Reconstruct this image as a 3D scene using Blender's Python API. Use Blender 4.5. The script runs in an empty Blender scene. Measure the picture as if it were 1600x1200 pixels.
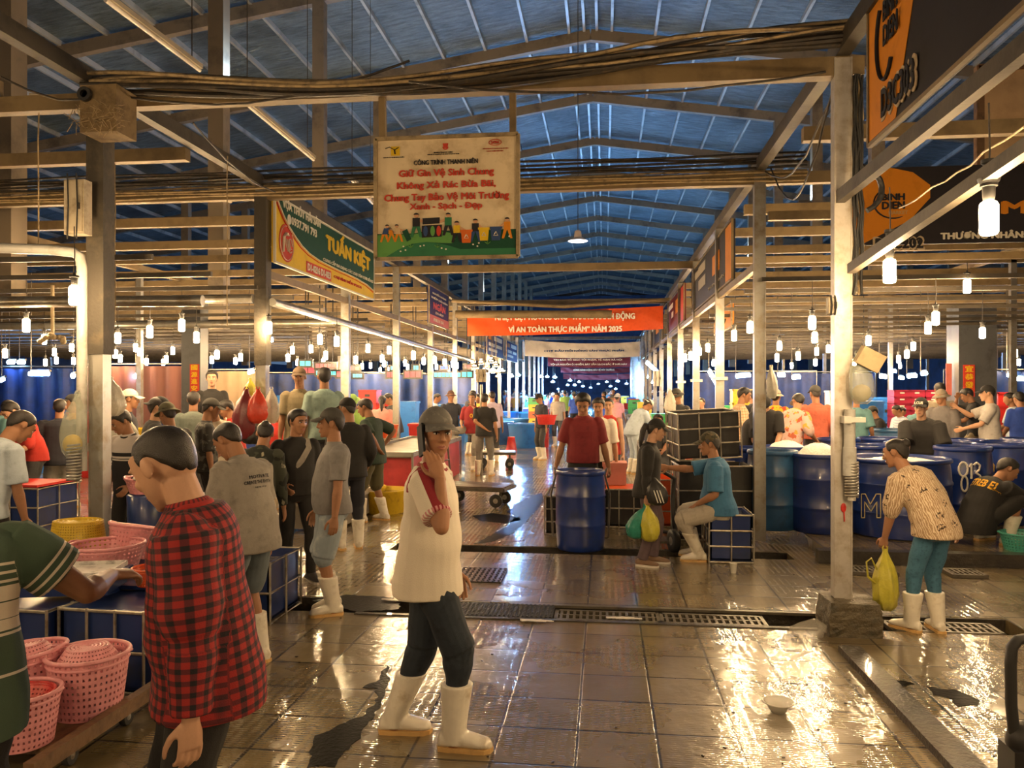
import bpy, bmesh, math, random
import numpy as np
from mathutils import Vector, Matrix
from mathutils.bvhtree import BVHTree
S = bpy.context.scene
COL = S.collection
random.seed(7)
# ------------------------------------------------------------------ camera, world, exposure
FPX, CAMH, YAW = 1230.0, 1.77, math.radians(6.72)
cam_data = bpy.data.cameras.new('camera')
cam_data.sensor_width = 36.0
cam_data.lens = FPX / 1600 * 36
cam_data.shift_y = 7 / 1600
cam_data.clip_end = 400
cam = bpy.data.objects.new('camera', cam_data)
COL.objects.link(cam)
cam.location = (0, 0, CAMH)
cam.rotation_euler = (math.radians(90), 0, YAW)
S.camera = cam
S.view_settings.view_transform = 'Standard'
S.view_settings.look = 'None'
S.view_settings.gamma = 1
S.view_settings.use_curve_mapping = False
S.view_settings.exposure = 0.70
try:
    S.cycles.use_denoising = True
    S.cycles.max_bounces = 6
    S.cycles.diffuse_bounces = 3
    S.cycles.glossy_bounces = 3
    S.cycles.sample_clamp_indirect = 6
except Exception:
    pass
wd = bpy.data.worlds.new('dusk')
S.world = wd
wd.use_nodes = True
bg = wd.node_tree.nodes['Background']
bg.inputs[0].default_value = (0.13, 0.22, 0.38, 1)      # blue dusk outside the open sides
bg.inputs[1].default_value = 0.42
WARM, COOL = (1.0, 0.67, 0.34), (0.22, 0.50, 1.0)
BULB_E, COOL_E = 430.0, 2000.0
# ------------------------------------------------------------------ pixel helpers (photo measurements -> metres)
CA, SA = math.cos(YAW), math.sin(YAW)
def cam2w(cx, D, z): return Vector((cx * CA - D * SA, cx * SA + D * CA, z))
def Dg(py): return CAMH * FPX / (py - 607.0)
def W(px, py, D): return cam2w((px - 800) / FPX * D, D, CAMH - (py - 607) / FPX * D)
def G(px, D, z=0.0): return cam2w((px - 800) / FPX * D, D, z)
def GP(px, py): return G(px, Dg(py))
def onX(px, py, X):
    c = (px - 800) / FPX
    return W(px, py, X / (c * CA - SA))
def onY(px, py, Y):
    c = (px - 800) / FPX
    return W(px, py, Y / (c * SA + CA))
# ------------------------------------------------------------------ objects, tags
def tag(o, label=None, cat=None, group=None, kind=None):
    if label: o['label'] = label
    if cat: o['category'] = cat
    if group: o['group'] = group
    if kind: o['kind'] = kind
    return o
def empty(name, loc=(0, 0, 0), rz=0.0, label=None, cat=None, group=None):
    o = bpy.data.objects.new(name, None)
    COL.objects.link(o)
    o.location = loc
    o.rotation_euler = (0, 0, rz)
    o.empty_display_size = .1
    return tag(o, label, cat, group)
def copy_tree(o, parent=None):
    c = o.copy()
    COL.objects.link(c)
    if parent is not None: c.parent = parent
    for ch in o.children: copy_tree(ch, c)
    return c
V = Vector
def frame_from(d, ref=None):
    d = V(d).normalized()
    ref = V(ref) if ref is not None else V((0, 0, 1))
    if abs(d.dot(ref.normalized())) > .98: ref = V((0, 1, 0)) if abs(d.y) < .9 else V((1, 0, 0))
    x = ref.cross(d).normalized()
    y = d.cross(x)
    return x, y, d
class MB:
    def __init__(s): s.v = []; s.f = []; s.m = []
    def add(s, vs, fs, mi=0):
        b = len(s.v)
        s.v += [tuple(v) for v in vs]
        s.f += [tuple(i + b for i in f) for f in fs]
        s.m += [mi] * len(fs)
    def hexa(s, p, mi=0):
        s.add(p, [(0, 3, 2, 1), (4, 5, 6, 7), (0, 1, 5, 4), (1, 2, 6, 5), (2, 3, 7, 6), (3, 0, 4, 7)], mi)
    def box(s, c, d, M=None, mi=0):
        c = V(c); hx, hy, hz = d[0] / 2, d[1] / 2, d[2] / 2
        ps = [V(q) for q in ((-hx, -hy, -hz), (hx, -hy, -hz), (hx, hy, -hz), (-hx, hy, -hz), (-hx, -hy, hz), (hx, -hy, hz), (hx, hy, hz), (-hx, hy, hz))]
        if M is not None: ps = [M @ p for p in ps]
        s.hexa([c + p for p in ps], mi)
    def beam(s, a, b, w, h, up=(0, 0, 1), mi=0):
        a, b = V(a), V(b)
        x, y, d = frame_from(b - a, up)
        s.hexa([q + x * (i * w / 2) + y * (j * h / 2) for q in (a, b) for i, j in ((-1, -1), (1, -1), (1, 1), (-1, 1))], mi)
    def loft(s, rings, mi=0, caps=True, closed=True):
        n = len(rings[0]); vs = [p for r in rings for p in r]; fs = []
        for k in range(len(rings) - 1):
            for i in range(n if closed else n - 1):
                j = (i + 1) % n
                fs.append((k * n + i, k * n + j, (k + 1) * n + j, (k + 1) * n + i))
        if caps and closed:
            fs.append(tuple(range(n - 1, -1, -1)))
            b = (len(rings) - 1) * n
            fs.append(tuple(b + i for i in range(n)))
        s.add(vs, fs, mi)
    def tube(s, pts, r, n=8, mi=0, caps=True, flat=1.0, ref=None):
        pts = [V(p) for p in pts]
        if not isinstance(r, (list, tuple)): r = [r] * len(pts)
        rings = []; x = None
        for i, p in enumerate(pts):
            d = (pts[min(i + 1, len(pts) - 1)] - pts[max(i - 1, 0)])
            if d.length < 1e-9: d = V((0, 0, 1))
            d.normalize()
            if x is None: x, y, _ = frame_from(d, ref)
            else:
                x = (x - d * x.dot(d))
                x = x.normalized() if x.length > 1e-6 else frame_from(d)[0]
                y = d.cross(x)
            rings.append([p + x * (math.cos(a) * r[i]) + y * (math.sin(a) * r[i] * flat) for a in [2 * math.pi * k / n for k in range(n)]])
        s.loft(rings, mi, caps)
    def rod(s, a, b, r0, r1=None, n=10, mi=0, round_=True):
        a, b = V(a), V(b); r1 = r0 if r1 is None else r1
        x, y, d = frame_from(b - a)
        ring = lambda c, r: [c + x * (math.cos(t) * r) + y * (math.sin(t) * r) for t in [2 * math.pi * k / n for k in range(n)]]
        R = []
        if round_:
            R += [ring(a - d * r0 * .97, r0 * .25), ring(a - d * r0 * .7, r0 * .71)]
        R += [ring(a, r0), ring(b, r1)]
        if round_:
            R += [ring(b + d * r1 * .7, r1 * .71), ring(b + d * r1 * .97, r1 * .25)]
        s.loft(R, mi)
    def lathe(s, prof, n=24, c=(0, 0, 0), M=None, mi=0, caps=True):
        c = V(c)
        rings = []
        for r, z in prof:
            ring = [V((math.cos(2 * math.pi * k / n) * r, math.sin(2 * math.pi * k / n) * r, z)) for k in range(n)]
            if M is not None: ring = [M @ p for p in ring]
            rings.append([c + p for p in ring])
        s.loft(rings, mi, caps)
    def ell(s, c, r, M=None, nu=12, nv=8, mi=0):
        c = V(c); rings = []
        for j in range(nv + 1):
            t = math.pi * (j + .02) / (nv + .04) - math.pi / 2
            ring = [V((math.cos(t) * math.cos(a) * r[0], math.cos(t) * math.sin(a) * r[1], math.sin(t) * r[2])) for a in [2 * math.pi * k / nu for k in range(nu)]]
            if M is not None: ring = [M @ p for p in ring]
            rings.append([c + p for p in ring])
        s.loft(rings, mi)
    def prism(s, pts, t, mi=0):
        """polygon pts (3-D, planar) extruded by vector t"""
        n = len(pts); t = V(t)
        vs = [V(p) for p in pts] + [V(p) + t for p in pts]
        s.add(vs, [tuple(range(n - 1, -1, -1)), tuple(range(n, 2 * n))] + [(i, (i + 1) % n, n + (i + 1) % n, n + i) for i in range(n)], mi)
    def mesh(s, name, mats, smooth=None):
        me = bpy.data.meshes.new(name)
        me.from_pydata(s.v, [], s.f)
        for m in (mats if isinstance(mats, (list, tuple)) else [mats]): me.materials.append(m)
        if any(s.m): me.polygons.foreach_set('material_index', s.m)
        bm = bmesh.new(); bm.from_mesh(me)
        bmesh.ops.recalc_face_normals(bm, faces=bm.faces)
        bm.to_mesh(me); bm.free()
        if smooth is not None:
            me.polygons.foreach_set('use_smooth', [True] * len(me.polygons))
            if smooth < 179: me.set_sharp_from_angle(angle=math.radians(smooth))
        me.update()
        return me
    def build(s, name, mats, parent=None, smooth=None):
        o = bpy.data.objects.new(name, s.mesh(name, mats, smooth))
        COL.objects.link(o)
        if parent is not None: o.parent = parent
        return o
def struct(name, mb, m, smooth=None):
    o = mb.build(name, m, None, smooth)
    o['kind'] = 'structure'
    return o
# ------------------------------------------------------------------ materials
MATS = {}
def nmat(name):
    m = bpy.data.materials.new(name); m.use_nodes = True
    nt = m.node_tree
    return m, nt, nt.nodes['Principled BSDF']
def L(nt, a, b): nt.links.new(a, b)
def node(nt, t, **kw):
    n = nt.nodes.new(t)
    for k, v in kw.items():
        if k.startswith('i_'): n.inputs[int(k[2:])].default_value = v
        else: setattr(n, k, v)
    return n
def rgba(c): return (c[0], c[1], c[2], 1.0)
def math_(nt, op, a, b=None, c=None):
    n = nt.nodes.new('ShaderNodeMath'); n.operation = op
    for i, q in enumerate((a, b, c)):
        if q is None: continue
        if isinstance(q, (int, float)): n.inputs[i].default_value = q
        else: nt.links.new(q, n.inputs[i])
    return n.outputs[0]
def mixc(nt, f, a, b):
    n = nt.nodes.new('ShaderNodeMix'); n.data_type = 'RGBA'
    if isinstance(f, (int, float)): n.inputs[0].default_value = f
    else: nt.links.new(f, n.inputs[0])
    for i, q in ((6, a), (7, b)):
        if isinstance(q, (tuple, list)): n.inputs[i].default_value = rgba(q)
        else: nt.links.new(q, n.inputs[i])
    return n.outputs[2]
def ramp(nt, f, lo, hi):
    n = nt.nodes.new('ShaderNodeMapRange'); n.clamp = True
    nt.links.new(f, n.inputs[0]); n.inputs[1].default_value = lo; n.inputs[2].default_value = hi
    return n.outputs[0]
def noise(nt, co, scale, detail=3, rough=.55, out=0):
    n = nt.nodes.new('ShaderNodeTexNoise'); n.inputs['Scale'].default_value = scale
    n.inputs['Detail'].default_value = detail; n.inputs['Roughness'].default_value = rough
    if co is not None: nt.links.new(co, n.inputs['Vector'])
    return n.outputs[out]
def bump(nt, h, strength, dist, bs, inp='Normal'):
    b = nt.nodes.new('ShaderNodeBump'); b.inputs['Strength'].default_value = strength; b.inputs['Distance'].default_value = dist
    nt.links.new(h, b.inputs['Height']); nt.links.new(b.outputs[0], bs.inputs[inp])
    return b
def M(name, col, rough=.6, metal=0.0, grime=None, gs=6.0, gamt=.5, bs=0.0, bsc=30.0, emit=None, es=0.0, alpha=1.0, trans=0.0, coat=0.0, var=.12, spec=.5):
    """procedural surface: base colour broken up by noise, patches of grime, fine bump"""
    if name in MATS: return MATS[name]
    m, nt, b = nmat(name)
    tc = node(nt, 'ShaderNodeTexCoord').outputs['Object']
    n1 = noise(nt, tc, gs * 2.3, 4)
    lo = tuple(c * (1 - var) for c in col); hi = tuple(min(1, c * (1 + var)) for c in col)
    c = mixc(nt, n1, lo, hi)
    if grime is not None:
        n2 = ramp(nt, noise(nt, tc, gs, 5, .65), .62 - .3 * gamt, .62 + .12)
        c = mixc(nt, n2, c, grime)
    L(nt, c, b.inputs['Base Color'])
    b.inputs['Roughness'].default_value = rough
    b.inputs['Metallic'].default_value = metal
    b.inputs['Alpha'].default_value = alpha
    b.inputs['Specular IOR Level'].default_value = spec
    b.inputs['Transmission Weight'].default_value = trans
    b.inputs['Coat Weight'].default_value = coat
    if bs: bump(nt, noise(nt, tc, bsc, 3), bs, .01, b)
    if emit is not None:
        b.inputs['Emission Color'].default_value = rgba(emit)
        b.inputs['Emission Strength'].default_value = es
    MATS[name] = m
    return m
DIRT = (.045, .035, .022)
steel = M('galvanised steel', (.32, .31, .28), .38, .75, (.20, .15, .09), 5, .45)
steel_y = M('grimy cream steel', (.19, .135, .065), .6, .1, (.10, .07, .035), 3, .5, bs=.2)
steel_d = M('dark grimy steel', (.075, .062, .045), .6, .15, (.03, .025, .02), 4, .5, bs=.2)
steel_b = M('roof steel', (.21, .17, .12), .6, .2, (.07, .06, .05), 1.2, .4)
purlin_m = M('purlin steel', (.46, .48, .48), .45, .5, (.16, .16, .15), 1, .4)
cage_m = M('cage tube steel', (.40, .37, .31), .4, .7, (.17, .13, .08), 9, .5)
cable_m = M('black cable', (.03, .025, .02), .6, 0, (.10, .07, .04), 12, .4)
wire_m = M('tan cable', (.34, .25, .13), .6, 0, (.06, .045, .03), 12, .5)
pvc = M('grey plastic pipe', (.42, .42, .40), .35, 0, (.2, .17, .12), 5, .4)
rubber = M('black rubber', (.018, .018, .018), .55)
# ------------------------------------------------------------------ floor
def floor_material():
    m, nt, b = nmat('wet ribbed floor tiles')
    g = node(nt, 'ShaderNodeNewGeometry').outputs['Position']
    sp = node(nt, 'ShaderNodeSeparateXYZ'); L(nt, g, sp.inputs[0])
    tx = math_(nt, 'DIVIDE', math_(nt, 'SUBTRACT', sp.outputs[0], -.138), .40)
    ty = math_(nt, 'DIVIDE', math_(nt, 'SUBTRACT', sp.outputs[1], 4.09), .40)
    fx, fy = math_(nt, 'FRACT', tx), math_(nt, 'FRACT', ty)
    ex = math_(nt, 'MINIMUM', fx, math_(nt, 'SUBTRACT', 1, fx))
    ey = math_(nt, 'MINIMUM', fy, math_(nt, 'SUBTRACT', 1, fy))
    wob = math_(nt, 'MULTIPLY', noise(nt, g, 9, 3), .012)
    e = math_(nt, 'SUBTRACT', math_(nt, 'MINIMUM', ex, ey), wob)
    grout = math_(nt, 'SUBTRACT', 1, ramp(nt, e, .005, .020))
    cid = node(nt, 'ShaderNodeCombineXYZ')
    L(nt, math_(nt, 'FLOOR', tx), cid.inputs[0]); L(nt, math_(nt, 'FLOOR', ty), cid.inputs[1])
    wn = node(nt, 'ShaderNodeTexWhiteNoise'); wn.noise_dimensions = '2D'
    L(nt, cid.outputs[0], wn.inputs['Vector'])
    c = mixc(nt, wn.outputs[0], (.150, .113, .055), (.215, .163, .082))
    dirt = ramp(nt, noise(nt, g, 2.2, 6, .65), .40, .90)
    c = mixc(nt, math_(nt, 'MULTIPLY', dirt, .65), c, (.075, .055, .035))
    c = mixc(nt, grout, c, (.018, .014, .010))
    L(nt, c, b.inputs['Base Color'])
    wet = ramp(nt, noise(nt, g, .9, 4, .6), .35, .62)
    r = math_(nt, 'SUBTRACT', .38, math_(nt, 'MULTIPLY', wet, .18))
    L(nt, r, b.inputs['Roughness'])
    b.inputs['Coat Weight'].default_value = 1.0
    b.inputs['Coat Roughness'].default_value = .03
    b.inputs['Specular IOR Level'].default_value = .4
    # ribs pressed into the tile (rows across, broken into dashes) under a rippled water film
    rib = math_(nt, 'SINE', math_(nt, 'MULTIPLY', sp.outputs[1], 2 * math.pi / .022))
    dash = math_(nt, 'SINE', math_(nt, 'MULTIPLY', sp.outputs[0], 2 * math.pi / .055))
    n1 = noise(nt, g, 14, 3)
    n2 = noise(nt, g, 3.0, 2)
    h = math_(nt, 'ADD', math_(nt, 'MULTIPLY', math_(nt, 'MULTIPLY', rib, math_(nt, 'ADD', dash, 1.6)), .00022),
              math_(nt, 'ADD', math_(nt, 'MULTIPLY', n1, .006), math_(nt, 'MULTIPLY', n2, .02)))
    h = math_(nt, 'SUBTRACT', h, math_(nt, 'MULTIPLY', grout, .004))
    bump(nt, h, .6, 1.0, b)
    h2 = math_(nt, 'ADD', math_(nt, 'MULTIPLY', n1, .003), math_(nt, 'ADD', math_(nt, 'MULTIPLY', n2, .012),
               math_(nt, 'MULTIPLY', math_(nt, 'MULTIPLY', rib, math_(nt, 'ADD', dash, 1.6)), .00022)))
    bump(nt, h2, .8, 1.0, b, 'Coat Normal')
    return m
floor_m = floor_material()
concrete = M('wet stained concrete', (.085, .07, .045), .4, 0, (.035, .028, .02), 7, .7, bs=.6, bsc=22, coat=.3)
concrete_d = M('black wet concrete', (.026, .021, .016), .35, 0, (.06, .05, .035), 9, .6, bs=.9, bsc=40, coat=.5)
fl = MB()
# the ground is laid in strips so that the two drain channels are open slots
Y1a, Y1b, Y2a, Y2b = 6.02, 6.46, 8.42, 8.80
for y0, y1 in ((-3, Y1a), (Y1b, Y2a), (Y2b, 95)):
    fl.box((0, (y0 + y1) / 2, -.05), (64, y1 - y0, .1))
for x0, x1, y0, y1 in ((-32, -2.75, Y1a, Y1b), (3.05, 32, Y1a, Y1b), (-32, -2.35, Y2a, Y2b), (1.95, 32, Y2a, Y2b)):
    fl.box(((x0 + x1) / 2, (y0 + y1) / 2, -.0505), (x1 - x0, y1 - y0, .1))
struct('floor', fl, floor_m)
ch = MB()
for y0, y1 in ((Y1a, Y1b), (Y2a, Y2b)):
    ch.box((0, (y0 + y1) / 2, -.22), (64, y1 - y0 + .1, .04))
    ch.box((0, y0 + .012, -.1), (64, .024, .19)); ch.box((0, y1 - .012, -.1), (64, .024, .19))
struct('floor_channel', ch, concrete_d)
# raised stall floor on the right with a stained concrete edge
sf = MB(); sf.box((17.05, 8.41 + 30.5, .06), (29.6, 61, .12)); struct('floor_stall', sf, floor_m)
PLY = Y2b + .0
cu = MB()
cu.box((17.0, 8.40 - .06, .0655), (29.7, .14, .131)); struct('trim_1', cu, concrete_d)
# low kerb running from the post block towards the viewer
cu = MB()
pts = [(1.56, 5.52), (1.70, 5.52), (1.78, 1.5), (1.60, 1.5)]
cu.prism([(x, y, -.001) for x, y in pts], (0, 0, .045)); struct('trim_2', cu, concrete_d)
# ------------------------------------------------------------------ columns
XL, XR, SP, YC = -4.13, 1.73, 3.1, 6.05
ZB = 4.13
YS = [YC + SP * i for i in range(0, 16)]
for i, y in enumerate(YS):
    for X in (XL, XR):
        mb = MB(); w = .115
        mb.box((X, y, ZB / 2 + .06), (w, w, ZB - .12 + .12))
        for q in (-1, 1): mb.box((X + q * w * .5, y - w * .5, ZB / 2 + .06), (.012, .012, ZB))
        if X == XR and i == 0: mat = M('bright galvanised post', (.50, .47, .42), .38, .45, (.30, .24, .16), 6, .5)
        else: mat = steel
        struct('steel_column', mb, mat)
# further rows of posts over the stalls to both sides
for X in (-9.6, -15.2, -21.0, 7.4, 13.1):
    for y in YS[1:12:2]:
        mb = MB(); mb.box((X, y, ZB / 2), (.10, .10, ZB)); struct('steel_column', mb, steel)
# grimy dark upper casing of the left posts
for y in YS[:2]:
    mb = MB(); mb.box((XL, y, 3.1), (.15, .15, 2.1)); struct('steel_column', mb, M('blackened steel casing', (.045, .038, .028), .7, 0, (.10, .08, .05), 4, .4, bs=.5))
# post block on the right
blk = MB(); rb = random.Random(3); n = 9
def bp(u, v, w):
    x, y, z = u - .5, v - .5, w
    r = 1 - .10 * max(0, w - .55) / .45
    return V((XR + .04 + x * .37 * r + rb.uniform(-.006, .006), YC - .05 + y * .35 * r + rb.uniform(-.006, .006), z * .235 + (rb.uniform(-.006, .006) if w > .05 else 0)))
pts = {}
def bi(i, j, k):
    if (i, j, k) not in pts: pts[(i, j, k)] = len(blk.v); blk.v.append(tuple(bp(i / n, j / n, k / n)))
    return pts[(i, j, k)]
for i in range(n):
    for j in range(n):
        for q in ((lambda a, b: (a, b, 0)), (lambda a, b: (a, b, n)), (lambda a, b: (a, 0, b)), (lambda a, b: (a, n, b)), (lambda a, b: (0, a, b)), (lambda a, b: (n, a, b))):
            blk.f.append(tuple(bi(*q(a, b)) for a, b in ((i, j), (i + 1, j), (i + 1, j + 1), (i, j + 1)))); blk.m.append(0)
struct('column_block', blk, M('mossy wet concrete', (.095, .075, .042), .55, 0, (.03, .028, .016), 16, .6, bs=1.0, bsc=60))
# ------------------------------------------------------------------ beams
for y in [YC + SP * q for q in (0, 1, 3, 5, 7, 8, 10, 13, 16)]:
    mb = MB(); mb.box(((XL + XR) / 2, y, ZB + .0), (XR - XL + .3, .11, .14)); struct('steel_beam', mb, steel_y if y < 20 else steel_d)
for i, y in enumerate(np.arange(YC, 40, SP / 2)):
    mb = MB(); mb.box((XL - 9.2, y, ZB + (.03 if i % 2 else 0)), (18.2, .10, .13)); struct('steel_beam', mb, steel_y)
    if i > 0:
        mb = MB(); mb.box((XR + 7.2, y, ZB), (14.2, .10, .13)); struct('steel_beam', mb, steel_y)
    if y > YC + 2 and i % 2 == 0:
        mb = MB(); mb.box((XR + 7.2, y, ZB - .42), (14.2, .08, .10)); struct('steel_beam', mb, steel_y)
for X in (XL, -5.05, -6.3, XR, -9.6, -15.2, 7.4):
    y0, y1 = (-2.0, 52) if X in (XL, XR, -9.6, 7.4) else (1.0, YC)
    mb = MB(); mb.box((X, (y0 + y1) / 2, ZB + .14), (.10, y1 - y0, .13)); struct('steel_beam', mb, steel_y if X not in (XL, XR) else steel_d)
# lower rail of the sign rows
for X, y0, y1 in ((XR - .02, -1.0, YC), (XL + .02, YC + SP, 40), (XR, YC + SP, 40)):
    mb = MB(); mb.box((X, (y0 + y1) / 2, 3.17), (.06, y1 - y0, .09)); struct('steel_beam', mb, steel_y if y0 > 0 else steel_d)
# lamp rails across the stalls
RAILS = [4.6 + 1.1 * i for i in range(27)]
for i, y in enumerate(RAILS):
    if y < 6.5: continue
    for x0, x1 in ((-22, XL), (XR, 15)):
        if x0 > 0 and y < 8.7: continue
        mb = MB(); mb.box(((x0 + x1) / 2, y, 2.98), (x1 - x0, .04, .05)); struct('lamp_rail', mb, steel_d)
# ------------------------------------------------------------------ roof
RZ, RX, SL = 14.4, -.5, .15
def roofz(x): return RZ - abs(x - RX) * SL
m, nt, b = nmat('foil roof sheets with painted blue light')
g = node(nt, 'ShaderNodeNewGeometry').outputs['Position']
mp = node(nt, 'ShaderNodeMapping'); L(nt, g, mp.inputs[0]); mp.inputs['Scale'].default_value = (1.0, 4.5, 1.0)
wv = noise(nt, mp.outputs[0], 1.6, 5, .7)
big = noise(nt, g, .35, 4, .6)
c = mixc(nt, ramp(nt, wv, .35, .7), (.075, .105, .13), (.20, .27, .33))  # silver foil: the blue light on it is tinted into the base colour
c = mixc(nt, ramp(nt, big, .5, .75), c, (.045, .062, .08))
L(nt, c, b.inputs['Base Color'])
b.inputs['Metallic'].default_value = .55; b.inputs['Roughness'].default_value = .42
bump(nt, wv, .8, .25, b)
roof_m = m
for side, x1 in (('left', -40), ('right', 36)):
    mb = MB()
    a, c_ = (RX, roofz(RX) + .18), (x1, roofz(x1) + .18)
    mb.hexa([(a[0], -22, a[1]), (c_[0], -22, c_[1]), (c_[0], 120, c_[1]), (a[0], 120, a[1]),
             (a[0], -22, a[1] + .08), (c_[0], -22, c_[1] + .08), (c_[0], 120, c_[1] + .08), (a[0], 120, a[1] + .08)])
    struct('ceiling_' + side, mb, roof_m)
x = RX - 36.75
while x < 35:
    if abs(x - RX) > .2:
        mb = MB(); mb.box((x, 59, roofz(x) + .10), (.09, 122, .16)); struct('roof_purlin', mb, purlin_m)
    x += 1.5
for q in (-.22, .22):
    mb = MB(); mb.box((RX + q, 59, roofz(RX) + .06), (.09, 122, .2)); struct('roof_purlin', mb, purlin_m)
BY = [10 + 6 * i for i in range(17)]
for y in BY:
    for x1 in (-40, 36):
        mb = MB(); mb.beam((RX, y, roofz(RX) - .14), (x1, y, roofz(x1) - .14), .22, .38, (0, 0, 1)); struct('roof_rafter', mb, steel_b)
for X in (-8.2, 7.2, -19, 19):
    for y in BY[(0 if X < 0 else 2):14]:
        zt = roofz(X) - .1
        mb = MB(); mb.box((X, y, zt / 2 + 1.5), (.34, .30, zt - 3.0)); struct('hall_column', mb, steel_b)
# ------------------------------------------------------------------ far walls of the hall; unseen front wall added to block blue light
wall_b = M('dark blue tarpaulin wall', (.03, .05, .11), .8, 0, (.02, .02, .03), 1, .5)
for nm, c_, d in (('wall_back', (0, 96, 6), (80, .2, 14)), ('wall_front_light_block', (0, -14, 4), (80, .2, 16)), ('wall_left', (-30, 40, 1.9), (.2, 112, 4.2)), ('wall_right', (24, 40, 1.9), (.2, 112, 4.2))):
    mb = MB(); mb.box(c_, d); struct(nm, mb, wall_b)
# ------------------------------------------------------------------ figures
DEFER = []          # (object, callback) : remeshed in one go
def remesh(o, vox, it=4, cb=None):
    r = o.modifiers.new('r', 'REMESH'); r.mode = 'VOXEL'; r.voxel_size = vox; r.use_smooth_shade = True
    if it:
        s = o.modifiers.new('s', 'SMOOTH'); s.iterations = it; s.factor = .5
    DEFER.append((o, cb))
    return o
def flush():
    global DEFER
    bpy.context.view_layer.update()
    dg = bpy.context.evaluated_depsgraph_get()
    out = []
    for o, cb in DEFER: out.append(bpy.data.meshes.new_from_object(o.evaluated_get(dg)))
    for (o, cb), me in zip(DEFER, out):
        old = o.data; o.modifiers.clear()
        me.name = o.name
        o.data = me
        if old.users == 0: bpy.data.meshes.remove(old)
        if cb: cb(o)
    DEFER = []
def vget(me):
    a = np.empty(len(me.vertices) * 3, np.float32); me.vertices.foreach_get('co', a); return a.reshape(-1, 3)
def vset(me, a):
    me.vertices.foreach_set('co', a.astype(np.float32).ravel()); me.update()
def folds(amp, seed=0, k=(11, 11, 24)):
    """cloth folds: push vertices along their normals by warped waves"""
    def f(o):
        me = o.data; a = vget(me)
        nr = np.empty(len(me.vertices) * 3, np.float32); me.vertices.foreach_get('normal', nr); nr = nr.reshape(-1, 3)
        p = a * np.array(k); s = seed * 1.7
        w = np.sin(p[:, 0] * .9 + 1.3 * np.sin(p[:, 2] * .7 + s) + s) + np.sin(p[:, 2] + 1.5 * np.sin(p[:, 0] * .8 + p[:, 1] * .6 + s * 2))
        w = w + .6 * np.sin(p[:, 2] * 1.9 + p[:, 1] * 1.2 + 2 * np.sin(p[:, 0] * .5 + s))
        w = np.sign(w) * np.abs(w) ** 1.2 / 2.6
        vset(me, a + nr * (w * amp)[:, None])
    return f
def pattern_attr(bones):
    """u round / v along the nearest bone, so that checks and stripes follow trunk and sleeves"""
    def f(o):
        me = o.data; a = vget(me); best = None
        for bi, (p, q, rad, xr) in enumerate(bones):
            p = np.array(p); q = np.array(q); d = q - p; l = np.linalg.norm(d); d = d / l
            t = (a - p) @ d; tc = np.clip(t, 0, l)
            dist = np.linalg.norm(a - (p + tc[:, None] * d), axis=1) - rad
            x = np.array(xr) - d * np.dot(np.array(xr), d); x /= np.linalg.norm(x); y = np.cross(d, x)
            rel = a - p
            u = np.arctan2(rel @ y, rel @ x) * max(rad, .05)
            if best is None: best = (dist, u, t, np.zeros(len(a)))
            else:
                k = dist < best[0]
                best = (np.where(k, dist, best[0]), np.where(k, u, best[1]), np.where(k, t, best[2]), np.where(k, float(bi), best[3]))
        at = me.attributes.new('pat', 'FLOAT_VECTOR', 'POINT')
        at.data.foreach_set('vector', np.stack([best[1], best[2], best[3].astype(np.float32)], 1).astype(np.float32).ravel())
    return f
def chain(*fs):
    def f(o):
        for g in fs:
            if g: g(o)
    return f
def rot(axis, deg): return Matrix.Rotation(math.radians(deg), 3, axis)
def ik(a, t, l1, l2, hint):
    a, t = V(a), V(t); d = (t - a); n = d.normalized(); L_ = min(d.length, (l1 + l2) * .999)
    t = a + n * L_
    k = (l1 * l1 - l2 * l2 + L_ * L_) / (2 * L_); h = math.sqrt(max(l1 * l1 - k * k, 0))
    hint = V(hint); p = hint - n * hint.dot(n)
    if p.length < 1e-5: p = V((0, 1, 0)) - n * n.y
    return a + n * k + p.normalized() * h, t
SKINS = {}
def skin(tone=0):
    c = [(.40, .21, .12), (.33, .165, .09), (.27, .13, .07), (.47, .27, .17)][tone]
    return M('skin tone %d' % tone, c, .56, 0, tuple(x * .86 for x in c), 9, .4, bs=.06, bsc=120, var=.06, spec=.3)
hair_m = M('black hair', (.016, .013, .011), .42, 0, (.03, .025, .02), 60, .5, bs=.45, bsc=320)
hair_g = M('greying hair', (.07, .065, .06), .5, 0, (.02, .02, .02), 60, .5, bs=.8, bsc=160)
eye_w = M('eye white', (.72, .69, .64), .2); eye_d = M('dark iris', (.02, .012, .008), .15); lip_m = M('lips', (.32, .12, .09), .4)
boot_m = M('white rubber boot', (.74, .69, .58), .28, 0, (.48, .40, .28), 10, .35, coat=.2)
sole_m = M('tan rubber sole', (.62, .38, .14), .5, 0, (.4, .25, .1), 12, .4)
shoe_b = M('brown shoe', (.20, .12, .07), .6); shoe_d = M('dark shoe', (.05, .045, .045), .6); shoe_s = M('pale sole', (.6, .56, .5), .6)
def cloth(name, col, rough=.85, gr=None, bs=.25, bsc=220, gs=14):
    return M(name, col, rough, 0, gr if gr is not None else tuple(c * .72 for c in col), gs, .35, bs=bs, bsc=bsc)
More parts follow.
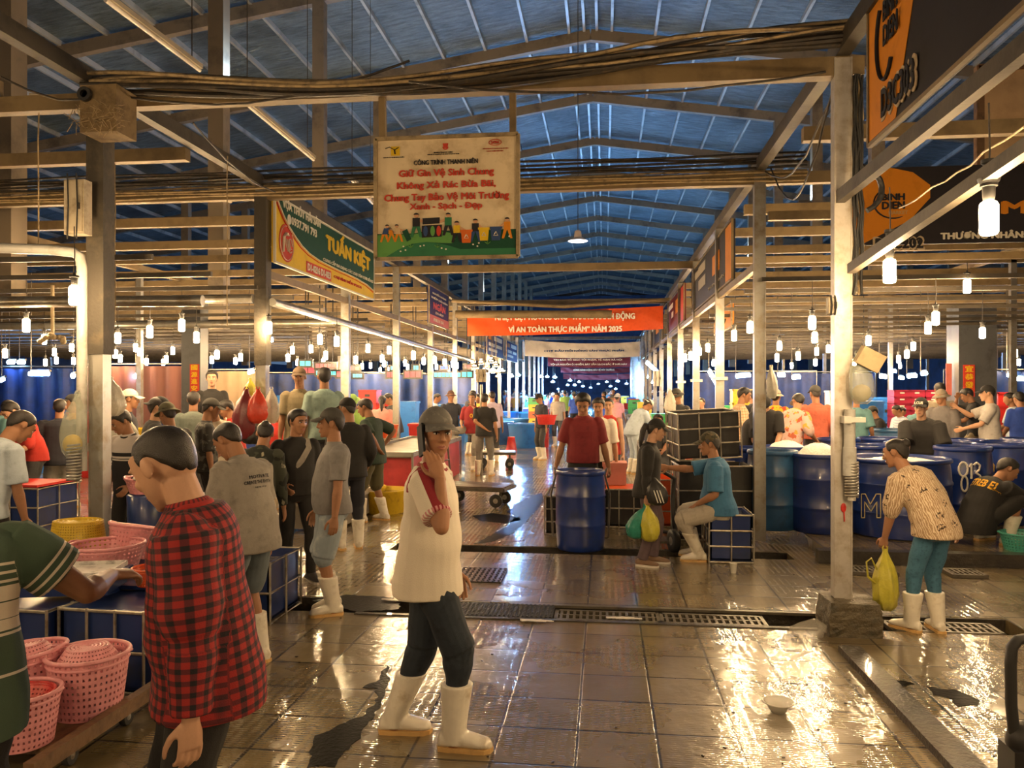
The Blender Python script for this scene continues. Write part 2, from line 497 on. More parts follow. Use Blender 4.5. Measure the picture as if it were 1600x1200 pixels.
def head_parts(mb, hc, R, lod, chin=1.0):
    """skull, face planes, nose, ears in the head frame R (x right, y forward, z up)"""
    P = lambda x, y, z: hc + R @ V((x, y, z))
    mb.ell(P(0, -.010, .028), (.075, .094, .083), R, 20, 14)
    mb.ell(P(0, -.040, -.018), (.060, .058, .058), R, 16, 10)
    secs = [(.06, .070, .078, .018), (.02, .069, .074, .024), (-.03, .063, .068, .030), (-.065, .053, .058, .037), (-.092, .040, .044, .046), (-.112, .022, .024, .058)]
    mb.loft([[P(math.cos(t) * rx, oy + math.sin(t) * ry, z) for t in [2 * math.pi * k / 18 for k in range(18)]] for z, rx, ry, oy in secs])
    mb.tube([P(0, .092, .030), P(0, .106, -.004), P(0, .113, -.022), P(0, .100, -.033)], [.008, .010, .014, .009], 8)
    for s in (-1, 1):
        mb.ell(P(s * .079, -.008, -.002), (.010, .020, .033), R, 8, 8)
        if lod < 2:
            mb.ell(P(s * .012, .100, -.026), (.009, .010, .008), R, 8, 6)
            mb.ell(P(s * .030, .083, .030), (.026, .013, .009), R, 8, 6)
            mb.ell(P(s * .036, .072, -.020), (.022, .022, .022), R, 8, 6)
    if lod < 2:
        mb.ell(P(0, .088, -.062), (.026, .013, .017), R, 10, 6)
        mb.ell(P(0, .078, -.100), (.020, .018, .016), R, 8, 6)
def face_details(root, hc, R):
    P = lambda x, y, z: hc + R @ V((x, y, z))
    for s in (-1, 1):
        mb = MB(); mb.ell(P(s * .030, .0865, .009), (.0145, .0085, .0068), R, 12, 8); e = mb.build('eye', eye_w, root, 180)
        mb = MB(); mb.ell(P(s * .030, .0925, .009), (.0062, .0035, .0062), R, 10, 6); mb.build('iris', eye_d, e, 180)
        mb = MB(); mb.tube([P(s * .014, .098, .0125), P(s * .030, .0985, .0175), P(s * .046, .089, .013)], [.0022, .003, .002], 6); mb.build('eyelash', hair_m, root, 180)
        mb = MB(); mb.tube([P(s * .011, .099, .029), P(s * .030, .099, .036), P(s * .052, .083, .032)], [.0035, .0045, .0025], 6, flat=1.0); mb.build('eyebrow', hair_m, root, 180)
    mb = MB()
    mb.tube([P(-.024, .093, -.060), P(-.008, .101, -.055), P(0, .1015, -.057), P(.008, .101, -.055), P(.024, .093, -.060)], [.002, .0045, .004, .0045, .002], 6)
    mb.tube([P(-.020, .094, -.064), P(0, .1005, -.068), P(.020, .094, -.064)], [.002, .0055, .002], 6)
    mb.build('mouth', lip_m, root, 180)
HL_MEN = [(0, 34), (38, 34), (56, 16), (70, -4), (80, -16), (88, 0), (104, 2), (118, -22), (140, -40), (180, -47)]
HL_WOM = [(0, 38), (40, 32), (62, 4), (78, -10), (88, 0), (104, 0), (118, -26), (140, -44), (180, -50)]
HL_BUZZ = [(0, 38), (40, 36), (60, 18), (72, 0), (80, -12), (88, 2), (104, 4), (118, -18), (140, -34), (180, -40)]
HL_CAP = [(0, 17), (60, 15), (100, 8), (180, -8)]
def interp(tab, a):
    a = abs(a)
    for (a0, v0), (a1, v1) in zip(tab, tab[1:]):
        if a <= a1: return v0 + (v1 - v0) * (a - a0) / (a1 - a0)
    return tab[-1][1]
def dome(mb, hc, R, tab, t, n=36, k=9, top=1.0, jag=0.0, seed=1):
    rnd = random.Random(seed)
    C = V((0, -.010, .026)); r = V((.0755, .0955, .084))
    P = lambda az, el, e: hc + R @ (C + V((math.sin(az) * math.cos(el) * (r.x + e), math.cos(az) * math.cos(el) * (r.y + e), (math.sin(el) if el > 0 else math.sin(el) * 1.5) * (r.z + e * top))))
    rings = [[] for _ in range(k + 2)]
    for i in range(n):
        azd = -180 + 360 * i / n
        lo = interp(tab, azd) + rnd.uniform(-jag, jag)
        az = math.radians(azd)
        rings[0].append(P(az, math.radians(lo - 1), -.012))
        for j in range(k + 1):
            f = j / k
            el = lo + (89 - lo) * f
            rings[j + 1].append(P(az, math.radians(el), t * (.35 + .65 * min(1, f * 3.2 + (.5 if jag == 0 else .0))) + rnd.uniform(-jag, jag) * .00018))
    mb.loft(rings)
def make_hair(root, hc, R, style, m, lod, seed=1):
    mb = MB()
    tab, t = {'short': (HL_MEN, .016), 'buzz': (HL_BUZZ, .007), 'full': (HL_MEN, .024), 'bun': (HL_WOM, .014), 'tail': (HL_WOM, .014), 'long': (HL_WOM, .018), 'under': ([(0, 30), (56, 14), (70, -4), (80, -16), (88, 0), (104, 2), (118, -20), (140, -36), (180, -43)], .007)}[style]
    dome(mb, hc, R, tab, t, 40 if lod < 2 else 20, 9 if lod < 2 else 5, jag=2.5 if lod < 2 else 0, seed=seed)
    P = lambda x, y, z: hc + R @ V((x, y, z))
    if style == 'bun': mb.ell(P(0, -.105, .06), (.042, .038, .042), R, 12, 8)
    if style == 'tail': mb.tube([P(0, -.095, .03), P(0, -.135, .02), P(.005, -.15, -.06), P(.01, -.14, -.17), P(.01, -.125, -.25)], [.022, .030, .032, .026, .008], 10)
    if style == 'long': mb.tube([P(0, -.06, .02), P(0, -.085, -.08), P(0, -.08, -.20)], [.085, .085, .05], 12, flat=.55, ref=(0, 1, 0))
    mb.build('hair', m, root, 180)
def make_cap(root, hc, R, kind, m, lod, m2=None):
    mb = MB(); P = lambda x, y, z: hc + R @ V((x, y, z))
    Rb = R @ rot('Z', 180) if kind == 'back' else R
    dome(mb, hc, Rb, HL_CAP, .016, 32 if lod < 2 else 18, 7, top=2.0)
    o = mb.build('cap' if kind != 'bucket' else 'hat', m, root, 180)
    b = MB()
    if kind in ('cap', 'back'):
        n = 12; rings = []
        for j, ext in enumerate((.0, .03, .06, .078)):
            up, dn = [], []
            for i in range(n + 1):
                a = math.radians(-58 + 116 * i / n)
                ca = math.cos(a)
                e = ext * (ca ** .5)
                p = V((math.sin(a) * (.090 + e * .30), -.010 + math.cos(a) * .108 + e, .056 - e * .25 - abs(math.sin(a)) ** 2 * (.012 + e * .40)))
                up.append(hc + Rb @ (p + V((0, 0, .004)))); dn.append(hc + Rb @ p)
            rings.append(up + dn[::-1])
        b.loft(rings); b.build('brim', m2 or m, o, 60)
    elif kind == 'bucket':
        rings = []
        for r_, z in ((.088, .045), (.135, .012), (.136, .006), (.088, .035)):
            rings.append([P(math.cos(t) * r_, -.01 + math.sin(t) * r_ * 1.15, z) for t in [2 * math.pi * k / 24 for k in range(24)]])
        b.loft(rings, caps=False); b.build('brim', m2 or m, o, 60)
    return o
def hand_parts(mb, w, d, n, side, curl, lod, spread=.0, thumb=.0):
    """w wrist, d hand direction, n palm normal (palm faces n), side = thumb direction; curl per finger (deg)"""
    d = V(d).normalized(); n = V(n); n = (n - d * n.dot(d)).normalized(); s = V(side); s = (s - d * s.dot(d) - n * s.dot(n)).normalized()
    el = lambda c, rs, rn: [c + s * (math.cos(t) * rs) + n * (math.sin(t) * rn) for t in [2 * math.pi * k / 10 for k in range(10)]]
    mb.loft([el(w - d * .02, .027, .021), el(w + d * .01, .029, .020), el(w + d * .045, .040, .016), el(w + d * .088, .041, .0135)])
    if lod >= 2:
        mb.rod(w + d * .085, w + d * .14 + n * .02, .022, .016); return
    if isinstance(curl, (int, float)): curl = [curl] * 4
    for i, (off, ln) in enumerate(((.030, .070), (.0105, .078), (-.0105, .072), (-.0305, .056))):
        p = w + d * (.086 - abs(off) * .12) + s * off
        ang = 0; c = curl[i]; q = [p]
        dd = (d + s * (off * spread * 8)).normalized()
        for seg, (fr, kc) in enumerate(((.46, .55), (.30, 1.0), (.24, .75))):
            ang += math.radians(c * kc)
            q.append(q[-1] + (dd * math.cos(ang) + n * math.sin(ang)) * ln * fr)
        for a, b_, r0, r1 in ((q[0], q[1], .0098, .0090), (q[1], q[2], .0090, .0082), (q[2], q[3], .0082, .0070)): mb.rod(a, b_, r0, r1, 8)
    b0 = w + d * .022 + s * .024 + n * .006
    t1 = b0 + (d * .62 + s * (.62 - .3 * thumb) + n * (.30 + .5 * thumb)).normalized() * .042
    t2 = t1 + (d * .80 + s * (.25 - .5 * thumb) + n * (.30 + .5 * thumb)).normalized() * .034
    t3 = t2 + (d * .9 + s * (.0 - .4 * thumb) + n * (.25 + .4 * thumb)).normalized() * .026
    mb.rod(b0, t1, .0135, .0115, 8); mb.rod(t1, t2, .0112, .0095, 8); mb.rod(t2, t3, .0095, .0075, 8)
def boot(root, A, knee, yaw, m, ms, kind, s, vox):
    """A ankle joint (local), toe direction yaw (deg clockwise seen from above; 0 = local +y)"""
    fw = V((math.sin(math.radians(yaw)), math.cos(math.radians(yaw)), 0)); rt = V((fw.y, -fw.x, 0)); up = V((0, 0, 1))
    sole = V((A.x, A.y, A.z - .085 * s))
    q = lambda x, y, z: sole + rt * x * s + fw * y * s + up * z * s
    mb = MB()
    ring = lambda c, rx, ry: [c + rt * math.cos(t) * rx * s + fw * math.sin(t) * ry * s for t in [2 * math.pi * k / 18 for k in range(18)]]
    def foot(tall):
        rings = []
        for y, w_, h in ((-.078, .022, .05), (-.066, .036, .066), (-.03, .040, .080), (.03, .042, .082), (.08, .047, .066), (.125, .050, .052), (.16, .044, .044), (.178, .030, .034), (.187, .012, .02)):
            h *= tall; y *= 1.06; w_ *= 1.10
            rings.append([q(math.cos(t) * w_, y, .012 + h * .5 + math.sin(t) * h * .5) for t in [2 * math.pi * k / 14 for k in range(14)]])
        mb.loft(rings)
    if kind == 'boot':
        foot(1.18)
        shin = (V(knee) - A).normalized()
        top = A + shin * .235 * s
        x = V((1, 0, 0))
        mb.loft([ring(A - up * .055 * s, .050, .066), ring(A + up * .0, .056, .064), ring(A + shin * .10 * s, .065, .069), ring(top, .078, .082), ring(top + shin * .014 * s, .080, .084)])
        o = mb.build('boot', m, root, 180)
        remesh(o, vox, 3)
    else:
        foot(.95); mb.loft([ring(A - up * .05 * s, .044, .055), ring(A + up * .012 * s, .046, .052)])
        o = mb.build('shoe' if kind == 'shoe' else 'sandal', m, root, 180); remesh(o, vox, 2)
    sb = MB(); n = 20; pts = []
    prof = [(-.088, .0), (-.075, .038), (-.02, .047), (.04, .047), (.10, .056), (.16, .054), (.19, .035), (.203, .0)]
    out = [q(x_, y_, 0) for y_, x_ in prof] + [q(-x_, y_, 0) for y_, x_ in prof[-2:0:-1]]
    sb.prism(out, (0, 0, .022 * s)); sb.build('sole', ms, o, 30)
def person(label, loc, face, H=1.64, lod=1, tone=1, group=None, pelvis=(0, 0, .0), lean=0, roll=0, twist=0, head=(0, 0), hipyaw=0,
           hl=(-.25, .04, .83), hr=(.25, .04, .83), el=None, er=None, hdl=None, hdr=None, npl=None, npr=None, cl=22, cr=22, tl=None, tr=None, thl=.0, thr=.0,
           fl=(-.10, .0), fr=(.10, .0), fyl=-8, fyr=8, kl=(-.1, 1, 0), kr=(.1, 1, 0), lfz=0, rfz=0, absfeet=None,
           hair='short', hairm=None, cap=None, capm=None, brim=None, shirt=None, sleeve=.5, hem=-.10, fit=1.0, collar=None, pants=None, plen=1.0, pfit=1.0,
           feet='boot', footm=None, solem=None, belly=0.0, build=1.0, face_on=None, pattern=False, fold=.006, seed=0, flare=0.0, neckline=0.0, extra=None, hs=1.0, neck=.105):
    """one person: Empty at the feet, a continuous body mesh, hair / clothing / footwear as children"""
    s = H / 1.70
    face = face + math.degrees(math.atan2(loc[0], loc[1]))      # given as seen along the sight line
    root = empty('person', loc, -math.radians(face), label, 'person', group)
    vox = {0: .0046, 1: .0085, 2: .015, 3: .022}[lod]
    P = V((pelvis[0], pelvis[1], .93 + pelvis[2])) * s
    def tilt(f): return rot('Z', -twist * f) @ rot('Y', roll * f) @ rot('X', -lean * f) @ V((0, 0, 1))
    u0, u1 = tilt(.55), tilt(1.0)
    rh = rot('Z', -hipyaw) @ V((1, 0, 0)); rs = rot('Z', -twist) @ rot('Y', roll) @ V((1, 0, 0))
    def spine(h):
        h_ = h * s
        c = P + u0 * min(h_, .18 * s) + u1 * max(0, h_ - .18 * s) if h > 0 else P + V((0, 0, h_)) * .9 + u0 * h_ * .1
        t = max(0, min(1, h / .42)); r = (rh * (1 - t) + rs * t).normalized()
        u = (u0 * (1 - t) + u1 * t) if h > 0 else V((0, 0, 1))
        r = (r - u * r.dot(u)).normalized(); f = u.cross(r).normalized()
        return c, r, f
    TS = [(-.13, .135, .095, -.005), (-.07, .165, .118, -.01), (.0, .165, .118, -.008), (.10, .148, .104, .004), (.17, .146, .102, .006), (.26, .156, .112, .006), (.35, .168, .118, .0), (.42, .172, .104, -.008), (.465, .145, .080, -.012), (.495, .085, .062, -.012), (.515, .060, .056, -.010)]
    def torso(mb, ex, h0=-.2, h1=.6, widen=0.0, hemflare=0.0):
        rings = []
        secs = [t for t in TS if h0 < t[0] < h1]
        def at(h):
            for a, b_ in zip(TS, TS[1:]):
                if a[0] <= h <= b_[0]:
                    k = (h - a[0]) / (b_[0] - a[0]); return (h,) + tuple(a[i] + (b_[i] - a[i]) * k for i in (1, 2, 3))
            return (h,) + (TS[0] if h < TS[0][0] else TS[-1])[1:]
        if h0 > -.2: secs = [at(h0)] + secs
        if h1 < .6: secs = secs + [at(h1)]
        for i, (h, rx, ry, oy) in enumerate(secs):
            c, r, f = spine(h)
            bel = belly * math.exp(-((h - .10) / .14) ** 2)
            k = build
            rx_, ry_ = rx * k + ex + bel * .35 + widen, ry * k + ex + bel * .5 + widen * .6
            if hemflare and h < .34: rx_ = max(rx_, .158 * k + ex); ry_ = max(ry_, .112 * k + ex)
            if hemflare and h < .30:
                wt = min(1, (.30 - h) / .38); rx_ = max(rx_, ex + k * (.158 + .014 * wt)) + .006 * min(fit, 1.4) * wt; ry_ = max(ry_, ex + k * (.112 + .014 * wt)) + (.013 * min(fit, 1.4) + flare) * wt
            c = c + f * (oy + bel * .55) * s
            rings.append([c + r * (math.copysign(abs(math.cos(t)) ** .85, math.cos(t)) * rx_ * s) + f * (math.copysign(abs(math.sin(t)) ** .85, math.sin(t)) * ry_ * s) for t in [2 * math.pi * q / 24 for q in range(24)]])
        mb.loft(rings)
    cN, rN, fN = spine(.50); cS, rS, fS = spine(.435)
    shl, shr = cS - rS * .168 * s * build, cS + rS * .168 * s * build
    nb, nt_ = spine(.49)[0], None
    hy, hp = head[0], head[1]
    Rh = rot('Z', -twist) @ rot('Y', roll * .5) @ rot('X', -lean * .75) @ rot('Z', -hy) @ rot('X', -hp) 
    if len(head) > 2: Rh = Rh @ rot('Y', head[2])
    neckdir = (u1 * .75 + (Rh @ V((0, 0, 1))) * .5 + fN * .10).normalized()
    nt_ = nb + neckdir * neck * s
    hc = nt_ + (Rh @ V((0, .018, .085))) * s * hs
    Rhs = Rh * (s * hs)
    l1, l2 = .285 * s, .245 * s
    T = lambda t: V(t) * s
    if extra == 'phone':
        hdr, npr, tr = V((-.24, -.36, .88)), V((-.9, -.30, -.15)), V((.1, -1, -.1))
    elb_l, wr_l = ik(shl, T(hl), l1, l2, el or (-.35, -1, -.15)); elb_r, wr_r = ik(shr, T(hr), l1, l2, er or (.35, -1, -.15))
    if extra == 'phone':          # elbow low in front, forearm upright, hand on the cheek
        elb_r = shr + V((.175, .105, -.185)) * s
        wr_r = elb_r + (T(hr) - elb_r).normalized() * l2
    hips = [spine(-.02)[0] - rh * .088 * s, spine(-.02)[0] + rh * .088 * s]
    fz = (lfz, rfz)
    ank = [V((fl[0] * s, fl[1] * s, (.085 + lfz) * s)), V((fr[0] * s, fr[1] * s, (.085 + rfz) * s))]
    th, sh_ = .43 * s, .415 * s
    kn = []
    for i, k_ in ((0, kl), (1, kr)):
        k, a = ik(hips[i], ank[i], th, sh_, k_); kn.append(k)
        if (a - ank[i]).length > .004: ank[i] = a
    info = dict(root=root, hc=hc, R=Rh, wl=wr_l, wr=wr_r, el=elb_l, er=elb_r, shl=shl, shr=shr, s=s, kn=kn, ank=ank, P=P, chest=spine(.33), back=spine)
    # ---- body
    mb = MB(); sk = skin(tone)
    torso(mb, -.012)
    mb.rod(nb - neckdir * .05 * s, nt_ + neckdir * .03 * s, .064 * s, .056 * s, 14)
    head_parts(mb, hc, Rhs, lod)
    for sh0, e, w, left in ((shl, elb_l, wr_l, True), (shr, elb_r, wr_r, False)):
        mb.ell(sh0, (.060 * s,) * 3, None, 12, 8)
        ua = (e - sh0); fa = (w - e)
        mb.tube([sh0, sh0 + ua * .35, sh0 + ua * .7, e], [.055 * s * build, .052 * s * build, .043 * s * build, .038 * s], 12)
        mb.ell(e, (.038 * s,) * 3, None, 10, 8)
        mb.tube([e, e + fa * .25, e + fa * .6, w], [.038 * s, .043 * s * build, .035 * s, .026 * s], 12)
        d = (hdl if left else hdr) or fa
        if (hdl if left else hdr): d = V(d)
        npn = (npl if left else npr); tn = (tl if left else tr)
        npn = V(npn) if npn else V((1 if left else -1, 0, 0)); tn = V(tn) if tn else V((0, 1, 0))
        if s == s:
            hb = MB(); hand_parts(hb, V((0, 0, 0)), d, npn, tn, cl if left else cr, lod, thumb=thl if left else thr)
            mb.add([V(v) * s + w for v in hb.v], hb.f)
    for i in (0, 1):
        h_, k, a = hips[i], kn[i], ank[i]
        c1 = .86 if pants is not None else 1.0; c2 = .80 if (pants is not None and plen > .6) else (.9 if feet == 'boot' else 1.0)
        mb.tube([h_ + V((0, 0, .03)) * s, h_ + (k - h_) * .3, h_ + (k - h_) * .7, k], [.088 * s * build * c1, .080 * s * build * c1, .062 * s * c1, .054 * s * c2], 14)
        mb.ell(k, (.054 * s * c2,) * 3, None, 10, 8)
        sd = a - k
        mb.tube([k, k + sd * .3, k + sd * .65, a], [.052 * s * c2, .058 * s * c2, .044 * s * c2, .036 * s * c2], 12)
        mb.rod(a, a - V((0, 0, .06)) * s, .036 * s, .04 * s, 10)
    body = mb.build('body', sk, root, 180)
    remesh(body, vox, 4 if lod < 2 else 3)
    if (face_on if face_on is not None else lod < 2): face_details(root, hc, Rhs)
    if hair: make_hair(root, hc, Rhs, hair, hairm or hair_m, lod, seed + 3)
    if cap: make_cap(root, hc, Rhs, cap, capm, lod, brim)
    cvx = {0: .0065, 1: .010, 2: .016, 3: .024}[lod]
    # ---- trousers
    if pants is not None:
        mb = MB(); torso(mb, .006, -.2, .09)
        if feet == 'boot' and plen > .5: plen = min(plen, .775)
        for i in (0, 1):
            h_, k, a = hips[i], kn[i], ank[i]
            g_ = .012 * pfit
            mb.tube([h_ + V((0, 0, .04)) * s, h_ + (k - h_) * .35, h_ + (k - h_) * .75 if plen > .45 else h_ + (k - h_) * .6, h_ + (k - h_) * min(1, plen * 2)], [(.075 + g_) * s, (.079 + g_) * s, (.069 + g_ * 1.2) * s, (.062 + g_ * 1.4) * s], 16)
            if plen > .5:
                f_ = (plen - .5) * 2; sd = a - k
                mb.ell(k, ((.060 + g_) * s,) * 3, None, 12, 8)
                mb.tube([k, k + sd * .3 * f_, k + sd * .7 * f_, k + sd * f_], [(.060 + g_) * s, (.060 + g_) * s, (.050 + g_ * .6) * s, (.046 + (g_ * .3 if feet == 'boot' else g_)) * s], 14)
        o = mb.build('trousers' if plen > .6 else 'shorts', pants, root, 180)
        remesh(o, cvx, 3, folds(fold * s, seed, (10, 10, 26)) if lod < 2 else None)
        info['pants'] = o
    # ---- top
    if shirt is not None:
        mb = MB(); ex = .010 + .008 * fit
        torso(mb, ex, hem, .505, 0, 1.0)
        c, r, f = spine(.50)
        mb.tube([c - (u1 * .05 * s), c + neckdir * (.028 - neckline) * s], [.085 * s, .066 * s], 16)
        bones = [(spine(.5)[0], spine(-.05)[0], .15 * s, (0, 1, 0))]
        for sh0, e, w in ((shl, elb_l, wr_l), (shr, elb_r, wr_r)):
            if sleeve <= 0: continue
            ua, fa = e - sh0, w - e
            mb.ell(sh0, ((.066 + .004 * fit) * s,) * 3, None, 12, 8)
            g_ = .012 * fit
            k = min(sleeve, .5) * 2
            mb.tube([sh0 - ua * .05, sh0 + ua * .35 * k, sh0 + ua * .75 * k, sh0 + ua * k], [(.060 + g_) * s * build, (.058 + g_ * 1.1) * s * build, (.052 + g_ * 1.4) * s * build, (.048 + g_ * (1.8 if sleeve <= .5 else 1)) * s * build], 16)
            bones.append((sh0, e, .055 * s, (0, 1, 0)))
            if sleeve > .5:
                k = (sleeve - .5) * 2
                mb.ell(e, ((.042 + g_) * s,) * 3, None, 12, 8)
                mb.tube([e, e + fa * .35 * k, e + fa * .8 * k, e + fa * k], [(.042 + g_) * s, (.044 + g_) * s, (.034 + g_) * s, (.030 + g_) * s], 14)
                bones.append((e, w, .042 * s, (0, 1, 0)))
        o = mb.build('shirt', shirt, root, 180)
        remesh(o, cvx, 3, chain(folds(fold * s, seed + 5, (10, 10, 20)) if lod < 2 else None, pattern_attr(bones) if pattern else None))
        info['shirt'] = o
        if collar is not None:
            b = MB(); pts = []
            for k in range(17):
                t = 2 * math.pi * k / 16 + math.pi / 2
                pts.append(c + neckdir * .012 * s + r * math.cos(t) * .071 * s + f * math.sin(t) * .068 * s - u1 * (.022 * s * max(0, math.sin(t))))
            b.tube(pts, .013 * s, 8, caps=True); b.build('collar', collar, root, 180)
    # ---- feet
    if feet:
        for i, yw in ((0, fyl), (1, fyr)):
            fm = footm or {'boot': boot_m, 'shoe': shoe_b, 'sandal': shoe_d}[feet]
            boot(root, ank[i], kn[i], yw, fm, solem or {'boot': sole_m, 'shoe': shoe_s, 'sandal': shoe_d}[feet], feet, s, .007 if lod == 0 else (.010 if lod == 1 else .016))
    info['M'] = Matrix.Translation(V(loc)) @ Matrix.Rotation(-math.radians(face), 4, 'Z')
    return info
def wpt(info, p): return info['M'] @ V(p)
# ------------------------------------------------------------------ lettering
TEXT_CACHE = {}
def text_mesh(txt, bold=.0, extrude=.004):
    txt = txt.replace('Đ', '\u00d0')
    k = (txt, bold, extrude)
    if k not in TEXT_CACHE:
        c = bpy.data.curves.new('lettering', 'FONT'); c.body = txt; c.extrude = extrude; c.resolution_u = 2
        c.align_x = 'CENTER'; c.align_y = 'CENTER'
        o = bpy.data.objects.new('lettering', c)
        COL.objects.link(o)
        me = bpy.data.meshes.new_from_object(o)
        bpy.data.objects.remove(o); bpy.data.curves.remove(c)
        a = vget(me)
        f = [tuple(p.vertices) for p in me.polygons]
        bpy.data.meshes.remove(me)
        if bold > 0:          # heavier strokes: the glyphs are laid several times, slightly shifted
            offs = [(-bold, 0), (bold, 0), (0, bold * .7), (0, -bold * .7)]
            n = len(a)
            a = np.concatenate([a + np.array([dx, dy, .12 * q if extrude else 0], np.float32) for q, (dx, dy) in enumerate(offs)])
            f = [tuple(i + n * q for i in p) for q in range(len(offs)) for p in f]
        TEXT_CACHE[k] = (a, f)
    return TEXT_CACHE[k]
def lettering(txt, c, right, up, width, height, m, parent=None, bold=.03, name='lettering', thick=.004, slant=0.0):
    """text fitted into width x height (metres) centred at c on the plane right/up"""
    a, f = text_mesh(txt, bold, .5)
    if len(a) == 0: return None
    lo, hi = a.min(0), a.max(0)
    b = a.copy()
    b[:, 0] = (a[:, 0] - (lo[0] + hi[0]) / 2) / (hi[0] - lo[0]) * width
    b[:, 1] = (a[:, 1] - (lo[1] + hi[1]) / 2) / (hi[1] - lo[1]) * height
    b[:, 0] += b[:, 1] * slant
    b[:, 2] = a[:, 2] / max(1e-6, (hi[2] - lo[2])) * thick * 2
    R_, U = V(right).normalized(), V(up).normalized(); N = R_.cross(U)
    pts = np.array(c) + b[:, :1] * np.array(R_) + b[:, 1:2] * np.array(U) + b[:, 2:] * np.array(N)
    me = bpy.data.meshes.new(name)
    me.from_pydata([tuple(p) for p in pts], [], f); me.materials.append(m)
    o = bpy.data.objects.new(name, me); COL.objects.link(o)
    if parent is not None:
        o.parent = parent
    return o
def print_on(target, txt, o_, d_, right, up, width, height, m, name='print', bold=.04, dist=.6):
    """lettering laid onto a garment: each vertex is dropped along d_ onto the surface (local coordinates of the person)"""
    a, f = text_mesh(txt, bold, .0)
    lo, hi = a.min(0), a.max(0)
    x = (a[:, 0] - (lo[0] + hi[0]) / 2) / (hi[0] - lo[0]) * width; y = (a[:, 1] - (lo[1] + hi[1]) / 2) / (hi[1] - lo[1]) * height
    me = target.data
    bv = BVHTree.FromPolygons([v.co for v in me.vertices], [p.vertices for p in me.polygons])
    R_, U, D_ = V(right).normalized(), V(up).normalized(), V(d_).normalized()
    vs = []
    for i in range(len(a)):
        q = V(o_) + R_ * x[i] + U * y[i]
        h = bv.ray_cast(q - D_ * dist, D_)
        vs.append(h[0] - D_ * .004 if h[0] is not None else q)
    mb = MB(); mb.add(vs, f)
    return mb.build(name, m, target)
# ------------------------------------------------------------------ garments with their own patterns
def plaid_mat():
    m, nt, b = nmat('red and black check flannel')
    a = node(nt, 'ShaderNodeAttribute', attribute_name='pat')
    sp = node(nt, 'ShaderNodeSeparateXYZ'); L(nt, a.outputs['Vector'], sp.inputs[0])
    T_ = .034
    fu = math_(nt, 'FRACT', math_(nt, 'DIVIDE', sp.outputs[0], T_)); fv = math_(nt, 'FRACT', math_(nt, 'DIVIDE', sp.outputs[1], T_))
    su = math_(nt, 'MULTIPLY', ramp(nt, fu, .50, .56), math_(nt, 'SUBTRACT', 1, ramp(nt, fu, .94, 1.0)))
    sv = math_(nt, 'MULTIPLY', ramp(nt, fv, .50, .56), math_(nt, 'SUBTRACT', 1, ramp(nt, fv, .94, 1.0)))
    k = math_(nt, 'MULTIPLY', math_(nt, 'ADD', su, sv), .5)
    tc = node(nt, 'ShaderNodeTexCoord').outputs['Object']
    base = mixc(nt, noise(nt, tc, 18, 4), (.24, .010, .010), (.34, .026, .022))
    c = mixc(nt, ramp(nt, k, 0, .5), base, (.095, .012, .016))
    c = mixc(nt, ramp(nt, k, .5, 1.0), c, (.010, .008, .012))
    L(nt, c, b.inputs['Base Color']); b.inputs['Roughness'].default_value = .9
    bump(nt, noise(nt, tc, 240, 3), .25, .01, b)
    return m
def stripe_mat():
    m, nt, b = nmat('green shirt with cream stripes')
    a = node(nt, 'ShaderNodeAttribute', attribute_name='pat')
    sp = node(nt, 'ShaderNodeSeparateXYZ'); L(nt, a.outputs['Vector'], sp.inputs[0])
    v = sp.outputs[1]
    col = (.05, .085, .055); cr = (.62, .56, .44)
    c = None; tot = None
    for v0, w in ((.115, .004), (.14, .004), (.165, .004), (.20, .022), (.232, .006), (.25, .022), (.28, .006), (.295, .010), (.315, .004), (.43, .004)):
        k = math_(nt, 'LESS_THAN', math_(nt, 'ABSOLUTE', math_(nt, 'SUBTRACT', v, v0)), w)
        tot = k if tot is None else math_(nt, 'MAXIMUM', tot, k)
    L(nt, mixc(nt, tot, col, cr), b.inputs['Base Color']); b.inputs['Roughness'].default_value = .9
    tc = node(nt, 'ShaderNodeTexCoord').outputs['Object']
    bump(nt, noise(nt, tc, 240, 3), .25, .01, b)
    return m
def band_mat(name, bands, base):
    """bands = [(v0, v1, colour)] measured down from the neck"""
    m, nt, b = nmat(name)
    a = node(nt, 'ShaderNodeAttribute', attribute_name='pat')
    sp = node(nt, 'ShaderNodeSeparateXYZ'); L(nt, a.outputs['Vector'], sp.inputs[0])
    c = node(nt, 'ShaderNodeRGB'); c.outputs[0].default_value = rgba(base); c = c.outputs[0]
    for ax, v0, v1, colr in bands:
        q = sp.outputs[ax]
        k = math_(nt, 'MULTIPLY', math_(nt, 'GREATER_THAN', q, v0), math_(nt, 'LESS_THAN', q, v1))
        c = mixc(nt, k, c, colr)
    L(nt, c, b.inputs['Base Color']); b.inputs['Roughness'].default_value = .85
    tc = node(nt, 'ShaderNodeTexCoord').outputs['Object']
    bump(nt, noise(nt, tc, 240, 3), .25, .01, b)
    return m
def check_mat(name, a_, b_, T_=.03, vertical=True):
    m, nt, b = nmat(name)
    a = node(nt, 'ShaderNodeAttribute', attribute_name='pat')
    sp = node(nt, 'ShaderNodeSeparateXYZ'); L(nt, a.outputs['Vector'], sp.inputs[0])
    fu = math_(nt, 'GREATER_THAN', math_(nt, 'FRACT', math_(nt, 'DIVIDE', sp.outputs[0], T_)), .5)
    fv = math_(nt, 'GREATER_THAN', math_(nt, 'FRACT', math_(nt, 'DIVIDE', sp.outputs[1], T_ * 1.5)), .7)
    L(nt, mixc(nt, math_(nt, 'MULTIPLY', math_(nt, 'ADD', fu, fv), .5), a_, b_), b.inputs['Base Color']); b.inputs['Roughness'].default_value = .9
    return m
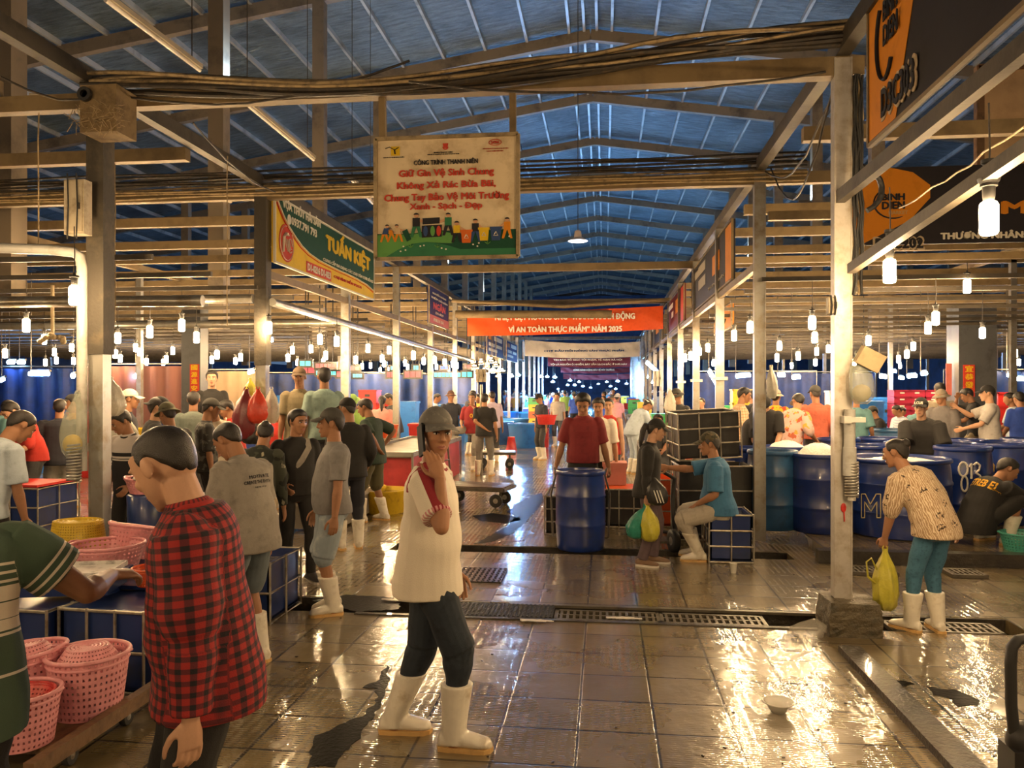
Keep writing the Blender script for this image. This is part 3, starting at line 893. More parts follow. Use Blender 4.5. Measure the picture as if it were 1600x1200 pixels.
def blotch_mat(name, base, cols, scale=9):
    m, nt, b = nmat(name)
    tc = node(nt, 'ShaderNodeTexCoord').outputs['Object']
    c = node(nt, 'ShaderNodeRGB'); c.outputs[0].default_value = rgba(base); c = c.outputs[0]
    for i, (cc, lo) in enumerate(cols):
        mp = node(nt, 'ShaderNodeMapping'); L(nt, tc, mp.inputs[0]); mp.inputs['Location'].default_value = (i * 3.7, i * 1.3, i * 2.1)
        c = mixc(nt, ramp(nt, noise(nt, mp.outputs[0], scale, 2, .5), lo, lo + .03), c, cc)
    L(nt, c, b.inputs['Base Color']); b.inputs['Roughness'].default_value = .9
    bump(nt, noise(nt, tc, 240, 3), .25, .01, b)
    return m
def scroll_mat():
    """cream blouse: fine wavy brown lines and small dark monogram blots"""
    m, nt, b = nmat('cream blouse with brown print')
    tc = node(nt, 'ShaderNodeTexCoord').outputs['Object']
    a = node(nt, 'ShaderNodeAttribute', attribute_name='pat').outputs['Vector']
    mp = node(nt, 'ShaderNodeMapping'); L(nt, a, mp.inputs[0]); mp.inputs['Scale'].default_value = (1, .35, 1)
    wv = node(nt, 'ShaderNodeTexWave'); wv.wave_type = 'BANDS'; wv.bands_direction = 'X'
    wv.inputs['Scale'].default_value = 26; wv.inputs['Distortion'].default_value = 7; wv.inputs['Detail'].default_value = 2; wv.inputs['Detail Scale'].default_value = 2.2
    L(nt, mp.outputs[0], wv.inputs['Vector'])
    c = mixc(nt, ramp(nt, wv.outputs['Fac'], .45, .75), (.36, .24, .14), (.66, .54, .38))
    vo = node(nt, 'ShaderNodeTexVoronoi'); vo.inputs['Scale'].default_value = 11; vo.inputs['Randomness'].default_value = .45; L(nt, a, vo.inputs['Vector'])
    d = vo.outputs['Distance']
    n = noise(nt, a, 60, 2)
    k = math_(nt, 'MULTIPLY', math_(nt, 'LESS_THAN', d, .30), math_(nt, 'GREATER_THAN', n, .53))
    c = mixc(nt, k, c, (.05, .03, .02))
    L(nt, c, b.inputs['Base Color']); b.inputs['Roughness'].default_value = .85
    return m
BLACK = cloth('black cotton', (.016, .015, .015)); NAVY = cloth('navy cotton', (.02, .022, .032))
CHAR = cloth('charcoal cotton', (.045, .045, .047)); GREYT = cloth('grey marl', (.26, .235, .205)); GREY2 = cloth('blue grey cotton', (.20, .195, .195))
WHITE = cloth('white cotton', (.66, .61, .52), gr=(.60, .54, .45)); JEAN = cloth('dark denim', (.016, .024, .036), gr=(.006, .009, .014), bsc=400)
JEANL = cloth('washed denim', (.24, .29, .33), gr=(.40, .42, .42), bsc=400, gs=9); JEANB = cloth('blue printed leggings', (.05, .15, .24), gr=(.02, .07, .13), gs=40)
OLIVE = cloth('olive cotton', (.085, .075, .035)); DKGREEN = cloth('dark green cotton', (.025, .045, .032)); KHAKI = cloth('khaki cotton', (.21, .17, .10))
TEAL = cloth('pale teal cotton', (.25, .36, .33)); TEAL2 = cloth('teal cotton', (.10, .22, .24)); MAROON = cloth('maroon polo', (.19, .018, .022)); MAROON2 = cloth('maroon jersey', (.24, .016, .02))
RED = cloth('red cotton', (.45, .03, .02)); LBLUE = cloth('light blue cotton', (.42, .50, .58)); BLUE = cloth('blue cotton', (.045, .16, .30)); CORAL = cloth('coral cotton', (.50, .12, .07))
CREAM = cloth('cream cotton', (.58, .52, .42)); GREYS = cloth('grey shorts cotton', (.30, .29, .26)); TAN = cloth('tan cotton', (.42, .36, .27)); MAUVE = cloth('mauve cotton', (.11, .075, .085))
PINK = cloth('pink cotton', (.60, .25, .22)); GGREEN = cloth('grey green cotton', (.12, .145, .13)); MUSTARD = cloth('mustard cotton', (.48, .25, .05)); ROYAL = cloth('royal blue cotton', (.03, .08, .42))
LGREEN = cloth('lime green cotton', (.30, .50, .12)); WHITEB = cloth('white polo', (.64, .60, .56)); LILAC = cloth('lilac cotton', (.48, .40, .52)); MINT = cloth('mint green cotton', (.22, .46, .36))
CAPG = cloth('washed grey cap cotton', (.13, .125, .115), gr=(.26, .25, .22), gs=22); CAPD = cloth('dark grey cap cotton', (.06, .058, .053)); CAPB = cloth('black cap cotton', (.014, .013, .013)); CAPW = cloth('white cap cotton', (.62, .58, .5))
CAPC = blotch_mat('camouflage cap', (.10, .085, .05), [((.04, .04, .025), .5), ((.17, .13, .08), .58)], 30)
CAMO = blotch_mat('camouflage jacket', (.045, .05, .035), [((.015, .018, .014), .52), ((.30, .28, .20), .60)], 9)
CAMOD = blotch_mat('dark camouflage shirt', (.03, .03, .03), [((.10, .10, .09), .56)], 16)
FLORAL = blotch_mat('pink floral shawl', (.52, .36, .32), [((.42, .10, .05), .55), ((.60, .30, .05), .62)], 12)
YELF = blotch_mat('yellow and red patterned cloth', (.62, .34, .02), [((.42, .05, .02), .56)], 14)
PLAIDO = check_mat('orange check shirt', (.60, .45, .30), (.42, .20, .10)); PLAIDB = check_mat('blue white check shirt', (.6, .62, .66), (.15, .22, .42))
PLAID = plaid_mat(); STRIPE = stripe_mat(); SCROLL = scroll_mat()
def jersey_mat():
    m, nt, b = nmat('cream jersey with maroon shoulder band')
    a = node(nt, 'ShaderNodeAttribute', attribute_name='pat')
    sp = node(nt, 'ShaderNodeSeparateXYZ'); L(nt, a.outputs['Vector'], sp.inputs[0])
    au = math_(nt, 'ABSOLUTE', sp.outputs[0])
    arm = math_(nt, 'GREATER_THAN', sp.outputs[2], .5)
    ka = math_(nt, 'MULTIPLY', math_(nt, 'GREATER_THAN', sp.outputs[2], 1.5), math_(nt, 'LESS_THAN', math_(nt, 'ABSOLUTE', math_(nt, 'SUBTRACT', sp.outputs[0], .060)), .034))
    kt = math_(nt, 'MULTIPLY', math_(nt, 'SUBTRACT', 1, arm), math_(nt, 'MULTIPLY', math_(nt, 'LESS_THAN', sp.outputs[1], .11), math_(nt, 'LESS_THAN', math_(nt, 'ABSOLUTE', math_(nt, 'SUBTRACT', au, .235)), .095)))
    k = math_(nt, 'MAXIMUM', ka, kt)
    cuff = math_(nt, 'MULTIPLY', arm, math_(nt, 'MULTIPLY', math_(nt, 'GREATER_THAN', sp.outputs[1], .195), math_(nt, 'LESS_THAN', sp.outputs[1], .221)))
    c = mixc(nt, k, (.66, .60, .49), (.22, .012, .018))
    c = mixc(nt, math_(nt, 'MULTIPLY', cuff, math_(nt, 'GREATER_THAN', math_(nt, 'FRACT', math_(nt, 'MULTIPLY', sp.outputs[0], 70)), .45)), c, (.50, .22, .22))
    L(nt, c, b.inputs['Base Color']); b.inputs['Roughness'].default_value = .85
    tc = node(nt, 'ShaderNodeTexCoord').outputs['Object']
    bump(nt, noise(nt, tc, 240, 3), .25, .01, b)
    return m
JERSEY = jersey_mat()
POLO2 = band_mat('white and black polo', [(1, .185, .205, (.60, .56, .52)), (1, .205, .9, (.016, .016, .018)), (1, .15, .185, (.016, .016, .018)), (1, .212, .226, (.60, .56, .52))], (.58, .54, .52))
PP = {}
# ------------------------------------------------------------------ nearest people
PP['phone'] = person('man in cream jersey and white boots walking with a phone at his ear', G(668, 3.97), 96, 1.645, 0, 1, pelvis=(0, .01, -.012), lean=2, twist=8, hipyaw=0,
    head=(58, 2), extra='phone', flare=.020, hr=(.228, .085, 1.43), hdr=(-.50, -.42, .80), npr=(-.80, -.3, -.4), tr=(-.3, -.9, -.1), cr=[10, 14, 18, 24], thr=.2,
    hl=(-.20, .14, .80), el=(-.3, -1, -.1), cl=[18, 22, 26, 30], fl=(-.09, -.185), fr=(.11, .145), fyl=0, fyr=6, kl=(-.05, 1, 0), kr=(.05, 1, .1),
    hair='under', cap='cap', capm=CAPG, shirt=JERSEY, sleeve=.40, hem=-.15, fit=1.15, collar=cloth('maroon collar rib', (.26, .02, .025)), pants=JEAN, plen=.92, pfit=1.7, belly=.0, build=1.03, pattern=True, fold=.007, seed=2)
PP['plaid'] = person('man in red and black check shirt looking down, seen from behind', G(312, 2.50), 262, 1.655, 0, 3, pelvis=(0, -.02, 0), lean=7, twist=14, hipyaw=0,
    head=(36, 26), hl=(-.24, .055, .73), el=(-.5, -1, 0), cl=[30, 26, 24, 20], npl=(.85, .3, .3), tl=(.1, 1, 0), thl=.1, hr=(.26, -.03, .86), hair='buzz', shirt=PLAID, sleeve=.97, hem=-.205, fit=2.3, collar=PLAID,
    pants=BLACK, pfit=1.2, hs=1.10, neck=.082, pattern=True, fold=.008, seed=4, belly=.01, build=1.06)
PP['green'] = person('man in green shirt with cream stripes reaching across toward the check-shirted man', G(-84, 2.25), -12, 1.62, 0, 2, lean=10, twist=6, hipyaw=0,
    head=(-10, 20), hr=(.54, .18, 1.175), er=(.6, -.6, -.8), cr=[28, 34, 40, 44], npr=(-.2, .2, -1), tr=(-.3, .9, 0), hdr=(.95, .30, -.12), hl=(-.24, .12, .84), shirt=STRIPE, sleeve=.31, hem=-.12, fit=1.8,
    pants=BLACK, pattern=True, fold=.009, seed=6, belly=.03, build=1.05)
PP['tee'] = person('man in grey tee with lettering on the back and denim shorts', G(390, 5.05), 318, 1.575, 0, 1, pelvis=(0, -.02, -.01), lean=16, twist=0, head=(-6, 26), hr=(.27, .10, .72), hl=(-.2, .25, .95), cr=30,
    hair='short', shirt=GREYT, sleeve=.42, hem=-.12, fit=1.8, pants=cloth('faded denim', (.13, .16, .18), bsc=400), plen=.5, fold=.009, seed=8)
PP['cap'] = person('man in plain grey tee and dark cap standing in ripped denim shorts', G(520, 6.25), 258, 1.575, 0, 1, lean=-2, belly=.05, twist=0, head=(18, 4), hl=(-.25, .04, .81), cl=26, hr=(.24, .1, .82), fl=(-.11, .02), fr=(.11, -.02), fyl=6, fyr=-20,
    hair='short', cap='cap', capm=CAPD, shirt=GREY2, sleeve=.40, hem=-.08, fit=1.3, pants=JEANL, plen=.52, pfit=2.0, fold=.008, seed=9)
# ------------------------------------------------------------------ left group
A1 = 'shoppers between the left stalls'
PP['wblack'] = person('woman in black clothes with patterned bag strap across her chest', G(462, 7.25), 160, 1.55, 1, 1, A1, hr=(.18, .16, .98), hl=(-.24, .08, .80), head=(-14, 8), hair='full', shirt=BLACK, sleeve=.38, hem=-.06, pants=BLACK, pfit=.6, fl=(-.12, .1), fr=(.1, -.08), feet='shoe', footm=shoe_d, belly=.04, build=1.06, seed=3)
person('person with hair bun in camouflage jacket bending over', G(397, 6.8), 25, 1.50, 1, 1, A1, lean=24, head=(-20, 14), hl=(-.2, .25, .85), hr=(.22, .2, .8), hair='bun', shirt=CAMO, sleeve=.95, hem=-.1, fit=1.6, pants=CAMOD, seed=4)
person('man in black top and black cap with his back turned', G(547, 8.7), 350, 1.63, 1, 1, A1, lean=3, head=(-40, 8), hr=(.22, .12, .92), hl=(-.2, .2, 1.0), hair='under', cap='cap', capm=CAPB, shirt=BLACK, sleeve=.9, fit=1.4, pants=NAVY, seed=5)
person('young man in dark green tee, hand behind his back', G(583, 10.5), 300, 1.62, 1, 2, A1, pelvis=(0, 0, 0), lean=6, head=(-10, 20), hl=(-.12, -.16, 1.02), el=(-1, -.6, 0), hr=(.27, -.02, 1.05), er=(1, -.8, 0), hair='full', shirt=DKGREEN, sleeve=.42, hem=-.12, fit=1.6, pants=OLIVE, plen=.55, pfit=2.4, fl=(-.14, .1), fr=(.14, -.1), seed=6)
person('man in khaki shirt and cap standing higher than the crowd', G(468, 9.9, .34), 172, 1.66, 1, 1, A1, head=(15, 4), hr=(.25, .05, .84), hair='under', cap='cap', capm=cloth('brown cap', (.12, .08, .05)), shirt=KHAKI, sleeve=.42, hem=-.12, fit=1.4, collar=KHAKI, pants=GREYS, seed=7)
person('man in pale teal shirt seen from behind, standing high', G(507, 9.6, .34), 350, 1.66, 1, 1, A1, hr=(.28, .02, .84), hl=(-.28, .02, .82), hair='short', shirt=TEAL, sleeve=.42, hem=-.10, fit=1.6, collar=TEAL, pants=CHAR, seed=8)
person('young man in black tee standing high beside the red banner post', G(331, 11.5, .36), 165, 1.64, 1, 3, A1, hr=(.14, .22, .98), hl=(-.14, .22, 1.0), head=(18, 0), hair='full', shirt=BLACK, sleeve=.45, pants=CHAR, seed=9)
person('boy in red top leaning over a table', G(55, 10.2, .06), 250, 1.58, 1, 3, A1, lean=24, head=(0, 24), hl=(-.16, .36, .95), hr=(.16, .36, .95), hair='full', shirt=RED, sleeve=.55, pants=CHAR, seed=1)
person('man in black tee and grey shorts, hand on his hip, seen from behind', G(93, 10.6), 8, 1.60, 1, 1, A1, hl=(-.17, -.02, 1.02), el=(-1, -.2, 0), hr=(.30, .08, .84), hair='short', shirt=NAVY, sleeve=.45, hem=-.14, fit=2.0, pants=GREYS, plen=.58, pfit=2.4, build=1.08, fl=(-.13, 0), fr=(.13, .05), seed=2)
PP['lblue'] = person('man in light blue tee bending over the blue crate', G(-16, 6.0), 62, 1.66, 1, 1, A1, pelvis=(0, -.05, -.02), lean=22, head=(6, 26), hl=(-.2, .12, .85), hr=(.22, .14, .80), hair='short', shirt=LBLUE, sleeve=.45, hem=-.1, fit=1.5, pants=BLACK, plen=.55, seed=3)
person('man in white and black polo shirt looking down', G(206, 7.7), 222, 1.56, 1, 1, A1, lean=6, head=(18, 28), hl=(-.18, .24, .92), hr=(.24, .1, .82), hair='full', shirt=POLO2, sleeve=.5, hem=-.1, fit=1.5, collar=BLACK, pants=BLACK, pattern=True, seed=4)
person('man in white cap behind the hanging bags', G(198, 10.4), 96, 1.72, 1, 1, A1, head=(0, 6), hair='under', cap='cap', capm=CAPW, shirt=NAVY, sleeve=.45, pants=NAVY, seed=5)
person('man in charcoal tee with black cap worn backwards', G(236, 9.0), 88, 1.64, 1, 3, A1, lean=5, head=(6, 4), hair='full', cap='back', capm=CAPB, shirt=CHAR, sleeve=.45, pants=BLACK, seed=6)
person('person in olive bucket hat and dark shirt', G(272, 8.3), 330, 1.60, 1, 1, A1, lean=10, head=(0, 10), hair='short', cap='bucket', capm=cloth('olive hat', (.16, .15, .09)), shirt=CHAR, sleeve=.9, fit=1.6, pants=BLACK, seed=7)
person('man in grey green tee beneath the red banner post', G(302, 10.9), 8, 1.70, 1, 1, A1, hair='short', shirt=GGREEN, sleeve=.45, pants=CHAR, seed=8)
person('man in grey cap and dark camouflage shirt', G(322, 9.4), 84, 1.62, 1, 1, A1, head=(0, 16), hair='under', cap='cap', capm=CAPD, shirt=CAMOD, sleeve=.5, pants=BLACK, seed=9)
person('person in cream top leaning forward beside a red top', G(343, 10.4), 205, 1.60, 1, 1, A1, lean=14, head=(0, 30), hl=(-.1, .3, .95), hr=(.1, .3, .95), hair='full', shirt=CREAM, sleeve=.45, pants=CHAR, seed=10)
person('woman in red tee beside the maroon bag', G(369, 10.9), 262, 1.60, 1, 1, A1, lean=8, head=(0, 20), hl=(-.14, .3, .95), hr=(.14, .3, .95), hair='full', shirt=RED, sleeve=.42, pants=CHAR, seed=11)
person('man in mustard shirt and dark cap behind the black tee', G(115, 11.8), 262, 1.64, 2, 1, A1, hair='short', cap='cap', capm=CAPD, shirt=MUSTARD, sleeve=.45, pants=CHAR)
person('woman in white and red top seated behind the red bag', G(439, 11.5), 200, 1.52, 2, 3, A1, lean=12, head=(0, 14), hl=(-.12, .3, .95), hr=(.12, .3, .95), hair='full', shirt=RED, sleeve=.4, pants=CHAR)
person('man with black hair at the edge of the light blue tee', G(-8, 11.8), 70, 1.60, 2, 1, A1, lean=14, head=(0, 16), hair='short', shirt=TEAL2, sleeve=.45, pants=CHAR)
person('man in white tee working behind the teal shirt', G(527, 13.2), 240, 1.62, 2, 1, A1, head=(0, 10), hair='short', cap='cap', capm=cloth('orange cap', (.5, .2, .05)), shirt=WHITE, sleeve=.45, pants=CHAR)
person('person in lime green raincoat behind the black cap', G(556, 13.6), 200, 1.66, 2, 1, A1, lean=10, head=(0, 20), hair=None, cap='bucket', capm=LGREEN, shirt=LGREEN, sleeve=.95, fit=2.5, pants=CHAR)
person('woman in pink top at the red crates', G(597, 16.0), 10, 1.60, 2, 1, A1, hair='tail', shirt=PINK, sleeve=.45, fit=1.6, pants=CREAM, feet='shoe')
person('man in dark shirt reaching into the orange tub', G(618, 17.2), 250, 1.66, 2, 1, A1, lean=12, head=(0, 14), hl=(-.2, .25, .8), hr=(.2, .3, .8), hair='short', shirt=CHAR, sleeve=.45, fit=1.8, pants=CHAR)
# ------------------------------------------------------------------ centre of the aisle
A2 = 'people in the central aisle'
PP['lean'] = person('man in black polo and brown hat leaning on a trolley', G(704, 18.4), 165, 1.68, 1, 1, A2, hl=(-.3, .25, 1.0), hr=(.3, .25, 1.0), hair='short', cap='bucket', capm=cloth('brown hat', (.10, .05, .04)), shirt=NAVY, sleeve=.42, collar=NAVY, pants=CHAR, seed=1)
PP['ars'] = person('man in maroon jersey drinking with one boot raised on a trolley', G(738, 17.0), 190, 1.64, 1, 1, A2, hl=(-.05, .16, 1.42), el=(-.8, .2, -.6), hr=(.2, .22, 1.02), hair='full', shirt=MAROON2, sleeve=.42, hem=-.1, pants=GREYS, pfit=1.0, fl=(-.02, .0), fr=(.38, .1), rfz=.42, kr=(.8, .6, .2), seed=2)
person('man in black polo standing with hands behind his back', G(757, 16.0), 5, 1.64, 1, 1, A2, hl=(.02, -.16, 1.0), el=(-1, -.6, 0), hr=(.26, .0, .85), hair='short', shirt=BLACK, sleeve=.42, collar=BLACK, pants=cloth('grey trousers', (.16, .15, .13)), plen=.72, fl=(-.14, 0), fr=(.14, 0), seed=3)
PP['maroon'] = person('man in maroon polo holding trolley handles behind the blue barrel', G(911, 9.22), 178, 1.71, 1, 1, A2, pelvis=(0, .02, 0), lean=6, head=(6, 26), hl=(-.30, .02, .83), hr=(.32, .02, .83), cl=60, cr=60, hair='full', shirt=MAROON, sleeve=.42, hem=-.03, fit=1.2, collar=MAROON, pants=BLACK, pfit=.9, seed=4)
person('person in white tee and black trousers behind the maroon polo', G(936, 10.6), 185, 1.62, 1, 1, A2, lean=5, head=(0, 10), hr=(.2, .2, .9), hair='full', shirt=WHITE, sleeve=.48, fit=1.4, pants=BLACK, seed=5)
person('woman in red sleeveless top behind the pink crate', G(951, 11.8), 195, 1.60, 1, 3, A2, head=(-12, 6), hair='bun', shirt=RED, sleeve=.0, pants=CHAR, seed=6)
PP['bagw'] = person('woman in black with baseball cap holding green and yellow plastic bags', G(1011, 7.92), 98, 1.44, 0, 3, A2, lean=6, twist=0, head=(-12, 12), hr=(.20, .02, .64), cr=60, npr=(-1, 0, 0), hl=(-.2, .02, .66), hair='tail', cap='cap', capm=CAPB, shirt=BLACK, sleeve=.97, hem=-.12, fit=1.2, pants=MAUVE, pfit=1.3, feet='shoe', footm=shoe_b, fl=(-.1, .06), fr=(.1, -.04), seed=7)
PP['seat'] = person('man in blue tee and camouflage cap sitting on a caged blue crate', G(1108, 8.14), 272, 1.62, 0, 1, A2, pelvis=(0, -.13, -.345), lean=10, head=(-4, 2), hl=(-.15, .12, .62), el=(-.6, -1, .2), hr=(.05, .44, .98), er=(.5, -.4, -1), npl=(.3, .5, -1), cl=30, cr=60,
    hair='short', hairm=hair_g, cap='cap', capm=CAPC, shirt=BLUE, sleeve=.45, hem=-.08, fit=1.5, belly=.07, build=1.06, pants=cloth('cream trousers', (.44, .40, .33)), plen=.72, pfit=2.2, fl=(-.12, .10), fr=(.12, .14), kl=(-.3, 1, .6), kr=(.3, 1, .6), seed=8)
person('seated man in dark grey shirt beyond the trolley', G(1027, 13.2), 185, 1.62, 1, 1, A2, pelvis=(0, -.2, -.33), head=(0, 6), hl=(-.12, .25, .78), hr=(.12, .25, .78), hair='full', shirt=CHAR, sleeve=.45, collar=CHAR, pants=CHAR, fl=(-.14, .25), fr=(.14, .25), kl=(-.2, 1, .6), kr=(.2, 1, .6), seed=9)
person('man in pale blue coat bending over a fish table', G(988, 16.4), 60, 1.64, 2, 1, A2, lean=38, head=(0, 10), hl=(-.1, .45, .8), hr=(.1, .45, .8), hair='short', cap='back', capm=CAPW, shirt=LBLUE, sleeve=.9, fit=1.8, pants=LBLUE)
person('woman in purple top beside the galvanised post', G(1096, 15.5), 200, 1.56, 2, 3, A2, hair='tail', shirt=cloth('purple cotton', (.25, .06, .32)), sleeve=.45, pants=CHAR)
# ------------------------------------------------------------------ right-hand group
A3 = 'people around the blue barrels'
ZP = .12
person('man in orange check shirt with dark hair', G(1157, 12.5, ZP), 84, 1.64, 1, 1, A3, head=(0, 18), hl=(-.1, .25, 1.05), hr=(.15, .25, 1.0), hair='full', shirt=PLAIDO, sleeve=.48, fit=1.6, pants=CHAR, pattern=True, seed=1)
person('bare-armed person in black tee by the caged tank', G(1168, 11.4, ZP), 80, 1.42, 1, 3, A3, lean=10, head=(0, 22), hr=(.14, .25, .92), hair='short', shirt=BLACK, sleeve=.4, pants=BLACK, seed=2)
PP['btee'] = person('young man in black tee and black cap bent over the ice', G(1199, 10.9, ZP), 190, 1.62, 1, 3, A3, lean=20, head=(-10, 34), hl=(-.18, .38, .92), hr=(.02, .42, .92), hair='short', cap='back', capm=CAPB, shirt=BLACK, sleeve=.45, fit=1.5, pants=NAVY, seed=3)
person('person in pale cap with floral shawl and yellow sleeve cover', G(1234, 11.5, ZP), 30, 1.60, 1, 1, A3, lean=22, twist=12, head=(-60, 26), hl=(-.2, .3, .95), hr=(.3, .25, .95), hair='full', cap='cap', capm=CAPW, shirt=FLORAL, sleeve=.6, fit=2.2, collar=YELF, pants=CHAR, seed=4)
person('person in tan hat behind the pale cap', G(1212, 13.3, ZP), 20, 1.60, 2, 1, A3, hair='short', cap='bucket', capm=TAN, shirt=YELF, sleeve=.5, fit=1.5, pants=CHAR)
person('man in coral shirt and grey cap seen from behind', G(1275, 12.2, ZP), 352, 1.66, 1, 1, A3, head=(-14, 8), hl=(-.22, .18, 1.0), hr=(.26, .14, .95), hair='under', hairm=hair_g, cap='cap', capm=CAPD, shirt=CORAL, sleeve=.95, hem=-.04, fit=1.8, collar=CORAL, pants=CHAR, seed=5)
person('person in teal tee behind the galvanised post', G(1338, 13.0, ZP), 10, 1.56, 1, 1, A3, hr=(.26, .1, .9), hair=None, cap='back', capm=TEAL2, shirt=TEAL2, sleeve=.48, hem=-.2, fit=2, pants=CHAR, seed=6)
PP['ltee'] = person('heavy man in black tee and lettered black cap leaning on a barrel', G(1441, 10.02, ZP), 188, 1.62, 1, 3, A3, pelvis=(0, -.10, -.10), lean=22, head=(4, -12), hr=(.12, .38, .86), hl=(-.28, .30, .82), npr=(0, 0, -1), hair='short', cap='cap', capm=CAPB, shirt=BLACK, sleeve=.48, hem=-.2, fit=2.2, belly=.05, build=1.14, pants=BLACK, seed=7)
person('older man in grey jacket behind the lettered cap', G(1473, 12.7, ZP), 200, 1.60, 1, 1, A3, head=(20, 8), hr=(.26, .05, .82), hl=(-.24, .05, .84), hair=None, cap='bucket', capm=cloth('grey brown hat', (.25, .21, .16)), shirt=cloth('grey jacket', (.15, .14, .14)), sleeve=.95, fit=2.4, pants=CHAR, seed=8)
person('tall man with short black hair behind the grey jacket', G(1469, 13.4, ZP), 340, 1.72, 2, 1, A3, hair='short', shirt=TAN, sleeve=.45, pants=CHAR)
person('man in black tee seated high resting his hand on his forehead', G(1517, 13.5, .28), 262, 1.58, 1, 1, A3, pelvis=(0, -.1, -.1), lean=10, head=(0, 22), hr=(.04, .22, 1.42), er=(.5, .4, -.8), hl=(-.12, .35, .98), hair='full', shirt=BLACK, sleeve=.4, fit=1.6, pants=KHAKI, seed=9)
person('man in grey tee and black cap reaching out to his friend', G(1547, 12.2, ZP), 262, 1.66, 1, 3, A3, head=(0, 6), hr=(.05, .45, 1.38), er=(.3, -.2, -1), hl=(-.15, .38, 1.05), hair='under', cap='cap', capm=CAPB, shirt=cloth('pale grey tee', (.38, .36, .34)), sleeve=.42, hem=-.1, fit=1.6, pants=OLIVE, seed=10)
PP['bend'] = person('woman in printed cream blouse and white boots bending forward', G(1450, 5.72), 308, 1.45, 0, 1, A3, pelvis=(.0, -.07, .0), lean=37, roll=-4, twist=-4, head=(-16, -10), hl=(-.20, .30, .64), el=(-.5, -.8, .3), cl=70, npl=(.9, .4, 0), hr=(.36, -.12, .70), er=(.7, -1, .2), cr=24, npr=(-.4, .9, 0), hdr=(.5, .25, -.8),
    fl=(-.10, .08), fr=(.10, -.02), fyl=-10, fyr=30, hair='bun', shirt=SCROLL, sleeve=.54, hem=-.10, fit=1.9, pants=JEANB, plen=.95, pfit=.5, pattern=True, fold=.006, seed=11)
PP['squat'] = person('man in black lettered tee and white socks squatting by the barrels', G(1543, 8.42, ZP), 46, 1.66, 1, 1, A3, pelvis=(0, -.16, -.68), lean=38, twist=4, head=(20, 10), hl=(-.1, .62, .36), hr=(.2, .58, .34), hair='full', shirt=BLACK, sleeve=.48, hem=-.13, fit=2.0, belly=.05, build=1.1, pants=BLACK, plen=.55, pfit=1.6, fl=(-.15, .06), fr=(.17, .10), kl=(-.4, 1, .5), kr=(.5, 1, .5), fyr=30, feet='boot', seed=12)
person('person in light blue top leaning over the green basket', G(1695, 8.95, ZP), 268, 1.62, 1, 1, A3, pelvis=(0, -.05, -.15), lean=44, head=(0, 20), hl=(-.1, .5, .55), hr=(.1, .5, .6), hair='full', shirt=LBLUE, sleeve=.42, hem=-.1, pants=CHAR, seed=13)
person('person in mint green top squatting at the far right barrels', G(1715, 8.4, ZP), 262, 1.58, 1, 1, A3, pelvis=(0, -.1, -.62), lean=20, head=(0, 20), hl=(-.12, .4, .4), hr=(.12, .4, .45), hair='full', shirt=MINT, sleeve=.5, fit=1.8, pants=CHAR, fl=(-.15, .1), fr=(.15, .1), kl=(-.4, 1, .5), kr=(.4, 1, .5), seed=14)
for px, D, fc, m_, cp, cm, hb, z_, lb in ((1378, 13.6, 250, BLACK, 'cap', CAPD, 1.34, ZP, 'man in black top and dark cap behind the row of barrels'), (1398, 15.2, 60, LBLUE, None, None, 1.30, ZP, 'person in pale blue top among the far barrels'),
        (1414, 13.9, 240, PLAIDB, None, None, 1.36, ZP, 'man in blue and white check shirt behind the barrels'), (1430, 14.2, 30, TEAL2, 'back', CAPB, 1.40, ZP, 'person in teal with black cap next to the check shirt'),
        (1586, 13.7, 250, LBLUE, None, None, 1.56, ZP, 'person in pale blue top bending at the far right stall'), (1597, 12.6, 330, ROYAL, None, None, 1.58, ZP, 'person in royal blue tee at the far right stall'),
        (1062, 13.5, 220, CHAR, 'bucket', CAPD, 1.62, ZP, 'man in dark coat and hat behind the hanging bag'), (1178, 14.6, 330, NAVY, None, None, 1.60, ZP, 'person in navy top beside the check shirt'),
        (678, 20.5, 100, LBLUE, None, None, 1.62, 0, 'young man in pale blue shirt by the water tubs'), (770, 19.0, 350, LILAC, None, None, 1.68, 0, 'man in lilac shirt beyond the black polo'), (734, 21.0, 60, NAVY, None, None, 1.70, 0, 'man in navy behind the maroon jersey'), (748, 21.6, 200, cloth('yellow raincoat', (.6, .5, .1)), None, None, 1.60, 0, 'person in yellow top behind the maroon jersey'),
        (847, 19.6, 235, NAVY, 'cap', CAPB, 1.62, 0, 'woman in navy top and cap lifting a red basket'), (872, 24.0, 200, GREYT, None, None, 1.62, 0, 'person in grey tee walking up the aisle')):
    person(lb, G(px, D, z_), fc, hb, 2, 1, A2 if px < 1100 else A3, lean=14 if hb < 1.5 else 4, head=(0, 14), hair='short', cap=cp, capm=cm, shirt=m_, sleeve=.45, pants=CHAR, pattern=m_ is PLAIDB, hl=(-.15, .3, .95) if hb < 1.6 else (-.25, .04, .83), hr=(.15, .3, .95) if hb < 1.6 else (.25, .04, .83))
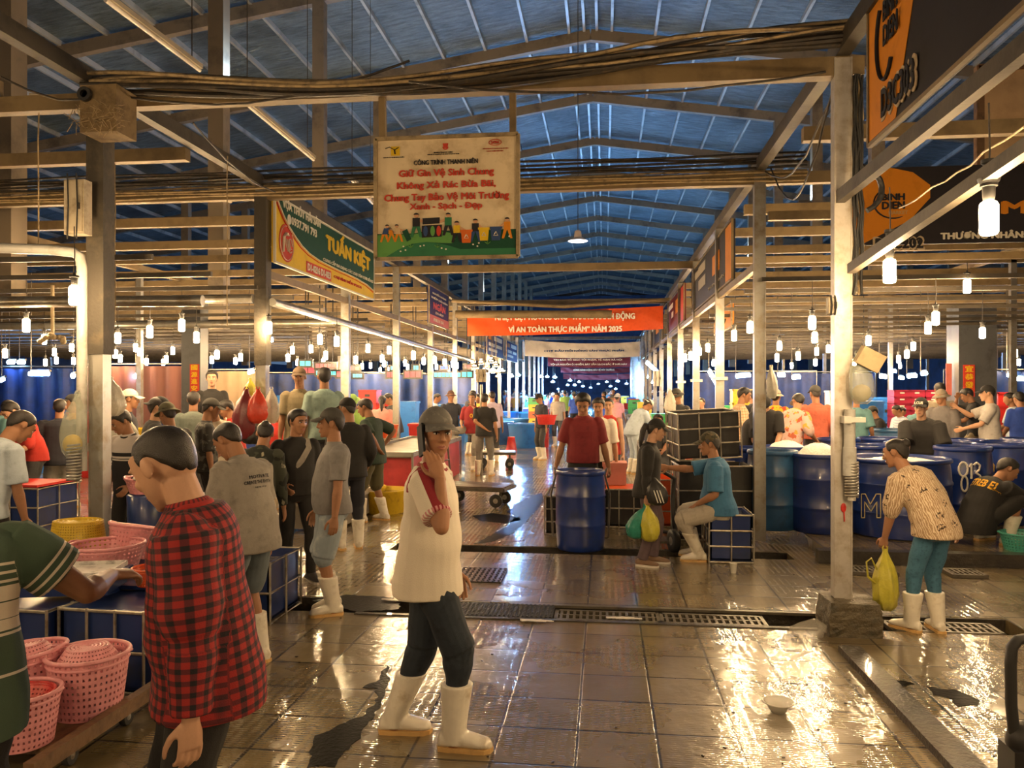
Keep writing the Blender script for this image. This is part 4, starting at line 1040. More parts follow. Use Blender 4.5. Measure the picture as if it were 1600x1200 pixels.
# ------------------------------------------------------------------ the crowd far down the hall
rc = random.Random(11)
CW = [('pink', PINK), ('black', BLACK), ('white', WHITE), ('light blue', LBLUE), ('grey', GREYT), ('red', RED), ('teal', TEAL2), ('royal blue', ROYAL), ('cream', CREAM), ('lime green', LGREEN), ('navy', NAVY), ('mustard', MUSTARD), ('mint', MINT), ('coral', CORAL), ('maroon', MAROON), ('lilac', LILAC)]
PLC = [((786, 842), (40, 48), 'near the blue water tubs'), ((842, 905), (30, 58), 'in the middle of the blue-lit aisle'), ((950, 1012), (26, 52), 'below the maroon banners'), ((1012, 1060), (20, 34), 'by the posts beyond the seated man')]
for (x0, x1), (d0, d1), where in PLC:
    for i in range(13 if where != 'by the posts beyond the seated man' else 5):
        cn, cmx = CW[i]
        px = x0 + (x1 - x0) * ((i * 5 + 2) % 13 + .5) / 13; D = d0 + (d1 - d0) * ((i * 7 + 3) % 13 + .5) / 13; rc.random()
        hat = rc.random() < .4
        q = G(px, D)
        if -4.0 < q.x < -2.9 and q.y > 36: q.x = -2.65
        if .40 < q.x < 1.6 and q.y > 22: q.x = .35 - .1 * (i % 4)
        for xx in (XL, XR):
            if abs(q.x - xx) < .5: q.x = xx + (.55 if q.x > xx else -.55)
        person('small distant shopper in %s top %s' % (cn, where), q, rc.uniform(0, 360), rc.uniform(1.5, 1.72), 3, 1, 'distant shoppers ' + where, lean=rc.uniform(0, 14), hl=(-.2, rc.uniform(.05, .3), rc.uniform(.82, 1.0)), hr=(.2, rc.uniform(.05, .3), rc.uniform(.82, 1.0)), hair='short', cap='bucket' if hat else None, capm=rc.choice([CAPD, CAPW, TAN]), shirt=cmx, sleeve=.45, pants=rc.choice([CHAR, NAVY, GREYS, BLACK]))
flush()
SKINS_DONE = True
# ------------------------------------------------------------------ plastic, rope and bag materials
BLUEP = M('dark blue plastic', (.012, .030, .13), .32, 0, (.02, .03, .06), 4, .45, coat=.25)
BLUEB = M('barrel blue plastic', (.010, .030, .17), .28, 0, (.02, .03, .08), 5, .4, coat=.3)
BLUEL = M('faded blue plastic', (.025, .10, .24), .34, 0, (.02, .05, .11), 5, .4, coat=.2)
BLUET = M('bright blue tub plastic', (.02, .13, .42), .3, 0, (.01, .06, .22), 3, .3, coat=.2)
BLACKP = M('black plastic', (.014, .013, .013), .4, 0, (.03, .028, .025), 6, .4)
PINKP = M('pink basket plastic', (.70, .30, .33), .4, 0, (.50, .19, .20), 16, .3)
REDP = M('red plastic', (.50, .025, .02), .38, 0, (.30, .02, .015), 12, .3)
ORANGEP = M('orange red plastic', (.62, .09, .02), .4, 0, (.42, .06, .02), 12, .3)
YELP = M('yellow basket plastic', (.62, .42, .02), .45, 0, (.42, .26, .02), 14, .3)
GREENP = M('green plastic', (.03, .33, .09), .4); WHITEP = M('white plastic', (.62, .60, .55), .4, 0, (.4, .37, .3), 8, .4)
ICE = M('crushed ice', (.74, .72, .68), .35, 0, (.58, .55, .50), 40, .4, bs=1.0, bsc=70)
WATER = M('dark water', (.03, .035, .04), .05, coat=.5)
FISH = M('wet grey catch', (.22, .20, .19), .25, 0, (.08, .07, .07), 30, .5, bs=1, bsc=60, coat=.4)
def film(name, col, alpha=.75, rough=.3): return M(name, col, rough, 0, tuple(c * .7 for c in col), 14, .4, alpha=alpha, bs=.6, bsc=26)
YBAG = film('yellow carrier film', (.55, .50, .06), .86); GBAG = film('green carrier film', (.03, .26, .20), .88); WBAG = film('white carrier film', (.66, .64, .55), .82)
CBAG = film('clear bag film', (.42, .46, .38), .42, .2); RBAG = film('red carrier film', (.62, .06, .03), .93); MBAG = film('maroon carrier film', (.16, .02, .025), .95)
WOODM = M('wet brown timber', (.16, .09, .045), .5, 0, (.06, .035, .02), 12, .5, bs=.4)
CARD = M('cardboard', (.42, .33, .20), .85, 0, (.3, .22, .13), 8, .4)
def barrel(label, c, r=.29, h=.88, m=BLUEB, group=None, open_=True, marks=None, tilt=0):
    """moulded drum: bulged body with ribs, rolled rim, recessed lid or open mouth"""
    o = empty('barrel', c, 0, label, 'barrel', group)
    mb = MB()
    prof = [(r * .90, 0), (r * .95, .015), (r * .97, h * .10), (r * 1.0, h * .27), (r * 1.0, h * .30), (r * 1.022, h * .315), (r * 1.022, h * .335), (r, h * .35), (r * 1.01, h * .5), (r, h * .66), (r * 1.022, h * .675), (r * 1.022, h * .695), (r, h * .71), (r * .985, h * .85), (r * .955, h * .955), (r * .955, h * .97)]
    if open_: prof += [(r * .93, h * .985), (r * .90, h * .985), (r * .90, h * .78)]
    else: prof += [(r * .93, h * .975), (r * .90, h * .955), (r * .02, h * .955)]
    mb.lathe(prof, 40)
    mb.build('drum', m, o, 50)
    rim = MB()
    rim.lathe([(r * .985, h * .945), (r * 1.01, h * .955), (r * 1.015, h * .98), (r * .99, h * 1.0), (r * .93, h * 1.0), (r * .91, h * .98), (r * .91, h * .95)], 40, caps=False)
    rim.build('rim', m, o, 60)
    if open_ and marks != 'ice': b = MB(); b.lathe([(.001, h * .86), (r * .905, h * .86), (r * .905, h * .84), (.001, h * .84)], 32, caps=False); b.build('water', WATER, o)
    return o
def ice_heap(label, c, r, hh, seed=0):
    rnd = random.Random(seed); mb = MB(); rings = []
    for k in range(9):
        f = k / 8; rr = r * (1 - f) ** .8 + .002; z = hh * math.sin(f * math.pi / 2)
        rings.append([V((math.cos(2 * math.pi * i / 36) * rr * rnd.uniform(.96, 1.02), math.sin(2 * math.pi * i / 36) * rr * rnd.uniform(.96, 1.02), z + rnd.uniform(-1, 1) * .012 * (k > 0))) for i in range(36)])
    rings.insert(0, [V((p.x, p.y, -.03)) for p in rings[0]])
    mb.loft(rings); o = mb.build('crushed_ice', ICE, None, 80); o.location = c
    return tag(o, label, 'ice', None, 'stuff')
def crate(label, corner, rz, w, d, h, m=BLUEP, group=None, nx=3, ny=3, nz=2, top=None, z0=0.0, tilt=None):
    """cut-down tank in a galvanised tube cage; corner = front lower corner, w along local x, d along local y"""
    o = empty('caged_tank', (corner[0], corner[1], z0 + (corner[2] if len(corner) > 2 else 0)), rz, label, 'caged tank', group)
    if tilt: o.rotation_euler = (tilt[0], tilt[1], rz)
    b = MB(); i = .018; t = .012
    for c_, s_ in (((w / 2, i + t / 2, h / 2 + .01), (w - 2 * i, t, h - .04)), ((w / 2, d - i - t / 2, h / 2 + .01), (w - 2 * i, t, h - .04)), ((i + t / 2, d / 2, h / 2 + .01), (t, d - 2 * i, h - .04)), ((w - i - t / 2, d / 2, h / 2 + .01), (t, d - 2 * i, h - .04)), ((w / 2, d / 2, .035), (w - 2 * i, d - 2 * i, .02))):
        b.box(c_, s_)
    b.build('tank', m, o)
    f = MB(); r = .0095
    for k in range(nz + 1):
        z = .012 + (h - .024) * k / nz
        f.tube([(0, 0, z), (w, 0, z), (w, d, z), (0, d, z), (0, 0, z)], r, 6)
    for k in range(nx + 1):
        x = w * k / nx
        for y in (0, d): f.tube([(x, y, 0), (x, y, h)], r, 6)
    for k in range(1, ny):
        y = d * k / ny
        for x in (0, w): f.tube([(x, y, 0), (x, y, h)], r, 6)
    f.build('cage', cage_m, o, 60)
    if top:
        q = MB(); q.box((w / 2, d / 2, h * top[1]), (w - .05, d - .05, .01)); q.build('water' if top[0] is WATER else 'catch', top[0], o)
    return o
def basket(label, c, r=.22, h=.2, m=PINKP, group=None, flip=False, tilt=(0, 0), taper=.78, oval=1.0, ribs=44, hoops=7, rim=.011, handles=True, name='basket', cat='basket', z=0):
    o = empty(name, c, z, label, cat, group)
    o.rotation_euler = (tilt[0] + (math.pi if flip else 0), tilt[1], z)
    mb = MB()
    P = lambda a, f, e=0: V((math.cos(a) * (r * (taper + (1 - taper) * f) + e), math.sin(a) * (r * (taper + (1 - taper) * f) + e) * oval, h * f))
    for i in range(ribs):
        a = 2 * math.pi * i / ribs; da = .30 * 2 * math.pi / ribs
        mb.hexa([P(a - da, .0, 0), P(a + da, .0, 0), P(a + da, 0, .005), P(a - da, 0, .005), P(a - da, 1, 0), P(a + da, 1, 0), P(a + da, 1, .005), P(a - da, 1, .005)])
    for k in range(hoops + 1):
        f = k / hoops; n = 40; hh = .30 / hoops
        for i in range(n):
            a0, a1 = 2 * math.pi * i / n, 2 * math.pi * (i + 1) / n
            f0, f1 = max(0, f - hh), min(1, f + hh)
            mb.hexa([P(a0, f0, -.001), P(a1, f0, -.001), P(a1, f0, .006), P(a0, f0, .006), P(a0, f1, -.001), P(a1, f1, -.001), P(a1, f1, .006), P(a0, f1, .006)])
    mb.build('wall', m, o)
    b = MB()
    for k in range(1, 6):
        rr = r * taper * k / 5.0
        b.tube([V((math.cos(t) * rr, math.sin(t) * rr * oval, .006)) for t in [2 * math.pi * i / 32 for i in range(33)]], .007, 5)
    for i in range(16):
        t = 2 * math.pi * i / 16
        b.tube([V((math.cos(t) * .02, math.sin(t) * .02 * oval, .006)), V((math.cos(t) * r * taper, math.sin(t) * r * taper * oval, .006))], .005, 5)
    b.build('base', m, o, 60)
    t_ = MB()
    t_.tube([P(2 * math.pi * i / 40, 1, .004) + V((0, 0, 0)) for i in range(41)], rim, 8)
    t_.tube([P(2 * math.pi * i / 40, .88, .004) for i in range(41)], rim * .6, 6)
    t_.build('rim', m, o, 60)
    if handles:
        for s in (-1, 1):
            g_ = MB(); g_.tube([P((0 if s > 0 else math.pi) + q, f, e) for q, f, e in ((-.28, .98, .0), (-.22, 1.03, .022), (0, 1.06, .03), (.22, 1.03, .022), (.28, .98, 0))], .008, 6); g_.build('handle', m, o, 60)
    return o
def bag(label, pts_top, c, size, m, seed=0, name='plastic_bag', cat='bag', group=None, handles=True, fill=None):
    """knotted carrier: gathered neck at pts_top, sagging pouch around c"""
    rnd = random.Random(seed)
    o = empty(name, c, 0, label, cat, group)
    top = V(pts_top) - V(c); rx, ry, rz = size
    mb = MB(); rings = []
    for k in range(12):
        f = k / 11
        zc = -rz * math.cos(f * math.pi * .62) if f < .8 else None
        w_ = interp([(0, .50), (.08, .84), (.25, 1.0), (.50, .97), (.68, .80), (.82, .50), (.92, .26), (1, .13)], f)
        z = -rz + (top.z * .96 + rz) * f
        cx = V((top.x * max(0, f - .35) / .65, top.y * max(0, f - .35) / .65, z))
        rings.append([cx + V((math.cos(t) * rx * w_ * (1 + .09 * math.sin(t * 7 + k * .25 + seed) + rnd.uniform(-.07, .07)), math.sin(t) * ry * w_ * (1 + .10 * math.sin(t * 6 + seed * 2 + k * .3) + rnd.uniform(-.07, .07)), rnd.uniform(-.02, .02) * rz * (k < 11))) for t in [2 * math.pi * i / 26 for i in range(26)]])
    mb.loft(rings); mb.build('pouch', m, o, 50)
    if handles:
        for s in (-1, 1):
            g_ = MB(); g_.tube([top * .86 + V((s * rx * .12, 0, 0)), top * .95 + V((s * rx * .2, 0, .01)), top + V((s * .008, 0, .012))], [.012, .010, .008], 8, flat=.5); g_.build('handle', m, o, 60)
    if fill is not None:
        g_ = MB(); g_.ell((0, 0, -rz * .45), (rx * .78, ry * .78, rz * .45), None, 16, 10); g_.build('filling', fill, o, 180)
    return o
def wheel(o, c, r, axis=(1, 0, 0), w=.035):
    x, y, d = frame_from(axis)
    Mx = Matrix((x, y, d)).transposed()
    mb = MB(); mb.lathe([(r * .62, -w / 2), (r * .9, -w / 2), (r, -w * .3), (r, w * .3), (r * .9, w / 2), (r * .62, w / 2)], 24, c, Mx); wv = mb.build('wheel', rubber, o, 50)
    mb = MB(); mb.lathe([(r * .16, -w * .6), (r * .6, -w * .4), (r * .6, w * .4), (r * .16, w * .6)], 20, c, Mx); mb.build('hub', steel, wv, 50)
# ------------------------------------------------------------------ the blue barrels
barrel('blue barrel standing alone in the aisle in front of the maroon polo', G(907, 8.72), .272, .87, BLUEB, None, False)
BG = 'barrels on the raised stall floor'
barrel('faded lighter blue barrel directly behind the second galvanised post', G(1207, 9.35, ZP), .29, .92, BLUEL, BG)
b_ = barrel('dark blue barrel heaped with white ice, beside the lighter barrel', G(1279, 9.15, ZP), .315, .90, BLUEB, BG, True, 'ice')
ice_heap('heap of crushed ice in the barrel beside the lighter blue one', G(1279, 9.15, ZP + .84), .28, .17, 1)
mi = barrel('widest blue tub with outlined letters on its front', G(1403, 8.98, ZP), .545, .87, BLUEB, BG, True, 'ice')
ice_heap('flat layer of ice filling the widest tub', G(1403, 8.98, ZP + .80), .49, .06, 2)
barrel('dark blue barrel with white painted numbers on its side', G(1504, 9.30, ZP), .31, .97, BLUEB, BG)
barrel('dark blue barrel with a yellow painted ring', G(1566, 9.75, ZP), .33, .98, BLUEB, BG)
barrel('dark blue barrel cut by the picture edge behind the squatting people', G(1645, 10.2, ZP), .33, .97, BLUEB, BG)
ice_heap('heap of crushed ice in front of the floral shawl', G(1229, 10.05, ZP + .86), .27, .12, 3)
for lb, px, D, r in (('barrel under the ice heap in front of the floral shawl', 1229, 10.05, .30), ('open dark barrel between the ice heap and the metal post', 1296, 10.0, .30), ('open barrel behind the widest tub, beneath the teal tee', 1352, 10.25, .32), ('open barrel in front of the lettered cap man', 1418, 10.75, .30), ('open barrel behind the white-numbered barrel', 1502, 10.6, .31), ('open barrel behind the yellow-ringed barrel', 1570, 11.0, .31),
        ('upright blue barrel half hidden by the caged tank', 1160, 9.9, .26), ('far blue barrel rim between coral shirt and teal tee', 1310, 11.6, .30), ('far blue tub, nearer of two in front of the check shirt', 1376, 11.8, .32), ('far blue tub, farther of two in front of the check shirt', 1398, 13.1, .34),
        ('far blue tub below the seated forehead-rubbing man', 1512, 11.4, .27), ('far blue tub at the right edge under the royal blue tee', 1602, 11.6, .32)):
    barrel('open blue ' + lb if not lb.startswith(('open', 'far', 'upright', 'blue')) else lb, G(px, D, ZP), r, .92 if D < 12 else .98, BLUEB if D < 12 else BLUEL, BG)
# painted marks on barrels
YLINE = M('pale yellow paint line', (.50, .42, .22), .6); WPAINT = M('white spray paint', (.60, .58, .54), .6); YPAINT = M('ochre spray paint', (.36, .22, .05), .6)
def on_drum(c, r, px, z, e=.006):
    """point on the near side of a drum (centre c, radius r) at photo column px, height z"""
    D0 = (c - V((0, 0, c.z))).dot(V((-SA, CA, 0)))
    best = None
    d = V(((px - 800) / FPX * CA - SA, (px - 800) / FPX * SA + CA, 0))
    a = d.dot(d); b = -2 * d.dot(V((c.x, c.y, 0))); cc = c.x ** 2 + c.y ** 2 - (r + e) ** 2
    q = b * b - 4 * a * cc
    t = (-b - math.sqrt(max(q, 0))) / (2 * a)
    return V((d.x * t, d.y * t, z))
def drum_paint(o, strokes, r, m, w=.008, name='painted_mark'):
    c = o.location
    mb = MB()
    for st in strokes:
        pts = []
        for (a, b_) in zip(st, st[1:]):
            for k in range(6): pts.append((a[0] + (b_[0] - a[0]) * k / 6, a[1] + (b_[1] - a[1]) * k / 6))
        pts.append(st[-1])
        P = [on_drum(c, r, px, 0) for px, py in pts]
        P = [V((p.x, p.y, CAMH - (py - 607) / FPX * (p.dot(V((-SA, CA, 0)))))) - c for p, (px, py) in zip(P, pts)]
        mb.tube(P, w, 6)
    mb.build(name, m, o, 60)
Mo = [(1346, 809), (1346, 772), (1352, 772), (1360, 788), (1369, 772), (1376, 772), (1376, 809), (1370, 809), (1370, 784), (1361, 799), (1351, 784), (1351, 809), (1346, 809)]
drum_paint(mi, [Mo, [(1383, 809), (1383, 803), (1389, 803), (1389, 809), (1383, 809)], [(1394, 772), (1394, 809), (1399, 809), (1399, 772), (1394, 772)]], .55, YLINE, .0055)
n813 = [o for o in COL.objects if o.get('label') == 'dark blue barrel with white painted numbers on its side'][0]
drum_paint(n813, [[(1505 + 7 * math.sin(.5 * k), 733 - 11 * math.cos(.5 * k)) for k in range(14)], [(1507 + 5 * math.sin(.5 * k), 756 - 12 * math.cos(.5 * k)) for k in range(14)], [(1515, 730), (1518, 724), (1518, 748)], [(1521, 727), (1526, 723), (1531, 727), (1530, 734), (1525, 739), (1531, 743), (1533, 751), (1529, 760), (1523, 763), (1520, 758)]], .317, WPAINT, .012)
nyel = [o for o in COL.objects if o.get('label') == 'dark blue barrel with a yellow painted ring'][0]
drum_paint(nyel, [[(1546, 718), (1539, 724), (1538, 738), (1544, 746), (1551, 742), (1553, 728), (1546, 718)]], .337, YPAINT, .013)
drum_paint(nyel, [[(1560, 720), (1560, 734)], [(1564, 722), (1568, 720), (1568, 727), (1564, 734), (1569, 734)]], .337, WPAINT, .006)
# ------------------------------------------------------------------ caged tanks
CG = 'caged blue tanks'
sc = G(1113, 8.08)
crate('caged blue tank used as a seat by the man in blue tee', (G(1108, 7.98).x, G(1108, 7.98).y), math.radians(0), .44, .56, .50, BLUEP, CG, 2, 3, 3, (WATER, .9))
nr = G(422, 5.88)
crate('caged blue tank at the feet of the plain grey tee man', (nr.x - .98, nr.y), 0, .98, .60, .47, BLUEP, CG, 4, 2, 2, (FISH, .82))
for lb, px0, D in (('caged blue tank behind the check-shirted man', 92, 4.62), ('caged blue tank at the elbow of the striped green shirt', -70, 4.66)):
    p = G(px0, D); crate(lb, (p.x, p.y), math.radians(-4), .62 if px0 < 0 else .74, .60, .49, BLUEP, CG, 3 if px0 < 0 else 4, 3, 2, (BLUEP, .93))
p = G(-60, 9.0); crate('caged dark blue tank with a red lid sheet beside light blue tee', (p.x, p.y - .1), math.radians(0), 1.02, .7, .66, BLUEP, CG, 3, 2, 3)
mb = MB(); mb.box((p.x + .51, p.y + .25, .672), (.94, .62, .025)); tag(mb.build('red_sheet', REDP), 'red plastic sheet laid on the caged tank beside light blue tee', 'sheet')
p = G(1062, 9.15); crate('tilted caged black tank stacked above the seated man', (p.x, p.y), math.radians(10), .74, .55, .56, BLACKP, CG, 3, 2, 3, None, .92, (math.radians(2), math.radians(-3)))
p = G(1060, 9.15); crate('caged black tank under the tilted one behind the seated man', (p.x, p.y), math.radians(3), .86, .6, .88, BLACKP, CG, 3, 2, 3)
p = G(944, 10.0); crate('caged black tank beside the maroon polo man', (p.x, p.y), math.radians(0), .56, .6, .50, BLACKP, CG, 3, 2, 2, (ORANGEP, .98))
p = G(851, 9.5); crate('caged black tank left of the aisle barrel', (p.x, p.y), math.radians(0), .26, .9, .48, BLACKP, CG, 1, 3, 3, (FISH, .95))
p = G(1030, 10.0); crate('caged orange tank behind the woman with the plastic bags', (p.x, p.y), math.radians(0), .34, .8, .62, ORANGEP, CG, 2, 3, 3)
# pink foam box + plastic tub on the maroon man's neighbour
mb = MB(); p = G(945, 10.35)
for z0, z1, e in ((.50, .74, 0), (.74, .79, .012)): mb.box((p.x + .13, p.y + .2, (z0 + z1) / 2), (.30 + e * 2, .36 + e * 2, z1 - z0))
tag(mb.build('foam_box', M('pink foam box', (.55, .22, .18), .8)), 'pink lidded box on the caged tank next to the aisle barrel', 'box')
# ------------------------------------------------------------------ pink and yellow baskets on the left tank tops
BK = 'baskets on the caged tanks'
zt = .49
mb = MB(); p0 = G(165, 5.45)
for k, (x, y, w_, d_) in enumerate(((p0.x - .25, p0.y + .05, 1.5, .75),)): mb.box((x, y, zt - .006), (w_, d_, .025))
tag(mb.build('blue_board', BLUEP), 'dark blue board over the tanks under the pink baskets', 'board')
mb = MB()
for x in (-.85, .35):
    for y in (-.30, .30): mb.box((p0.x - .25 + x * .8, p0.y + .05 + y, .236), (.05, .05, .47))
mb.box((p0.x - .25, p0.y + .05, .45), (1.3, .7, .04)); tag(mb.build('trestle', WOODM), 'timber trestle holding the board under the pink baskets', 'trestle')
basket('round pink basket standing nearest on the blue board', G(167, 5.42, zt + .01), .235, .20, PINKP, BK)
basket('yellow woven basket turned upside down beside the pink baskets', G(122, 5.80, zt + .31), .215, .30, YELP, BK, True, (0, 0), .80, .8, 60, 16, .010, False)
basket('tilted pink basket behind the nearest pink one', G(205, 5.78, zt + .045), .185, .22, PINKP, BK, False, (math.radians(-12), math.radians(6)))
basket('shallow pink basket held at hip height by the white and black polo', G(233, 6.9, .86), .19, .13, PINKP, BK)
basket('small orange red bowl basket at the check-shirted man elbow', G(236, 5.1, zt + .01), .11, .11, ORANGEP, BK, False, (0, 0), .7, 1, 28, 5, .008, False)
mb = MB(); mb.lathe([(.10, 0), (.17, .02), (.18, .34), (.17, .35), (.02, .35)], 24, G(233, 6.9, .50)); tag(mb.build('bucket', BLUEP, None, 50), 'blue bucket under the shallow pink basket', 'bucket')
mb = MB(); mb.box((0, 0, .236), (.4, .4, .472)); o = mb.build('stool', WOODM); o.location = G(233, 6.9); o.location.z = .015; tag(o, 'timber block under the blue bucket', 'block')
basket('green basket at the feet of the person in mint green', G(1598, 8.05, ZP), .20, .17, M('teal green plastic', (.05, .28, .22), .4), None, False, (0, 0), .8, 1, 36, 6)
# weighing tray
tr = empty('weighing_tray', G(118, 4.95, zt + .012), .25, 'white weighing tray on a dark base in front of the yellow basket', 'tray')
mb = MB(); mb.box((0, 0, .05), (.50, .34, .09)); mb.box((0, 0, .10), (.56, .40, .02)); mb.build('base', BLUEP, tr)
mb = MB()
for c_, s_ in (((0, 0, .118), (.50, .34, .012)), ((0, .17, .13), (.5, .012, .03)), ((0, -.17, .13), (.5, .012, .03)), ((.25, 0, .13), (.012, .34, .03)), ((-.25, 0, .13), (.012, .34, .03))): mb.box(c_, s_)
mb.build('pan', M('scuffed white enamel', (.62, .60, .58), .3, 0, (.12, .11, .12), 14, .5), tr)
mb = MB(); q = G(92, 5.15, zt + .13); mb.tube([q + V((-.06, 0, .0)), q + V((-.02, 0, .06)), q + V((.05, 0, .06)), q + V((.09, 0, .0)), q + V((.10, -.02, -.09))], .007, 6); tag(mb.build('cable', rubber, None, 60), 'black looped cable by the weighing tray', 'cable')
# cart with pink baskets in front of the tanks
kc = G(80, 3.95)
ct = empty('basket_cart', kc, 0, 'low timber edged cart carrying the stacked pink baskets', 'cart')
mb = MB(); mb.box((0, .0, .10), (.62, .62, .03)); mb.build('platform', WOODM, ct)
for s in (-1, 1):
    mb = MB(); mb.beam((s * .31, -.55, .13), (s * .31, .5, .13), .05, .07); mb.build('side_rail', WOODM, ct)
    for y in (-.22, .22): wheel(ct, (s * .26, y, .045), .045)
PG = 'pink baskets on the cart'
basket('pink basket with a dished pink lid, farther one on the cart', kc + V((.13, .10, .118)), .19, .30, PINKP, PG, False, (0, 0), .80, 1, 44, 9)
basket('upturned pink colander lying in the farther pink basket', kc + V((.13, .10, .118 + .335)), .165, .10, PINKP, PG, True, (0, 0), .55, 1, 44, 6, .008, False)
basket('pink basket leaning behind the striped green shirt', kc + V((-.17, .06, .115)), .20, .31, PINKP, PG, False, (0, math.radians(-7)), .80, 1, 44, 9)
basket('upturned pink colander lying in the leaning basket', kc + V((-.205, .06, .115 + .345)), .17, .10, PINKP, PG, True, (0, math.radians(-7)), .55, 1, 44, 6, .008, False)
basket('pink basket nearest on the cart with red strainer inside', kc + V((.06, -.27, .118)), .155, .24, PINKP, PG, False, (0, 0), .80, 1, 40, 8)
basket('red strainer set inside the nearest pink basket', kc + V((.06, -.27, .26)), .13, .09, REDP, PG, False, (0, 0), .6, 1, 36, 5, .007, False)
# ------------------------------------------------------------------ hand-held and hanging things
ph = PP['phone']; hcw = wpt(ph, ph['hc'] + ph['R'] @ V((.086, .030, -.030))); Rw = ph['M'].to_3x3() @ ph['R']
mb = MB(); o = empty('smartphone', hcw, 0, 'black smartphone held to the ear of the man in cream jersey', 'phone')
mb.box((0, 0, 0), (.012, .078, .155), Rw @ rot('X', 22)); mb.build('case', M('matt black phone case', (.006, .006, .007), .7, spec=.2), o)
mb = MB(); mb.box(Rw @ V((-.0065, 0, 0)), (.002, .070, .145), Rw @ rot('X', 22)); mb.build('screen', M('phone glass', (.01, .01, .012), .08), o)
for key, hand, lb, m_, dz, sz, dx in (('bend', 'wl', 'yellow plastic bag hanging from the hand of the bending woman', YBAG, .26, (.085, .10, .20), 0), ('bagw', 'wr', 'yellow plastic bag held by the woman in black cap', YBAG, .20, (.095, .12, .16), .03), ('bagw', 'wr', 'green plastic bag held by the woman in black cap', GBAG, .22, (.10, .10, .13), -.10)):
    w_ = wpt(PP[key], PP[key][hand]) + V((0, 0, -.075))
    bag(lb, w_, w_ + V((dx, -.01 if dx >= 0 else .06, -dz)), sz, m_, len(lb))
    if key == 'bend':
        q = w_ + V((-.05, -.01, -.20)); g_ = MB(); g_.tube([q + V((.02, 0, -.1)), q + V((-.075, 0, -.02)), q + V((-.085, 0, .09)), q + V((-.05, 0, .12)), q + V((-.01, 0, .03)), q + V((.02, 0, -.08))], [.03, .014, .010, .010, .014, .03], 8, flat=.5)
        tag(g_.build('bag_loop', YBAG, None, 60), 'loose loop of yellow carrier film beside the bending woman hand', 'bag')
o = bag('black shoulder bag with white stripes at the hip of the woman in black cap', wpt(PP['bagw'], (.19, .10, .90)), wpt(PP['bagw'], (.195, .13, .74)), (.10, .05, .11), BLACKP, 4, 'shoulder_bag', 'bag', None, False)
for k in range(3):
    g_ = MB(); q = V((-.02 + k * .028, -.058, -.02)); g_.tube([q + V((-.02, .0, .06)), q + V((.02, -.004, -.06))], .006, 6); g_.build('stripe', WPAINT, o)
w_ = PP['wblack']
mb = MB(); cN = w_['back'](.48); cH = w_['back'](.02)
def at_t(h, a, e):
    c_, r_, f_ = w_['back'](h); return c_ + r_ * math.cos(a) * (.165 + e) * w_['s'] + f_ * math.sin(a) * (.13 + e) * w_['s']
mb.tube([at_t(.50, math.radians(150), -.05), at_t(.42, math.radians(118), .022), at_t(.30, math.radians(92), .030), at_t(.18, math.radians(60), .035), at_t(.10, math.radians(30), .04)], .026, 8, flat=.35)
sb_ = mb.build('strap', GREYT, w_['root'], 60)
mb = MB(); mb.ell(at_t(.13, math.radians(35), .05), (.10, .05, .085), None, 14, 10); mb.build('pouch', CAMO, w_['root'], 180)
# bags tied to the posts
xr, yr = XR, YC
bag('clear plastic bag of small goods tied to the nearest bright post', V((xr + .075, yr - .13, 2.03)), V((xr + .10, yr - .15, 1.80)), (.085, .06, .14), CBAG, 1, fill=CARD)
mb = MB(); mb.box(V((xr + .15, yr - .16, 1.98)), (.17, .10, .13), rot('Y', 28) @ rot('X', 6)); tag(mb.build('hanging_carton', CARD), 'small open carton hung on the nearest bright post above the clear bag', 'carton')
bag('white plastic bag tied to the second bright post', V((XR + .11, YC + SP - .1, 2.02)), V((XR + .12, YC + SP - .1, 1.80)), (.06, .05, .14), WBAG, 2)
bag('white plastic bag tied low on a far post behind the seated dark shirt', G(1047, 13.0, 1.76), G(1047, 13.0, 1.50), (.09, .08, .16), WBAG, 3)
bag('clear bag with yellow liquid tied beside the pipe of the dark post', V((XL - .10, YC - .14, 1.74)), V((XL - .14, YC - .15, 1.40)), (.10, .08, .18), CBAG, 4, fill=YELP)
bag('pointed white bag with yellow contents hung behind the dark post', W(172, 590, 7.2), W(172, 628, 7.2), (.13, .12, .13), WBAG, 5, fill=YELP)
bag('big white sack behind the white and black polo', W(184, 636, 8.7), W(181, 690, 8.7), (.28, .20, .34), WBAG, 6, 'sack', 'sack')
bag('bright red plastic bag hung on the second dark post', W(403, 606, 8.9), W(402, 640, 8.9), (.115, .09, .155), RBAG, 7)
bag('maroon bag hung beside the red bag', W(385, 606, 8.95), W(381, 652, 8.95), (.13, .10, .24), MBAG, 8)
bag('black bag under the red bag on the second dark post', W(396, 664, 9.0), W(394, 680, 9.0), (.12, .09, .10), BLACKP, 9)
bag('white carrier bag hung near the red bag', W(424, 606, 9.3), W(424, 640, 9.3), (.09, .07, .16), WBAG, 10)
bag('yellow carrier bag hung above the maroon bag', W(391, 592, 9.4), W(391, 608, 9.4), (.06, .05, .08), YBAG, 11)
